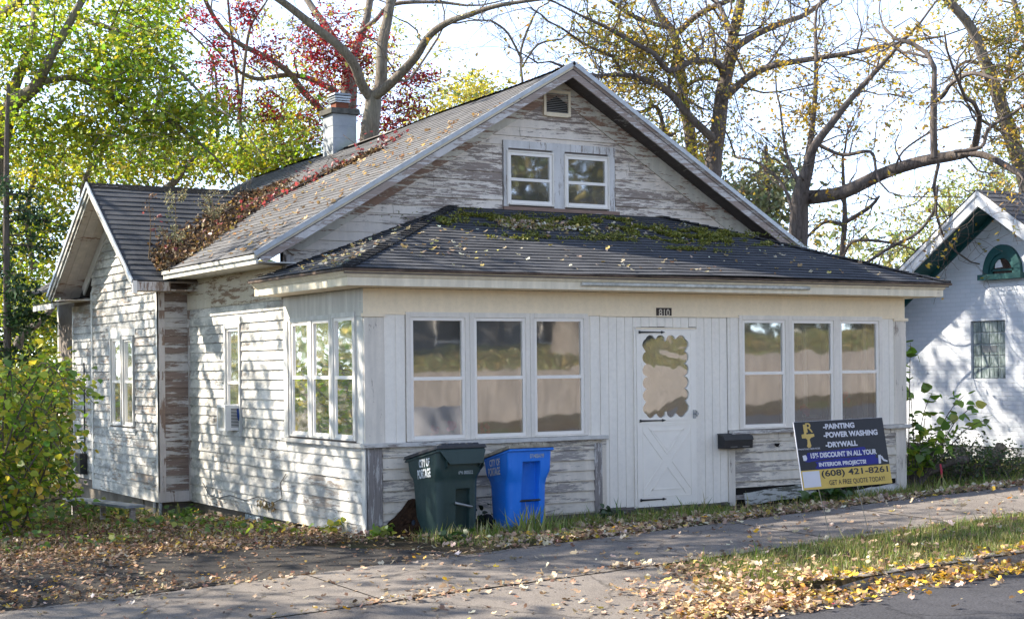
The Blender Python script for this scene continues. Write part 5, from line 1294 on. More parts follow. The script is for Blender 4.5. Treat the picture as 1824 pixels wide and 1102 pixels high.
def clumps(parent, blobs, ncl, per, size, cols, wts, tpl, r=.45, name='crown', mat=None, jit=.2, twigs=True, flat=.75, seed=1, tint=.25):
    """blobs: (centre, (rx,ry,rz), weight); leaf sprays filling ellipsoids, edges ragged"""
    wt = np.array([b[2] for b in blobs], float); wt /= wt.sum(); ids = rng.choice(len(blobs), ncl, p=wt)
    cen = np.array([tuple(blobs[i][0]) for i in ids]); rr = np.array([blobs[i][1] for i in ids])
    d = rng.normal(0, 1, (ncl, 3)); d /= np.linalg.norm(d, axis=1)[:, None]; rad_ = rng.uniform(0, 1, (ncl, 1))**.45*rng.uniform(.8, 1.12, (ncl, 1))
    c = cen+d*rr*rad_
    k = np.maximum(1, rng.poisson(per, ncl)); idx = np.repeat(np.arange(ncl), k); n = len(idx)
    dirs = rng.normal(0, 1, (ncl, 3)); dirs[:, 2] *= .5; dirs /= np.linalg.norm(dirs, axis=1)[:, None]
    t = rng.uniform(-1, 1, (n, 1)); P = c[idx]+dirs[idx]*t*r*1.5+rng.normal(0, r*.42, (n, 3))*np.array([1, 1, flat]); P[:, 2] -= .12*np.abs(t[:, 0])*r
    nr_ = rng.normal(0, .8, (n, 3)); nr_[:, 2] += .7
    ct = pal(ncl, cols, wts, tint); C = np.clip(.5*ct[idx]+.5*pal(n, cols, wts, jit), .003, 1)
    scatter(name, mat or m_leaf, P, size*rng.uniform(.6, 1.3, n), C, tpl, frames(nr_, rng.uniform(0, 6.28, n)), parent)
    if twigs:
        q = MB()
        for i in range(0, ncl, 2):
            a = Vector(c[i]-dirs[i]*r*1.8); b = Vector(c[i]+dirs[i]*r*1.4); m = a.lerp(b, .5)+Vector(rng.normal(0, .08, 3)); q.tube([a, m, b], [.012, .008, .004], 3, cap=False)
        q.build('twigs', m_bark2, parent, smooth=True, fix=False)

def pb(u, v, D, ru, rv, rd, w_=1): c = at(u, v, D); return (c, (ru*D/CF, rd, rv*D/CF), w_)
# the two grey trees behind the chimney with red creeper
t2, tips = limbed('tree', 'grey forked tree behind the chimney, its limbs wrapped in red creeper', [
    ([(655, 420, 22), (657, 300, 19), (657, 249, 17), (664, 192, 15), (665, 172, 14)], 0, 0),
    ([(665, 172, 11), (678, 150, 11), (681, 82, 10), (689, 41, 9), (697, -5, 8), (703, -60, 7)], .5, .4),
    ([(665, 172, 9), (681, 162, 9), (708, 137, 8.5), (741, 101, 8), (763, 66, 7), (796, 41, 6), (840, 25, 5), (884, 11, 4), (940, 2, 3), (1010, -6, 2)], -2.5, 1),
    ([(665, 180, 10), (645, 152, 9), (632, 118, 9), (608, 86, 8), (555, 44, 7.5), (505, 5, 6.5), (450, -30, 5)], -1, .5),
    ([(708, 137, 3), (730, 140, 2.2), (780, 68, 2)], 1, 1)], 33, 11, spacing=.8, tl=1.3, kids=(3, 3), maxl=2)
tipleaves(t2, tips, .6, .13, [(.30, .30, .03), (.45, .36, .04), (.5, .30, .04)], [2, 2, 1], T_KITE)
t2b, tips = limbed('tree', 'taller grey tree rising straight behind the chimney cap', [
    ([(608, 420, 22), (614, 280, 19), (618, 210, 17), (621, 167, 15), (624, 118, 14)], 0, 0),
    ([(624, 118, 10), (634, 90, 8), (645, 60, 7), (656, 20, 6.5), (662, -30, 6)], 1, .5), ([(624, 118, 9), (606, 92, 8), (582, 50, 7), (555, 12, 6), (530, -30, 5)], 1.5, .6),
    ([(600, 164, 6), (553, 141, 5), (510, 134, 4.5), (460, 141, 4), (430, 130, 3)], -2, .8), ([(640, 60, 5), (670, 35, 4), (700, 8, 4), (775, 4, 3), (830, 10, 2)], -1, .8),
    ([(590, 225, 6), (579, 204, 6), (541, 164, 6), (513, 128, 5.5), (470, 100, 5), (428, 79, 4.5), (395, 50, 4), (370, 10, 4), (355, -30, 3)], -3, .8),
    ([(432, 300, 4), (428, 210, 3.4), (422, 141, 3), (412, 60, 2.4), (404, -20, 2)], (-2, -3), .8), ([(428, 190, 3), (436, 110, 3), (446, 49, 2.5), (470, 10, 2)], (-2, -2), 1),
    ([(386, 300, 2.2), (386, 200, 2), (380, 110, 1.8), (340, 60, 2)], (-3, -3), 1)], 36, 12, spacing=.8, tl=1.5, kids=(3, 3), maxl=2)
tipleaves(t2b, tips, .8, .13, [(.30, .30, .03), (.5, .38, .04), (.5, .30, .04)], [2, 2, 1], T_KITE)
clumps(t2b, [pb(640, 100, 38, 170, 90, 2, 1.6), pb(790, 170, 38, 60, 50, 1.5, .7), pb(480, 120, 38, 90, 110, 2, 1.2), pb(720, 215, 38, 60, 35, 1.5, .5), pb(560, 180, 38, 60, 80, 1.5, .9)], 300, 15, .11, [(.34, .40, .07), (.50, .48, .08), (.70, .52, .09), (.22, .30, .06)], [2, 3, 2, 1.2], T_KITE, r=.34)
cr = empty('creeper', 'crimson creeper climbing the two grey trees behind the chimney', 'vine', (0, 0, 0))
clumps(cr, [pb(590, 110, 34.6, 55, 75, .8, 2.4), pb(560, 70, 34.6, 40, 45, .6, 1), pb(645, 110, 34.8, 40, 110, .5, 1.5), pb(690, 215, 34.4, 50, 42, .7, 1.3), pb(690, 60, 34.8, 28, 60, .5, .5), pb(745, 140, 34.6, 38, 26, .5, .9), pb(730, 180, 34.5, 50, 22, .5, .7), pb(555, 215, 34.6, 30, 50, .7, .8), pb(600, 30, 34.6, 30, 40, .5, .6),
            pb(385, 110, 33, 25, 75, .6, 1.2), pb(440, 20, 33, 20, 40, .5, .8), pb(350, 30, 33, 35, 20, .5, .5), pb(470, 90, 33, 30, 40, .6, .6), pb(410, 190, 33, 35, 30, .6, .7), pb(480, 215, 33, 25, 40, .6, .5), pb(480, 180, 33, 20, 30, .6, .3)], 520, 16, .082, [(.26, .004, .014), (.38, .008, .018), (.17, .006, .02), (.52, .05, .02), (.12, .01, .02)], [3, 3, 2, 1.2, 1.2], T_KITE, r=.20)
# walnut behind the right roof slope
t3, tips = limbed('tree', 'dark bare walnut with crossing limbs right of the gable peak, few yellow leaves', [
    ([(1264, 480, 17), (1270, 300, 15.5), (1279, 235, 14), (1287, 165, 12.5), (1300, 109, 11), (1306, 65, 9.5), (1320, 0, 8), (1330, -60, 7)], .5, .5),
    ([(1290, 176, 7), (1331, 139, 6.5), (1374, 118, 6), (1435, 107, 5), (1500, 97, 4.5), (1552, 87, 4), (1618, 74, 3), (1679, 65, 2)], -2, 1),
    ([(1306, 88, 6.5), (1348, 61, 6), (1400, 39, 5), (1435, 26, 4.5), (1475, -4, 4), (1520, -40, 3)], 1, 1),
    ([(1268, 245, 8), (1258, 236, 7.5), (1226, 205, 7), (1191, 165, 6.5), (1152, 144, 5.5), (1109, 133, 4.5), (1062, 136, 4), (1030, 125, 3)], -2, 1),
    ([(1287, 130, 6), (1279, 113, 6), (1255, 108, 6), (1226, 112, 5.5), (1191, 126, 5), (1165, 96, 4.5), (1131, 78, 4), (1078, 48, 3), (1039, 30, 2.5)], -3, 1),
    ([(1302, 60, 5), (1285, 18, 4.5), (1268, -10, 4)], 1, 1), ([(1109, 133, 3), (1090, 100, 3), (1050, 84, 2.5), (1000, 50, 2)], -2, 1.2)], 30, 13, spacing=.45, tl=1.6, kids=(5, 4), maxl=2, mat=m_bark2)
YEL = [(.55, .38, .03), (.70, .45, .03), (.40, .36, .04), (.22, .26, .03), (.5, .25, .03)]
tipleaves(t3, tips, 4.5, .085, YEL, [3, 3, 2, 1.6, 1], T_KITE, frac=.5, spread=.04)
t3b, tips = limbed('tree', 'second dark walnut stem left of the bare walnut, hung with yellow-green leaves', [
    ([(1238, 420, 13), (1231, 253, 11), (1218, 187, 10), (1213, 131, 9), (1202, 65, 8), (1174, 26, 7), (1155, -15, 6)], .5, .6),
    ([(1209, 57, 6), (1244, 26, 5.5), (1279, 9, 5), (1320, -8, 4)], -1, 1), ([(1216, 180, 4), (1222, 155, 3.5), (1260, 140, 3), (1330, 158, 2.5)], -1, 1),
    ([(1202, 240, 4), (1185, 235, 4), (1170, 190, 3.5), (1140, 200, 3), (1110, 185, 2)], -1, 1.2), ([(1190, 50, 4), (1130, 30, 4), (1070, -10, 3)], -1, 1)], 31.5, 14, spacing=.45, tl=1.5, kids=(5, 4), maxl=2, mat=m_bark2)
tipleaves(t3b, tips, 6, .09, YEL, [3, 3, 3, 2, 1], T_KITE, frac=.7, spread=.05)
clumps(t3b, [pb(1140, 100, 30, 75, 50, 1, 2), pb(1190, 150, 30, 60, 50, 1, 1.4), pb(1090, 60, 30, 70, 45, 1, 1), pb(1240, 190, 30, 50, 50, 1, .8), pb(1260, 270, 31, 50, 30, .8, .9), pb(1100, 150, 31, 45, 25, .8, .6)], 260, 18, .085, [(.60, .42, .04), (.50, .42, .04), (.30, .34, .04), (.2, .28, .03)], [3, 3, 2, 1], T_KITE, r=.3)
YC = [(.60, .42, .04), (.66, .42, .04), (.34, .36, .05), (.5, .30, .04)]
clumps(t3, [pb(1080, 60, 29, 70, 45, 1, 1.5), pb(1190, 95, 29, 70, 40, 1, 1.2), pb(1330, 110, 30, 60, 45, 1, .8), pb(1420, 60, 30, 60, 50, 1, .7), pb(1110, 160, 30, 60, 25, .8, .8), pb(1300, 40, 30, 50, 30, 1, .5)], 150, 12, .085, YC, [3, 2, 2, 1], T_KITE, r=.26)
# leaning tree with the long level limb
t4, tips = limbed('tree', 'broken dark tree with one long level limb reaching right towards the brick house', [
    ([(1414, 560, 20), (1422, 418, 18), (1426, 349, 15), (1439, 300, 11), (1450, 262, 8), (1487, 213, 6.5), (1518, 174, 5.5), (1561, 126, 4.5), (1596, 87, 3.5), (1640, 40, 2.5)], -1.5, .8),
    ([(1437, 290, 6), (1448, 218, 5), (1454, 131, 4), (1452, 44, 3)], 1, 1.2),
    ([(1430, 352, 14), (1470, 349, 12.5), (1509, 340, 12), (1574, 309, 11), (1640, 288, 10.5), (1705, 276, 9.5), (1733, 266, 7), (1742, 230, 6), (1745, 205, 5)], -3.5, .35),
    ([(1715, 273, 6), (1750, 276, 6.5), (1779, 288, 6), (1820, 312, 5.5)], (-3, -3.5), .4),
    ([(1664, 282, 7), (1663, 218, 6.5), (1664, 157, 6.5)], (-2.8, -2.8), .2), ([(1664, 182, 4), (1680, 170, 4.5), (1696, 148, 4), (1731, 131, 3.5), (1775, 142, 3)], (-2.8, -4), .8),
    ([(1672, 292, 3.5), (1664, 331, 3.5), (1666, 370, 3), (1635, 414, 3), (1587, 440, 3), (1539, 471, 3)], (-2.8, -2), 1.2), ([(1670, 330, 2.5), (1668, 380, 2.5), (1680, 420, 2)], (-2.8, -2.6), 1),
    ([(1457, 257, 4), (1500, 276, 3.5), (1550, 270, 3), (1560, 300, 2.5)], (-.5, -1.5), 1.2), ([(1700, 270, 3.5), (1748, 262, 3.5), (1760, 230, 3), (1800, 205, 3)], (-3.2, -3.6), .8), ([(1594, 300, 2.5), (1610, 268, 2), (1655, 236, 2)], (-2, -2.2), 1.2),
    ([(1418, 400, 5), (1395, 330, 3), (1350, 290, 2), (1310, 280, 2)], 1, 1.4), ([(1425, 330, 4), (1400, 270, 3), (1390, 190, 2)], 1, 1.4)], 27, 15, spacing=.36, tl=1.35, kids=(4, 4), maxl=2, mat=m_bark2, up=.0, wander=.3)
tipleaves(t4, tips, 3.6, .08, YEL+[(.35, .18, .06)], [3, 3, 1.5, 1, 1, 2], T_KITE, frac=.4, spread=.04)
clumps(t4, [pb(1430, 205, 27, 50, 45, .8, 1.6), pb(1480, 165, 27, 60, 50, .8, 1.4), pb(1590, 90, 26, 70, 35, .8, 1.2), pb(1560, 200, 26, 60, 60, .8, .6), pb(1640, 60, 25, 60, 50, .8, 1), pb(1410, 130, 27, 45, 50, .8, .7)], 110, 11, .085, YC, [3, 3, 1.2, 1.6], T_KITE, r=.24)
t4b, tips = limbed('sapling', 'thin bare sapling between the broken tree and the brick house', [
    ([(1500, 560, 6), (1500, 462, 5.5), (1505, 392, 5), (1503, 340, 3.5), (1501, 283, 2.5)], 0, .8), ([(1506, 396, 4), (1548, 370, 3.5), (1566, 350, 2.5)], -1, 1.2), ([(1500, 400, 3.5), (1470, 395, 3), (1440, 420, 2.5)], 0, 1.4), ([(1500, 460, 3), (1520, 430, 3), (1570, 430, 2.5), (1610, 438, 2)], -1, 1.4)], 29, 16, spacing=.4, tl=.9, kids=(3, 2), maxl=2, mat=m_bark2, wander=.3)
tipleaves(t4b, tips, 1.5, .075, YEL, [3, 3, 2, 2, 1], T_KITE, frac=.5, spread=.04)
t5, tips = limbed('tree', 'yellow-leaved honey locust with leaning trunk at the top right corner', [
    ([(1880, 520, 20), (1850, 400, 17), (1825, 314, 15), (1801, 244, 13.5), (1779, 174, 12), (1757, 118, 11), (1731, 52, 9), (1688, 0, 8), (1650, -40, 7)], -1, .4),
    ([(1822, 60, 5), (1812, 20, 5), (1795, -30, 4)], 0, 1), ([(1785, 190, 4), (1800, 120, 4), (1840, 60, 3)], -1, 1.2), ([(1760, 120, 4), (1720, 110, 3), (1690, 140, 2)], -1, 1), ([(1800, 240, 3), (1750, 215, 3), (1720, 180, 2)], -1, 1)], 28.5, 17, spacing=.5, tl=1.3, kids=(3, 3), maxl=2)
tipleaves(t5, tips, 5, .075, [(.55, .38, .04), (.65, .42, .04), (.3, .3, .04), (.15, .22, .03)], [3, 3, 2, 2], T_KITE, frac=.9, spread=.06)
clumps(t5, [pb(1800, 60, 28, 60, 60, 1, 2), pb(1780, 140, 28, 50, 40, 1, 1), pb(1815, 240, 28, 30, 60, .8, 1.2), pb(1700, -20, 28, 70, 25, 1, .5), pb(1850, 150, 28, 50, 100, 1, 1)], 260, 20, .08, [(.62, .42, .05), (.45, .38, .05), (.22, .28, .04), (.10, .18, .03)], [3, 2, 2, 1.5], T_KITE, r=.3)
# big maple over the left
t1, tips = limbed('tree', 'large green and yellow maple filling the upper left corner', [
    ([(-70, 760, 24), (-50, 560, 21), (-28, 400, 19), (0, 260, 17), (20, 190, 15), (48, 168, 12), (66, 150, 11), (92, 100, 8), (130, 30, 7), (170, -40, 6)], -1, .4),
    ([(20, 190, 11), (28, 150, 10), (52, 90, 8), (60, 40, 7), (70, -40, 6)], 1.5, .4), ([(-60, 90, 10), (0, 30, 10), (32, 5, 9), (60, -30, 8)], -1, .4),
    ([(66, 150, 6), (140, 140, 5), (230, 190, 4), (310, 220, 3), (360, 260, 2)], -1.5, .8), ([(130, 30, 5), (220, 60, 4), (300, 110, 3), (380, 190, 2)], -2, .8)], 28, 18, spacing=.7, tl=1.4, kids=(3, 3), maxl=2)
tipleaves(t1, tips, 2, .10, GREEN, [2, 3, 3, 2, 1], T_LOBE)
clumps(t1, [pb(110, 60, 28, 210, 90, 2.2, 3), pb(240, 120, 27, 110, 70, 1.8, 2), pb(60, 230, 28, 130, 60, 2, 1.6), pb(200, 230, 28, 150, 60, 1.8, 2.2), pb(330, 215, 27, 100, 45, 1.5, 1.4), pb(-60, 120, 28, 120, 140, 2, 1.4), pb(280, 10, 28, 60, 50, 1.5, .6)],
       560, 34, .088, GREEN+[(.06, .14, .015)], [1.8, 3.2, 3.2, 2.2, 1.2, 1], T_LOBE, r=.36)
m2 = empty('tree', 'yellow-green maple glowing low behind the left gable ridge', 'tree', (0, 0, 0), 'trees round the house')
clumps(m2, [pb(90, 300, 34, 170, 60, 2, 2), pb(300, 280, 34, 150, 50, 2, 2.2), pb(440, 285, 33, 90, 42, 1.5, 1.6), pb(60, 420, 34, 120, 100, 2, 2.6), pb(50, 560, 35, 110, 100, 2, 2.6), pb(30, 680, 36, 110, 70, 2, 1.4), pb(500, 240, 35, 60, 60, 1.5, .8), pb(540, 285, 33, 50, 22, 1, .6)],
       880, 26, .10, [(.19, .31, .015), (.32, .41, .02), (.50, .45, .025), (.62, .43, .03), (.11, .22, .015)], [3, 3, 2, 1.4, 1.6], T_LOBE, r=.42)
q = MB()
for pts in ([(145, 420, 6), (150, 330, 6), (170, 290, 5), (195, 250, 4)], [(60, 480, 6), (48, 380, 5), (66, 300, 4)], [(290, 340, 7), (310, 325, 7), (330, 300, 5), (360, 270, 4)], [(30, 620, 9), (44, 590, 8), (70, 575, 6), (100, 540, 4)]):
    P = [at(u, v, 33) for u, v, r in pts]; R_ = [r*33/CF for *_, r in pts]; P, R_ = smooth(P, R_); q.tube(P, R_, 6, cap=False)
q.build('trunk', m_bark2, m2, smooth=True, fix=False)
cd = empty('cedar', 'dark green cedar with a thin straight trunk at the left edge', 'tree', (0, 0, 0), 'trees round the house')
q = MB(); P = [at(u, v, 26) for u, v in ((14, 760), (13, 600), (11, 400), (12, 240), (15, 150))]; q.tube(P, [.07, .065, .055, .04, .03], 7, cap=False)
rs = random.Random(5); boughs = []
for i in range(32):
    v = rs.uniform(330, 640); a = at(12, v, 26); an = rs.uniform(0, 6.28); L_ = rs.uniform(.5, 1.1)*(1 if v < 560 else .6); b = a+Vector((math.cos(an)*L_, math.sin(an)*L_, -.15*L_+rs.uniform(-.1, .1))); boughs.append((a, b)); q.tube([a, a.lerp(b, .5)+Vector((0, 0, .06)), b], [.02, .014, .006], 4, cap=False)
q.build('trunk', m_bark2, cd, smooth=True, fix=False)
P = []
for a, b in boughs:
    for k in range(95): t = rng.uniform(.25, 1.05); P.append(tuple(a.lerp(b, t)+Vector(rng.normal(0, .09, 3))))
P = np.array(P); n = len(P); scatter('crown', m_needle, P, rng.uniform(.05, .12, n), pal(n, [(.03, .07, .03), (.05, .10, .035), (.08, .13, .05)], [2, 2, 1]), T_KITE, frames(rng.normal(0, 1, (n, 3)), rng.uniform(0, 6.28, n)), cd)
# shrubs and far foliage
ys = empty('tree', 'small bright yellow tree beyond the left roof slope', 'tree', (0, 0, 0), 'trees round the house')
clumps(ys, [pb(850, 165, 40, 45, 34, 1.2, 2), pb(800, 200, 40, 50, 30, 1.2, 1.2), pb(880, 200, 40, 40, 40, 1, .8)], 110, 20, .12, [(.65, .52, .05), (.50, .46, .05), (.3, .36, .04)], [3, 2, 1.5], T_KITE, r=.36)
q = MB(); P = [at(u, v, 40) for u, v in ((842, 420), (846, 260), (850, 160))]; q.tube(P, [.09, .06, .03], 6, cap=False); q.build('trunk', m_bark2, ys, smooth=True, fix=False)
gs, tips = limbed('sapling', 'slim bare sapling poking above the left roof edge near the yellow tree', [([(928, 300, 3), (935, 190, 2.6), (931, 150, 2.4), (928, 90, 2.2), (950, 30, 2)], 0, 1.3), ([(931, 110, 2.2), (905, 60, 2), (880, 40, 2)], -.5, 1.5), ([(930, 120, 2), (958, 80, 2), (1000, 70, 1.6)], -.5, 1.5)], 32, 19, spacing=.35, tl=.9, kids=(3, 3), maxl=2, wander=.3)
tipleaves(gs, tips, .8, .08, YEL, [3, 3, 2, 2, 1], T_KITE, frac=.5, spread=.04)
pt = empty('pine', 'pale distant pine behind the bare walnut trunk', 'tree', (0, 0, 0), 'trees round the house')
clumps(pt, [pb(1365, 360, 55, 50, 80, 1.5, 2), pb(1240, 330, 55, 40, 60, 1.5, 1), pb(1150, 260, 55, 60, 40, 1.5, .8)], 150, 26, .26, [(.16, .20, .10), (.24, .26, .12), (.30, .26, .12)], [2, 2, 1], T_KITE, r=.6, mat=m_needle)
q = MB(); P = [at(u, v, 55) for u, v in ((1368, 560), (1367, 420), (1364, 260))]; q.tube(P, [.22, .17, .08], 6, cap=False); q.build('trunk', m_bark2, pt, smooth=True, fix=False)
rt = empty('tree', 'thin yellow-green tree beyond the gap between the two houses', 'tree', (0, 0, 0), 'trees round the house')
clumps(rt, [pb(1690, 380, 42, 90, 70, 2, 2.5), pb(1600, 450, 42, 90, 45, 2, 1.6), pb(1780, 320, 42, 60, 50, 2, 1.6), pb(1480, 420, 42, 60, 60, 2, .5)], 330, 16, .12, [(.36, .42, .10), (.24, .34, .07), (.52, .48, .14), (.6, .42, .1)], [3, 2, 2, .8], T_KITE, r=.5)
q = MB(); P = [at(u, v, 42) for u, v in ((1700, 620), (1696, 480), (1690, 340))]; q.tube(P, [.12, .08, .03], 6, cap=False); q.build('trunk', m_bark2, rt, smooth=True, fix=False)
# far wooded backdrop, one mass
P = []
for i in range(9500):
    a = rng.uniform(-85, 75); R_ = rng.uniform(62, 85); x = math.sin(rad(a))*R_; y = math.cos(rad(a))*R_
    hmax = 7.5+2.6*mn.noise(Vector((a*.12, 0, 0)))+1.5*mn.noise(Vector((a*.6, 3, 0))); P.append((x, y-5, rng.uniform(-4, 1)*(1)+rng.uniform(0, 1)*max(1, hmax)))
P = np.repeat(np.array(P), 5, axis=0)+rng.normal(0, .5, (47500, 3)); n = len(P)
tag(scatter('woods', m_leaf, P, rng.uniform(.4, .9, n), pal(n, [(.16, .20, .06), (.26, .26, .07), (.36, .30, .08), (.10, .14, .05)], [2, 2, 1, 1.6]), T_KITE, frames(rng.normal(0, 1, (n, 3)), rng.uniform(0, 6.28, n))), 'hazy mass of autumn woods far behind the houses', 'woods', kind='stuff')
# shade trees left of the picture, whose crowns break the sunlight up
shade = [((-9.5, 10.0), 8.6, 4.0, 330, 'tall broad tree left of the picture, nearest the side wall'), ((-13.5, 4.0), 8.5, 4.2, 300, 'tall broad tree left of the driveway, out of the picture'), ((-6.5, 4.8), 9.2, 2.6, 150, 'narrow-crowned tree standing close beside the grape bush, out of the picture'),
         ((-16.0, 12.0), 9.0, 4.2, 240, 'farthest of the broad trees left of the picture'), ((-12, -2.5), 7.5, 3.4, 240, 'low broad tree beside the street, left of the picture'), ((-8.5, 15.5), 9.5, 3.4, 240, 'tall tree behind the cedar, crown above the picture'), ((-9.5, -1.2), 8.2, 3.4, 230, 'leaning tree left of the sidewalk whose crown overhangs the street')]
for i, ((x, y), z, r, n_, lab) in enumerate(shade):
    t = empty('tree', lab, 'tree', (x, y, G(x, y)), 'shade trees outside the picture')
    q = MB(); rs = random.Random(60+i); q.tube([(0, 0, -.3), (.1, 0, 2.5), (0, .15, 5), (.1, .1, z)], [.26, .21, .16, .06], 9, cap=False)
    for k in range(16):
        an = rs.uniform(0, 6.28); b = Vector((.05, .1, rs.uniform(3.2, z-1))); e = b+Vector((math.cos(an)*r*.8, math.sin(an)*r*.8, rs.uniform(.6, 2.4))); q.tube([b, b.lerp(e, .5)+Vector((0, 0, .4)), e], [.08, .05, .02], 5, cap=False)
    q.build('trunk', m_bark, t, smooth=True, fix=False)
    clumps(t, [(Vector((0, 0, z)), (r, r, r*.62), 1), (Vector((0, 0, z-1.6)), (r*.9, r*.9, 1.2), .5)], int(n_*.58), 42, .20, GREEN, [2, 3, 3, 2, 1], T_KITE, r=.50, twigs=False)
# a high crown over the roofs that dapples the brick house
A0 = at(662, -30, 37.5); q = MB()
for tg in ((3.5, 11.1, 10.8), (.6, 9.2, 11), (6.5, 12.5, 11), (3.0, 8.5, 11.4), (5.5, 9.5, 11)):
    tg = Vector(tg); m = A0.lerp(tg, .5)+Vector((0, 0, 1.2)); P, R_ = smooth([A0-Vector((0, 0, .4)), m, tg], [.07, .05, .02]); q.tube(P, R_, 6, cap=False)
q.build('limb', m_bark, t2b, smooth=True, fix=False)
clumps(t2b, [(Vector((3.5, 11.1, 11.1)), (4.6, 3.6, 1.5), 2.5), (Vector((.2, 8.6, 11.4)), (3, 2.6, 1.3), 1.2)], 250, 24, .20, GREEN, [2, 3, 3, 2, 1], T_KITE, r=.36, twigs=False)
# trees and bank across the street (seen in the window glass)
for i, (x, y, r, lab) in enumerate(((8.4, -19.6, .42, 'thick pale trunk on the bank across the street, mirrored in the first window'), (15.5, -20.5, .35, 'yellowing tree across the street, second along the bank'), (21, -23, .4, 'broad tree further up the bank across the street'))):
    t = empty('tree', lab, 'tree', (x, y, G(x, y)), 'trees across the street')
    q = MB(); q.tube([(0, 0, -.2), (0, 0, .2), (.03, 0, .8), (.1, .1, 4), (0, .2, 8)], [r*1.7, r*1.15, r, r*.8, r*.4], 12, cap=False); q.build('trunk', m_bark, t, smooth=True, fix=False)
    clumps(t, [(Vector((0, 0, 7.5)), (4.6, 3.2, 4.2), 1)], 330, 24, .30, [(.10, .14, .03), (.26, .23, .06), (.42, .32, .08)], [2, 2, 1.5], T_KITE, r=.6, twigs=False)
oh = empty('house', 'dark grey gabled house on the bank across the street, mirrored in the porch windows', 'house', (0, 0, 0))
mg = plain('grey house paint', (.10, .095, .09), .8); q = MB(); q.box(7, 27, -34, -29, .8, 5.2); q.build('wall', mg, oh)
q = MB(); q.prism([Vector((6.4, -28.3, 5.0)), Vector((6.4, -34.7, 5.0)), Vector((6.4, -31.5, 8.2))], (21.2, 0, 0)); q.build('roof', 'shingle', oh)
for x_ in (9, 12.5, 16, 20, 23.5):
    q = MB(); q.box(x_-.08, x_+1.28, -28.998, -28.95, 2.3, 3.9); wq = q.build('window', 'trim_clean', oh); q = MB(); q.box(x_, x_+1.2, -28.949, -28.93, 2.4, 3.8); q.build('pane', 'dark', wq)
k = 42000; X = rng.uniform(-2, 34, k); Y = rng.uniform(-26, -16.95, k); P = np.column_stack([X, Y, [G(x, y)+.01 for x, y in zip(X, Y)]])
tag(scatter('bank_grass', m_grass, P, rng.uniform(.04, .11, k), pal(k, [(.17, .19, .06), (.27, .22, .09), (.11, .15, .04), (.34, .25, .08)], [3, 2, 2, 2]), T_KITE, frames(rng.normal(0, .5, (k, 3))+np.array([[0, .4, 1]]), rng.uniform(0, 6.28, k))), 'leaf-strewn grass on the bank above the retaining wall across the street', 'grass', kind='stuff')
P = []
for i in range(1500):
    a = rng.uniform(-30, 60); P.append((a, rng.uniform(-42, -36), rng.uniform(1.5, 6)))
P = np.repeat(np.array(P), 4, axis=0)+rng.normal(0, .5, (6000, 3)); n = len(P)
tag(scatter('woods', m_leaf, P, rng.uniform(.5, 1.1, n), pal(n, [(.05, .07, .02), (.09, .09, .03), (.14, .11, .03)], [2, 2, 1]), T_KITE, frames(rng.normal(0, 1, (n, 3)), rng.uniform(0, 6.28, n))), 'dark woods across the street, mirrored in the windows', 'woods', kind='stuff')
# ------------------------------------------------------------------ bushes near the house
def leafy(name, label, cat, stems, per, size, cols, wts, tpl=T_BIG, seed=1, group=None, jl=.09, hang=1.0, mat=None):
    t = empty(name, label, cat, (0, 0, 0), group); q = MB(); P = []; rs = random.Random(seed)
    for pts, r in stems:
        V = [Vector(p) for p in pts]; V2, R2 = smooth(V, [r*(1-.75*i/(len(V)-1)) for i in range(len(V))]); q.tube(V2, R2, 5, cap=False)
        for k in range(per):
            tt = rs.uniform(.18, 1)*(len(V2)-1); i = min(len(V2)-2, int(tt)); P.append(tuple(V2[i].lerp(V2[i+1], tt-i)))
    q.build('stem', m_bark2, t, smooth=True, fix=False)
    P = np.array(P)+rng.normal(0, jl, (len(P), 3)); n = len(P); nr_ = rng.normal(0, .55, (n, 3)); nr_[:, 2] += hang; nr_[:, 1] -= .25
    scatter('foliage', mat or m_leaf, P, size*rng.uniform(.55, 1.25, n), pal(n, cols, wts), tpl, frames(nr_, rng.uniform(0, 6.28, n)), t); return t
rs = random.Random(77)
stems = []
for i in range(62):                                 # wild grape bush at the left edge
    b = at(rs.uniform(-70, 40), 985, rs.uniform(17.2, 20.5)); b.z = G(b.x, b.y)
    e = at(rs.uniform(-60, 118), rs.uniform(655, 930), rs.uniform(17, 20.5)); m = b.lerp(e, .55)+Vector((rs.uniform(-.2, .2), rs.uniform(-.2, .2), rs.uniform(.1, .5)))
    stems.append(([b, m, e+Vector((0, 0, .1)), e+Vector((rs.uniform(.05, .35), rs.uniform(-.2, .2), -.22))], .014))
leafy('bush', 'yellow-green wild grape bush crowding the left edge of the picture', 'bush', stems, 60, .088, [(.17, .30, .02), (.32, .42, .03), (.52, .48, .04), (.10, .19, .015), (.62, .44, .04)], [3, 3, 2, 2, .8], seed=3)
stems = []
for i in range(30):
    b = at(rs.uniform(10, 130), 905, rs.uniform(24.5, 27)); b.z = G(b.x, b.y); e = at(rs.uniform(-10, 125), rs.uniform(650, 770), rs.uniform(24.5, 27)); stems.append(([b, b.lerp(e, .5), e], .016))
leafy('bush', 'brighter yellow bush behind the grape bush, left of the rear wall', 'bush', stems, 55, .12, [(.30, .38, .04), (.48, .46, .05), (.2, .3, .03)], [3, 3, 2], seed=4, jl=.2)
stems = []
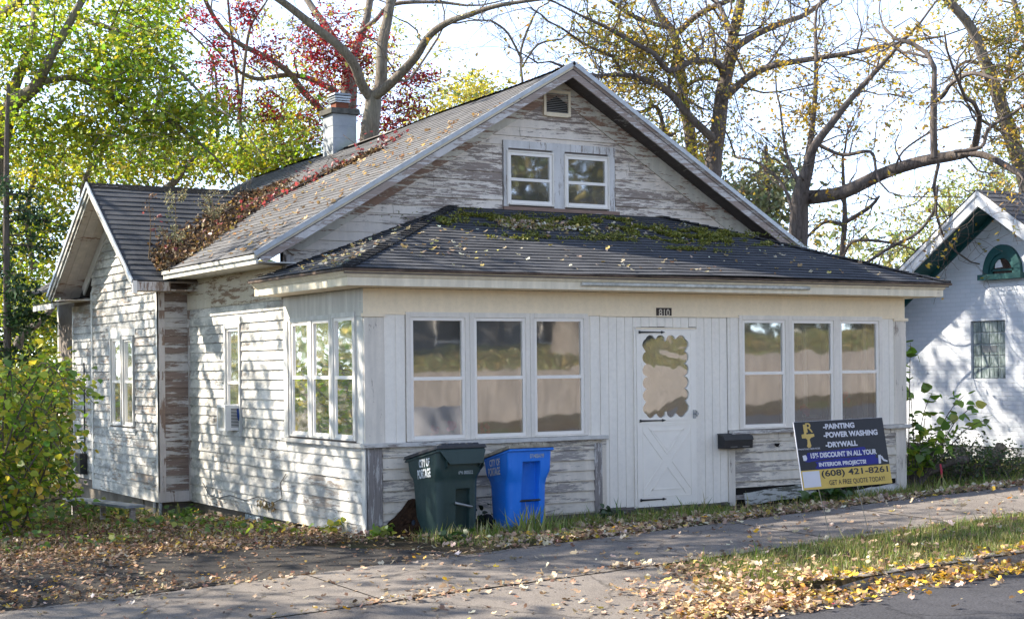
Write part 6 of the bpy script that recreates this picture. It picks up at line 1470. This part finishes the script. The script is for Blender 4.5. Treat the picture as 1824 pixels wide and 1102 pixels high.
for i, (u, v, D) in enumerate([(1622, 610, 20.3), (1620, 690, 20.4), (1738, 722, 20.8), (1705, 745, 20.6), (1660, 700, 20.6), (1650, 735, 20.4), (1690, 790, 20.4), (1640, 770, 20.3), (1625, 800, 20.2), (1670, 770, 20.5), (1722, 700, 21), (1636, 830, 20.4), (1765, 745, 21), (1655, 800, 20.3)]):
    b = at(1622+rs.uniform(-4, 18), 880, 20.4); b.z = G(b.x, b.y); e = at(u, v, D); m = b.lerp(e, .6)+Vector((0, 0, .18)); stems.append(([b, m, e], .010))
leafy('bush', 'leafy mulberry shoots growing at the right porch corner', 'bush', stems, 15, .13, [(.18, .32, .03), (.28, .40, .04), (.42, .44, .05), (.10, .2, .02)], [3, 3, 1.6, 2], seed=5, jl=.05)
stems = []
for i in range(70):
    u = rs.uniform(1622, 1812); b = at(u, 862, rs.uniform(20.6, 22.5)); b.z = G(b.x, b.y); e = b+Vector((rs.uniform(-.35, .35), rs.uniform(-.3, .3), rs.uniform(.12, .5)*(1.3 if u < 1730 else .8))); stems.append(([b, b.lerp(e, .5)+Vector((rs.uniform(-.08, .08), 0, .06)), e], .008))
leafy('brush_pile', 'tangled dark green brush heaped below the white brick wall', 'brush pile', stems, 55, .06, [(.04, .09, .02), (.07, .13, .025), (.12, .16, .03), (.08, .06, .03)], [3, 3, 1.2, 2], tpl=T_KITE, seed=6, jl=.09)
q = MB(); a, b = at(1622, 848, 20.5), at(1722, 818, 20.8); P, R_ = smooth([a, a.lerp(b, .35)+Vector((0, 0, -.015)), a.lerp(b, .7)+Vector((0, 0, .03)), b], [.045, .05, .05, .058]); q.tube(P, R_, 9)
tag(q.build('log', m_bark2, smooth=True), 'long dark cut branch lying across the brush pile', 'log')
q = MB(); q.tube([at(1764, 850, 21.6), at(1772, 822, 21.6), at(1784, 793, 21.7)], [.085, .082, .08], 10); q.tube([at(1768, 845, 21.5), at(1758, 858, 21.4)], [.06, .09], 8)
tag(q.build('stump', bark('pale stump bark', (.24, .19, .14)), smooth=False), 'short pale leaning stump beside the black base of the brick house', 'stump')
q = MB(); q.tube([at(1675, 826, 20.3), at(1677, 838, 20.3), at(1678, 850, 20.3)], [.012, .016, .012], 5); tag(q.build('ribbon', plain('pink tape', (.55, .06, .09), .6)), 'small pink marking ribbon on the brush pile', 'ribbon')
# broad leaves growing behind the sign
stems = []
for i in range(9):
    b = Vector((5.55+rs.uniform(-.1, .45), -.45+rs.uniform(-.15, .15), 0)); b.z = G(b.x, b.y); stems.append(([b, b+Vector((rs.uniform(-.2, .2), -.05, .12)), b+Vector((rs.uniform(-.35, .35), -.1, rs.uniform(.12, .24)))], .006))
leafy('weed', 'broad-leaved green weed behind the lower left corner of the yard sign', 'plant', stems, 7, .12, [(.05, .12, .02), (.09, .17, .02)], [1, 1], seed=8, jl=.03)
for (x, y, lab, cols, n_, s_) in ((.02, -.22, 'small bright green weed at the front corner of the house', [(.16, .30, .03), (.35, .40, .04)], 5, .07), (-.16, .55, 'yellow-green weed below the corner siding', [(.25, .35, .03), (.5, .45, .05)], 4, .07), (-.55, 4.3, 'green dandelion weed beside the side foundation', [(.10, .2, .02)], 5, .07),
                                (.38, -1.25, 'dark green tuft in the leaves before the green cart', [(.05, .11, .02), (.08, .15, .02)], 7, .06), (2.75, -.35, 'ivy patch under the peeling panel right of the blue cart', [(.03, .07, .02), (.05, .1, .02)], 8, .06), (1.08, -.35, 'dark ivy between the two carts', [(.02, .04, .015)], 9, .06), (-.25, 4.95, 'pale weed by the corner of the wing', [(.12, .2, .03)], 5, .06)):
    st_ = []
    for i in range(n_): b = Vector((x+rs.uniform(-.15, .15), y+rs.uniform(-.08, .08), 0)); b.z = G(b.x, b.y); st_.append(([b, b+Vector((rs.uniform(-.05, .05), 0, .05)), b+Vector((rs.uniform(-.14, .14), -.04, rs.uniform(.06, .16 if x != 1.08 else .38)))], .003))
    leafy('weed', lab, 'plant', st_, 9, s_, cols, [1]*len(cols), seed=int(abs(x)*99), jl=.025, group='weeds round the house')
# vine remains on the side skirt
q = MB(); P = []
for i in range(26): P.append((-.03-rs.uniform(0, .03), 2.75+rs.uniform(-.35, .25), .02+rs.uniform(-.06, .05)))
P = np.array(P); n = len(P); tag(scatter('dry_vine', m_dry, P, rng.uniform(.04, .09, n), pal(n, [(.20, .14, .06), (.3, .25, .12)], [1, 1]), T_CURL, frames(np.tile([[-1., 0, .2]], (n, 1))+rng.normal(0, .3, (n, 3)), rng.uniform(0, 6.28, n))), 'withered brown vine leaves clinging to the lower side siding', 'vine')
# ------------------------------------------------------------------ on the roofs
def roofz(x, y): return EZ+SLP*(x-EL)
def nzf(x, y, s=1., o=0.): return mn.noise(Vector((x*s, y*s, o)))
P = []
while len(P) < 14000:                                # litter filling the valley
    t = rng.uniform(0, 1)**.85; cx_ = EL+.0+(xv1+.1-EL)*t; vy = 5.15+(RY-5.15)*t
    wdt = (.62-.25*t)
    x = cx_+rng.normal(0, .10); y = vy+rng.normal(0, 1)*wdt*.42-.14
    zm = roofz(x, y); zw = RZ-sn*abs(y-RY)
    if x < EL-.02 or (x < EL+.4 and y < 4.72): continue
    base = max(zm, zw); P.append((x, y, base+.015+abs(rng.normal(0, .030))*(1.3-t)*(1 if abs(y-vy) < .4 else .4)))
# a mound of leaves under the eave end and streaks running up along the old vine
for i in range(900): t = rng.uniform(0, 1); x = xv1-.2+t*.9; y = RY-.9-t*1.5+rng.normal(0, .12); P.append((x, y, mwarp(Vector((x, y, roofz(x, y)))).z+.03))
P = np.array(P); n = len(P); LIT = [(.10, .06, .035), (.17, .10, .05), (.06, .04, .025), (.28, .19, .09), (.45, .30, .06)]
tag(scatter('roof_leaf_litter', m_dry, P, rng.uniform(.025, .075, n), pal(n, LIT, [3, 3, 3, 1.5, .5], .3), T_CURL, frames(rng.normal(0, .7, (n, 3))+np.array([[-.3, -.3, .8]]), rng.uniform(0, 6.28, n))), 'thick brown leaf litter filling the valley between the two roofs', 'leaf litter', kind='stuff')
rv = empty('red_vine', 'red creeper running up the roof valley of the old shingles', 'vine', (0, 0, 0))
pv = [Vector((x, y, mwarp(Vector((x, y, roofz(x, y)))).z+.05)) for x, y in ((.55, 5.9), (1.0, 5.9), (1.5, 5.75), (2.0, 5.35), (2.45, 4.95), (2.8, 4.7))]
Q2, _ = smooth(pv, [0]*len(pv)); q = MB(); q.tube(Q2, .012, 5)
for k in range(14): i = rs.randrange(1, len(Q2)-1); a = Q2[i]; q.tube([a, a+Vector((rs.uniform(-.2, .2), rs.uniform(-.2, .2), .10)), a+Vector((rs.uniform(-.3, .3), rs.uniform(-.3, .3), rs.uniform(.1, .35)))], .005, 4)
q.build('stem', m_bark2, rv, smooth=True, fix=False)
P = [];
for i in range(230): t = rng.uniform(0, 1)**.8*(len(Q2)-1); k = min(len(Q2)-2, int(t)); p = Q2[k].lerp(Q2[k+1], t-k); P.append(tuple(p+Vector(rng.normal(0, .07, 3))+Vector((0, 0, .02))))
for i in range(46): P.append((rng.uniform(-.4, 1.2), rng.uniform(5.1, 6.3), 0)); x, y, _z = P[-1]; P[-1] = (x, y, max(roofz(x, y), RZ-sn*abs(y-RY))+rng.uniform(.05, .16))
P = np.array(P); n = len(P); scatter('foliage', m_leaf, P, rng.uniform(.035, .08, n), pal(n, [(.36, .06, .06), (.26, .04, .05), (.55, .12, .07), (.18, .04, .045)], [3, 3, 1, 2]), T_LOBE, frames(rng.normal(0, .6, (n, 3))+np.array([[-.2, -.5, .6]]), rng.uniform(0, 6.28, n)), rv)
def stalk(label, b, h, col, bushy):
    t = empty('roof_weed', label, 'plant', (0, 0, 0), 'tall weeds rooted in the roof valley'); q = MB(); b = Vector(b); top = b+Vector((rs.uniform(-.06, .1), rs.uniform(-.05, .05), h)); m = b.lerp(top, .5)+Vector((.03, 0, 0))
    P_, R_ = smooth([b, m, top], [.009, .006, .003]); q.tube(P_, R_, 5, cap=False); L_ = []
    for k in range(16 if bushy else 8):
        i = rs.randrange(len(P_)//3, len(P_)); a = P_[i]; ln = rs.uniform(.08, .24) if bushy else .05; an = rs.uniform(0, 6.28); e = a+Vector((math.cos(an)*ln, math.sin(an)*ln, ln*.8)); q.tube([a, e], .003, 3, cap=False)
        for z_ in range(26 if bushy else 8): L_.append(tuple(a.lerp(e, rs.uniform(.3, 1.15))+Vector((rs.gauss(0, .022), rs.gauss(0, .022), rs.gauss(0, .022)))))
    q.build('stem', plain('dry stalk '+label[:9], (.20, .14, .08), .9), t, smooth=True, fix=False); P = np.array(L_); n = len(P)
    scatter('foliage', m_dry, P, rng.uniform(.02, .045, n), pal(n, [col, tuple(k*.7 for k in col)], [1, 1]), T_KITE, frames(rng.normal(0, 1, (n, 3)), rng.uniform(0, 6.28, n)), t)
stalk('tall branching olive weed with pale seed heads in the roof valley', (-.32, 5.22, 2.95), .95, (.34, .33, .17), True); stalk('thin brown dried stalk left of the branching roof weed', (-.55, 5.5, 3.05), .85, (.24, .14, .08), False); stalk('short thin stalk between the two tall roof weeds', (-.42, 5.4, 3.0), .5, (.22, .15, .09), False); stalk('small pale weed further up the roof valley', (.45, 5.95, 3.5), .5, (.30, .28, .16), True)
# moss and leaves on the porch roof
pz = lambda y: PZ+(y-PE)*(3.585-PZ)/run
P = []; patches = [(2.9, 1.55, .75, .22, 1.4), (3.7, 1.72, .7, .2, 1), (2.35, 1.75, .22, .2, .8), (4.6, 1.35, .5, .25, .8), (5.1, 1.3, .75, .22, 1.6), (5.0, .95, .5, .1, .5), (5.75, 1.45, .45, .1, .7), (3.3, 1.2, .7, .12, .4), (1.75, 1.4, .14, .22, .3), (4.1, 1.85, .5, .1, .5), (2.6, .9, .5, .10, .35), (3.9, 1.0, .9, .12, .5), (4.6, .6, .5, .08, .2), (5.9, 1.0, .6, .08, .35), (3.3, 1.5, 1.4, .3, .8), (5.3, 1.3, 1.0, .28, .9)]
wp = np.array([p[4] for p in patches]); wp /= wp.sum()
while len(P) < 24000:
    c = patches[rng.choice(len(patches), p=wp)]; x = c[0]+rng.normal(0, .55)*c[2]; y = c[1]+rng.normal(0, .6)*c[3]
    if nzf(x, y*2.2, 3.2, 4)+.5*nzf(x, y, 11, 2) < .10 or y > PD-.05: continue
    P.append((x, y, pwarp(Vector((x, y, pz(y)))).z+.012+abs(rng.normal(0, .010))))
P = np.array(P); n = len(P)
tag(scatter('moss', m_grass, P, rng.uniform(.016, .045, n), pal(n, [(.16, .17, .02), (.25, .24, .04), (.10, .12, .015), (.36, .32, .07)], [3, 2, 2, .8], .25), T_KITE, frames(rng.normal(0, .6, (n, 3))+np.array([[0, -.3, 1]]), rng.uniform(0, 6.28, n))), 'green moss cushions on the porch roof', 'moss', kind='stuff')
P = []
for i in range(300): x = rng.uniform(.6, 7.6); y = rng.uniform(PE+.05, 1.9); P.append((x, y))
for i in range(520): P.append((2.4+abs(rng.normal(0, .8)), 1.40+rng.normal(0, .09)))
for i in range(90): P.append((rng.uniform(PE, 1.6), rng.uniform(0, 1)))
PP = []
for x, y in P:
    lim = PX0+(y-PE)+.1
    if x > lim and x < W+.42-(y-PE)-.1: PP.append((x, y, pwarp(Vector((x, y, pz(y)))).z+.022))
for i in range(150):
    y = rng.uniform(-.2, 1.9); x = rng.uniform(PX0+.02, PX0+(y-PE)); PP.append((x, y, pz(PE+(x-PX0))+.02))
P = np.array(PP); n = len(P); tag(scatter('roof_leaves', m_dry, P, rng.uniform(.025, .07, n), pal(n, [(.46, .38, .26), (.60, .48, .16), (.30, .2, .1), (.62, .58, .45)], [3, 1.5, 2, 1]), T_CURL, frames(rng.normal(0, .35, (n, 3))+np.array([[0, -.3, 1]]), rng.uniform(0, 6.28, n))), 'pale dry leaves scattered over the porch roof', 'fallen leaves', kind='stuff')
P = []
for i in range(260): y = rng.uniform(1.9, 5.2); x = rng.uniform(EL+.05, 2.8); P.append((x, y, mwarp(Vector((x, y, roofz(x, y)))).z+.018))
P = np.array(P); n = len(P); tag(scatter('roof_leaves', m_dry, P, rng.uniform(.04, .08, n), pal(n, [(.35, .22, .10), (.5, .33, .12), (.25, .16, .09)], [2, 1, 2]), T_CURL, frames(rng.normal(0, .3, (n, 3))+np.array([[-.4, 0, 1]]), rng.uniform(0, 6.28, n))), 'brown leaves scattered over the old main roof', 'fallen leaves', kind='stuff')
# ------------------------------------------------------------------ fallen leaves on the ground
def gn(x, y, s, o=0): return mn.noise(Vector((x*s, y*s, o)))
def dens(x, y):
    """how thickly leaves lie at a spot"""
    n = .5+.9*gn(x, y, 1.1)+.6*gn(x, y, 3.4, 7)
    if y > -2.4 and x < .3: 
        if y > -.35 or x < -2.6-1.1*gn(x, y, .7): d = .75*n+.15
        else: d = .05+.18*max(0, n-.6)+.7*sstep(-.9, -.3, y)*n
        if x < -.2 and y > -.6: d += .5
        return d
    if y > -2.4: return (.22+.35*n)*sstep(-.1, -.9, y)+1.0*sstep(-1.75, -2.3, y)*n*(1 if x < 9 else .6)
    if y > -4.0: return .045+.05*max(0, n-.5)+.5*sstep(-2.62, -2.4, y)*max(0, n)+(.45*sstep(-3.75, -4.0, y)*max(0, n))
    if y > -5.55:
        if x < -.5+.4*n: return .05+.10*max(0, n-.4)+.8*sstep(-4.16, -4.0, y)*max(0, n)
        if x < .8: return .8*max(.25, n)*sstep(-.45, .2, x+.3*n)*sstep(-4.0-.45*max(0, 1-x), -4.9, y)+.25*(x > .6)
        return .13+.4*sstep(-5.2, -5.5, y)
    if y > -6.05: return 1.3*n*sstep(-.9, .2, x)*sstep(-6.1-.25*n+.12*max(0, x-1), -5.75, y)+.05
    return .02
P = []; 
reg = [(-9, 12, -8.3, -5.55, 4500), (-8, 12, -5.55, -2.4, 36000), (-9, 12, -2.4, .2, 42000), (-10, .0, .2, 9, 46000), (7.5, 14, .2, 5, 3500), (-.5, 1.6, -5.7, -4.2, 3800), (-.8, 9, -6.2, -5.5, 10000)]
for x0, x1, y0, y1, k in reg:
    X = rng.uniform(x0, x1, k); Y = rng.uniform(y0, y1, k); Rn = rng.random(k)
    for x, y, r in zip(X, Y, Rn):
        if r < dens(x, y):
            if y > .0 and 0 < x < W: continue
            if y > 5.4 and x > -.4: continue
            P.append((x, y))
P = np.array(P); Z = np.array([G(x, y) for x, y in P]); n = len(P)
lift = .014+np.abs(rng.normal(0, .012, n))
pile = (P[:, 0] > -.2)&(P[:, 0] < 1.3)&(P[:, 1] < -4.3)&(P[:, 1] > -5.9); lift[pile] += np.abs(rng.normal(0, .035, pile.sum()))
P3 = np.column_stack([P, Z+lift]); TAN = [(.46, .32, .20), (.58, .44, .30), (.30, .19, .12), (.62, .44, .12), (.70, .60, .46), (.16, .105, .07), (.45, .07, .09)]
C = pal(n, TAN, [4, 3.4, 3, .7, 1.8, 2.4, .05], .2)
ye = rng.random(n) < np.where((P[:, 0] > .9)&(P[:, 1] < -5.3), .40, .03); C[ye] = pal(int(ye.sum()), [(.66, .46, .05), (.72, .36, .04)], [3, 1])
S_ = rng.uniform(.022, .075, n); S_[(P[:, 0] < -.2)&(P[:, 1] > -2.4)] *= .78; C[pile] = pal(int(pile.sum()), [(.58, .40, .26), (.68, .52, .36), (.42, .27, .16), (.66, .46, .14), (.24, .15, .09)], [3, 3, 2, 1.4, 1.2])
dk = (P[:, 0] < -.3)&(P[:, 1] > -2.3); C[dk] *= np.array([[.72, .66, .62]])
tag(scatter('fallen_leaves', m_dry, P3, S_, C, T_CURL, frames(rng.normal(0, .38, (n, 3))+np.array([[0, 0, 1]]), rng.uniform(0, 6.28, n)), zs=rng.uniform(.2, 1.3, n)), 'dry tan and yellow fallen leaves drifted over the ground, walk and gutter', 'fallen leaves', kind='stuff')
X = rng.uniform(-.3, 9.5, 5200); Y = rng.normal(-5.66, .075, 5200); PZ_ = [(x, y, max(G(x, y), -9)+.015+max(0, rng.uniform(0, 1))*.09*max(0, 1-abs(y+5.58)/.12)) for x, y in zip(X, Y) if y < -5.56 and .5+gn(x, 0, 1.7, 4)*1.2 > rng.random()*.9]
P9 = np.array(PZ_); n = len(P9); tag(scatter('gutter_leaves', m_dry, P9, rng.uniform(.022, .07, n), pal(n, [(.58, .40, .20), (.66, .46, .08), (.42, .27, .14), (.68, .55, .36), (.7, .40, .06)], [3, 3, 2, 2, 1]), T_CURL, frames(rng.normal(0, .45, (n, 3))+np.array([[0, -.2, 1]]), rng.uniform(0, 6.28, n)), zs=rng.uniform(.3, 1.3, n)), 'yellow and tan leaves banked up in the gutter along the curb', 'fallen leaves', kind='stuff')
# crumbled leaf bits and grit between the whole leaves
k = 60000; X = rng.uniform(-9, 10, k); Y = rng.uniform(-6.1, .3, k); Rn = rng.random(k); P = []
for x, y, r in zip(X, Y, Rn):
    if r < dens(x, y)*.9+.03 and not (y > 0 and x > 0): P.append((x, y, G(x, y)+.014+(.004 if r < .5 else 0)))
X = rng.uniform(-9, 0, 26000); Y = rng.uniform(.2, 7, 26000); P += [(x, y, G(x, y)+.01) for x, y in zip(X, Y)]
P = np.array(P); n = len(P); tag(scatter('leaf_crumbs', m_dry, P, rng.uniform(.008, .026, n), pal(n, [(.30, .21, .13), (.16, .11, .07), (.45, .36, .25), (.09, .065, .045)], [2, 3, 1, 2]), T_KITE, frames(rng.normal(0, .3, (n, 3))+np.array([[0, 0, 1]]), rng.uniform(0, 6.28, n))), 'crushed leaf bits spread over walk, driveway and soil', 'leaf litter', kind='stuff')
# ------------------------------------------------------------------ grass
P = []
def gr(x0, x1, y0, y1, k, f):
    X = rng.uniform(x0, x1, k); Y = rng.uniform(y0, y1, k); Rn = rng.random(k)
    for x, y, r in zip(X, Y, Rn):
        if r < f(x, y): P.append((x, y))
gr(.1, 13, -2.35, -.1, 60000, lambda x, y: (.18+1.0*gn(x, y, .9, 3)+.8*gn(x, y, 3.5, 9)+.25*sstep(-1.4, -.4, y))*(1 if x > 1 else .5))
gr(.3, 13, -5.50, -4.02, 94000, lambda x, y: (.6+.7*gn(x, y, .9, 5)+.6*gn(x, y, 4, 1))*sstep(.4, 1.1, x+.4*gn(x, y, 2, 8)-.25*(y+4.8)))
gr(7.6, 13.5, -.2, 3.5, 14000, lambda x, y: .6)
gr(-9, -.3, .5, 8, 26000, lambda x, y: .12+.9*gn(x, y, 1.0, 11)+sstep(2.5, 6, y)*.25)
gr(.6, 2.1, -1.0, -.75, 900, lambda x, y: .9)
P = np.array(P); Z = np.array([G(x, y) for x, y in P]); n = len(P); hh = rng.uniform(.03, .085, n)*(1+.5*(P[:, 1] > -1.2)); tall = rng.random(n) < .015; hh[tall] *= 2.2
dr = rng.random(n) < np.where(P[:, 1] < -4, .36, .22); C = pal(n, [(.14, .22, .03), (.24, .30, .045), (.34, .35, .08), (.09, .15, .02)], [3, 3, 2, 2], .2); C[dr] = pal(int(dr.sum()), [(.42, .35, .16), (.30, .25, .10)], [1, 1])
tag(scatter('grass', m_grass, np.column_stack([P, Z]), hh, C, T_BLADE, frames(rng.normal(0, .30, (n, 3))+np.array([[0, 0, 1]]), rng.uniform(0, 6.28, n)), zs=np.ones(n)), 'short green and straw-coloured grass on the verge and in front of the house', 'grass', kind='stuff')
# tall seed-grass tufts in front of the carts
def tuft(label, x, y, k, h, sprd):
    X = x+rng.normal(0, sprd, k); Y = y+rng.normal(0, sprd*.5, k); Z = np.array([G(a, b) for a, b in zip(X, Y)])
    return tag(scatter('grass_tuft', m_grass, np.column_stack([X, Y, Z]), h*rng.uniform(.5, 1.1, k), pal(k, [(.30, .34, .08), (.45, .42, .18), (.16, .25, .04)], [2, 2, 1.5]), T_BLADE, frames(rng.normal(0, .28, (k, 3))+np.array([[0, 0, 1]]), rng.uniform(0, 6.28, k))), label, 'grass tuft', 'grass tufts by the carts')
tuft('tall pale grass tuft before the left side of the blue cart', 1.36, -1.02, 90, .30, .10); tuft('straw grass tuft at the foot of the green cart', .42, -1.0, 60, .18, .10); tuft('small seed-grass tuft between the carts', .95, -1.0, 50, .2, .10); tuft('low green tuft under the right side of the blue cart', 1.7, -.98, 60, .16, .12)
# leafy ground cover on the left
P = []
for i in range(5200):
    x = rng.uniform(-7, -.4); y = rng.uniform(.5, 8)
    if rng.random() < (.2+gn(x, y, .8, 21)+.35*sstep(3, 6, y)): P.append((x, y, G(x, y)+rng.uniform(.03, .14)))
P = np.array(P); n = len(P); tag(scatter('ground_cover', m_leaf, P, rng.uniform(.04, .09, n), pal(n, [(.09, .18, .02), (.18, .28, .03), (.35, .35, .05)], [3, 2, 1]), T_BIG, frames(rng.normal(0, .5, (n, 3))+np.array([[0, -.2, 1]]), rng.uniform(0, 6.28, n))), 'low green and yellow ground cover among the leaves left of the house', 'ground cover', kind='stuff')
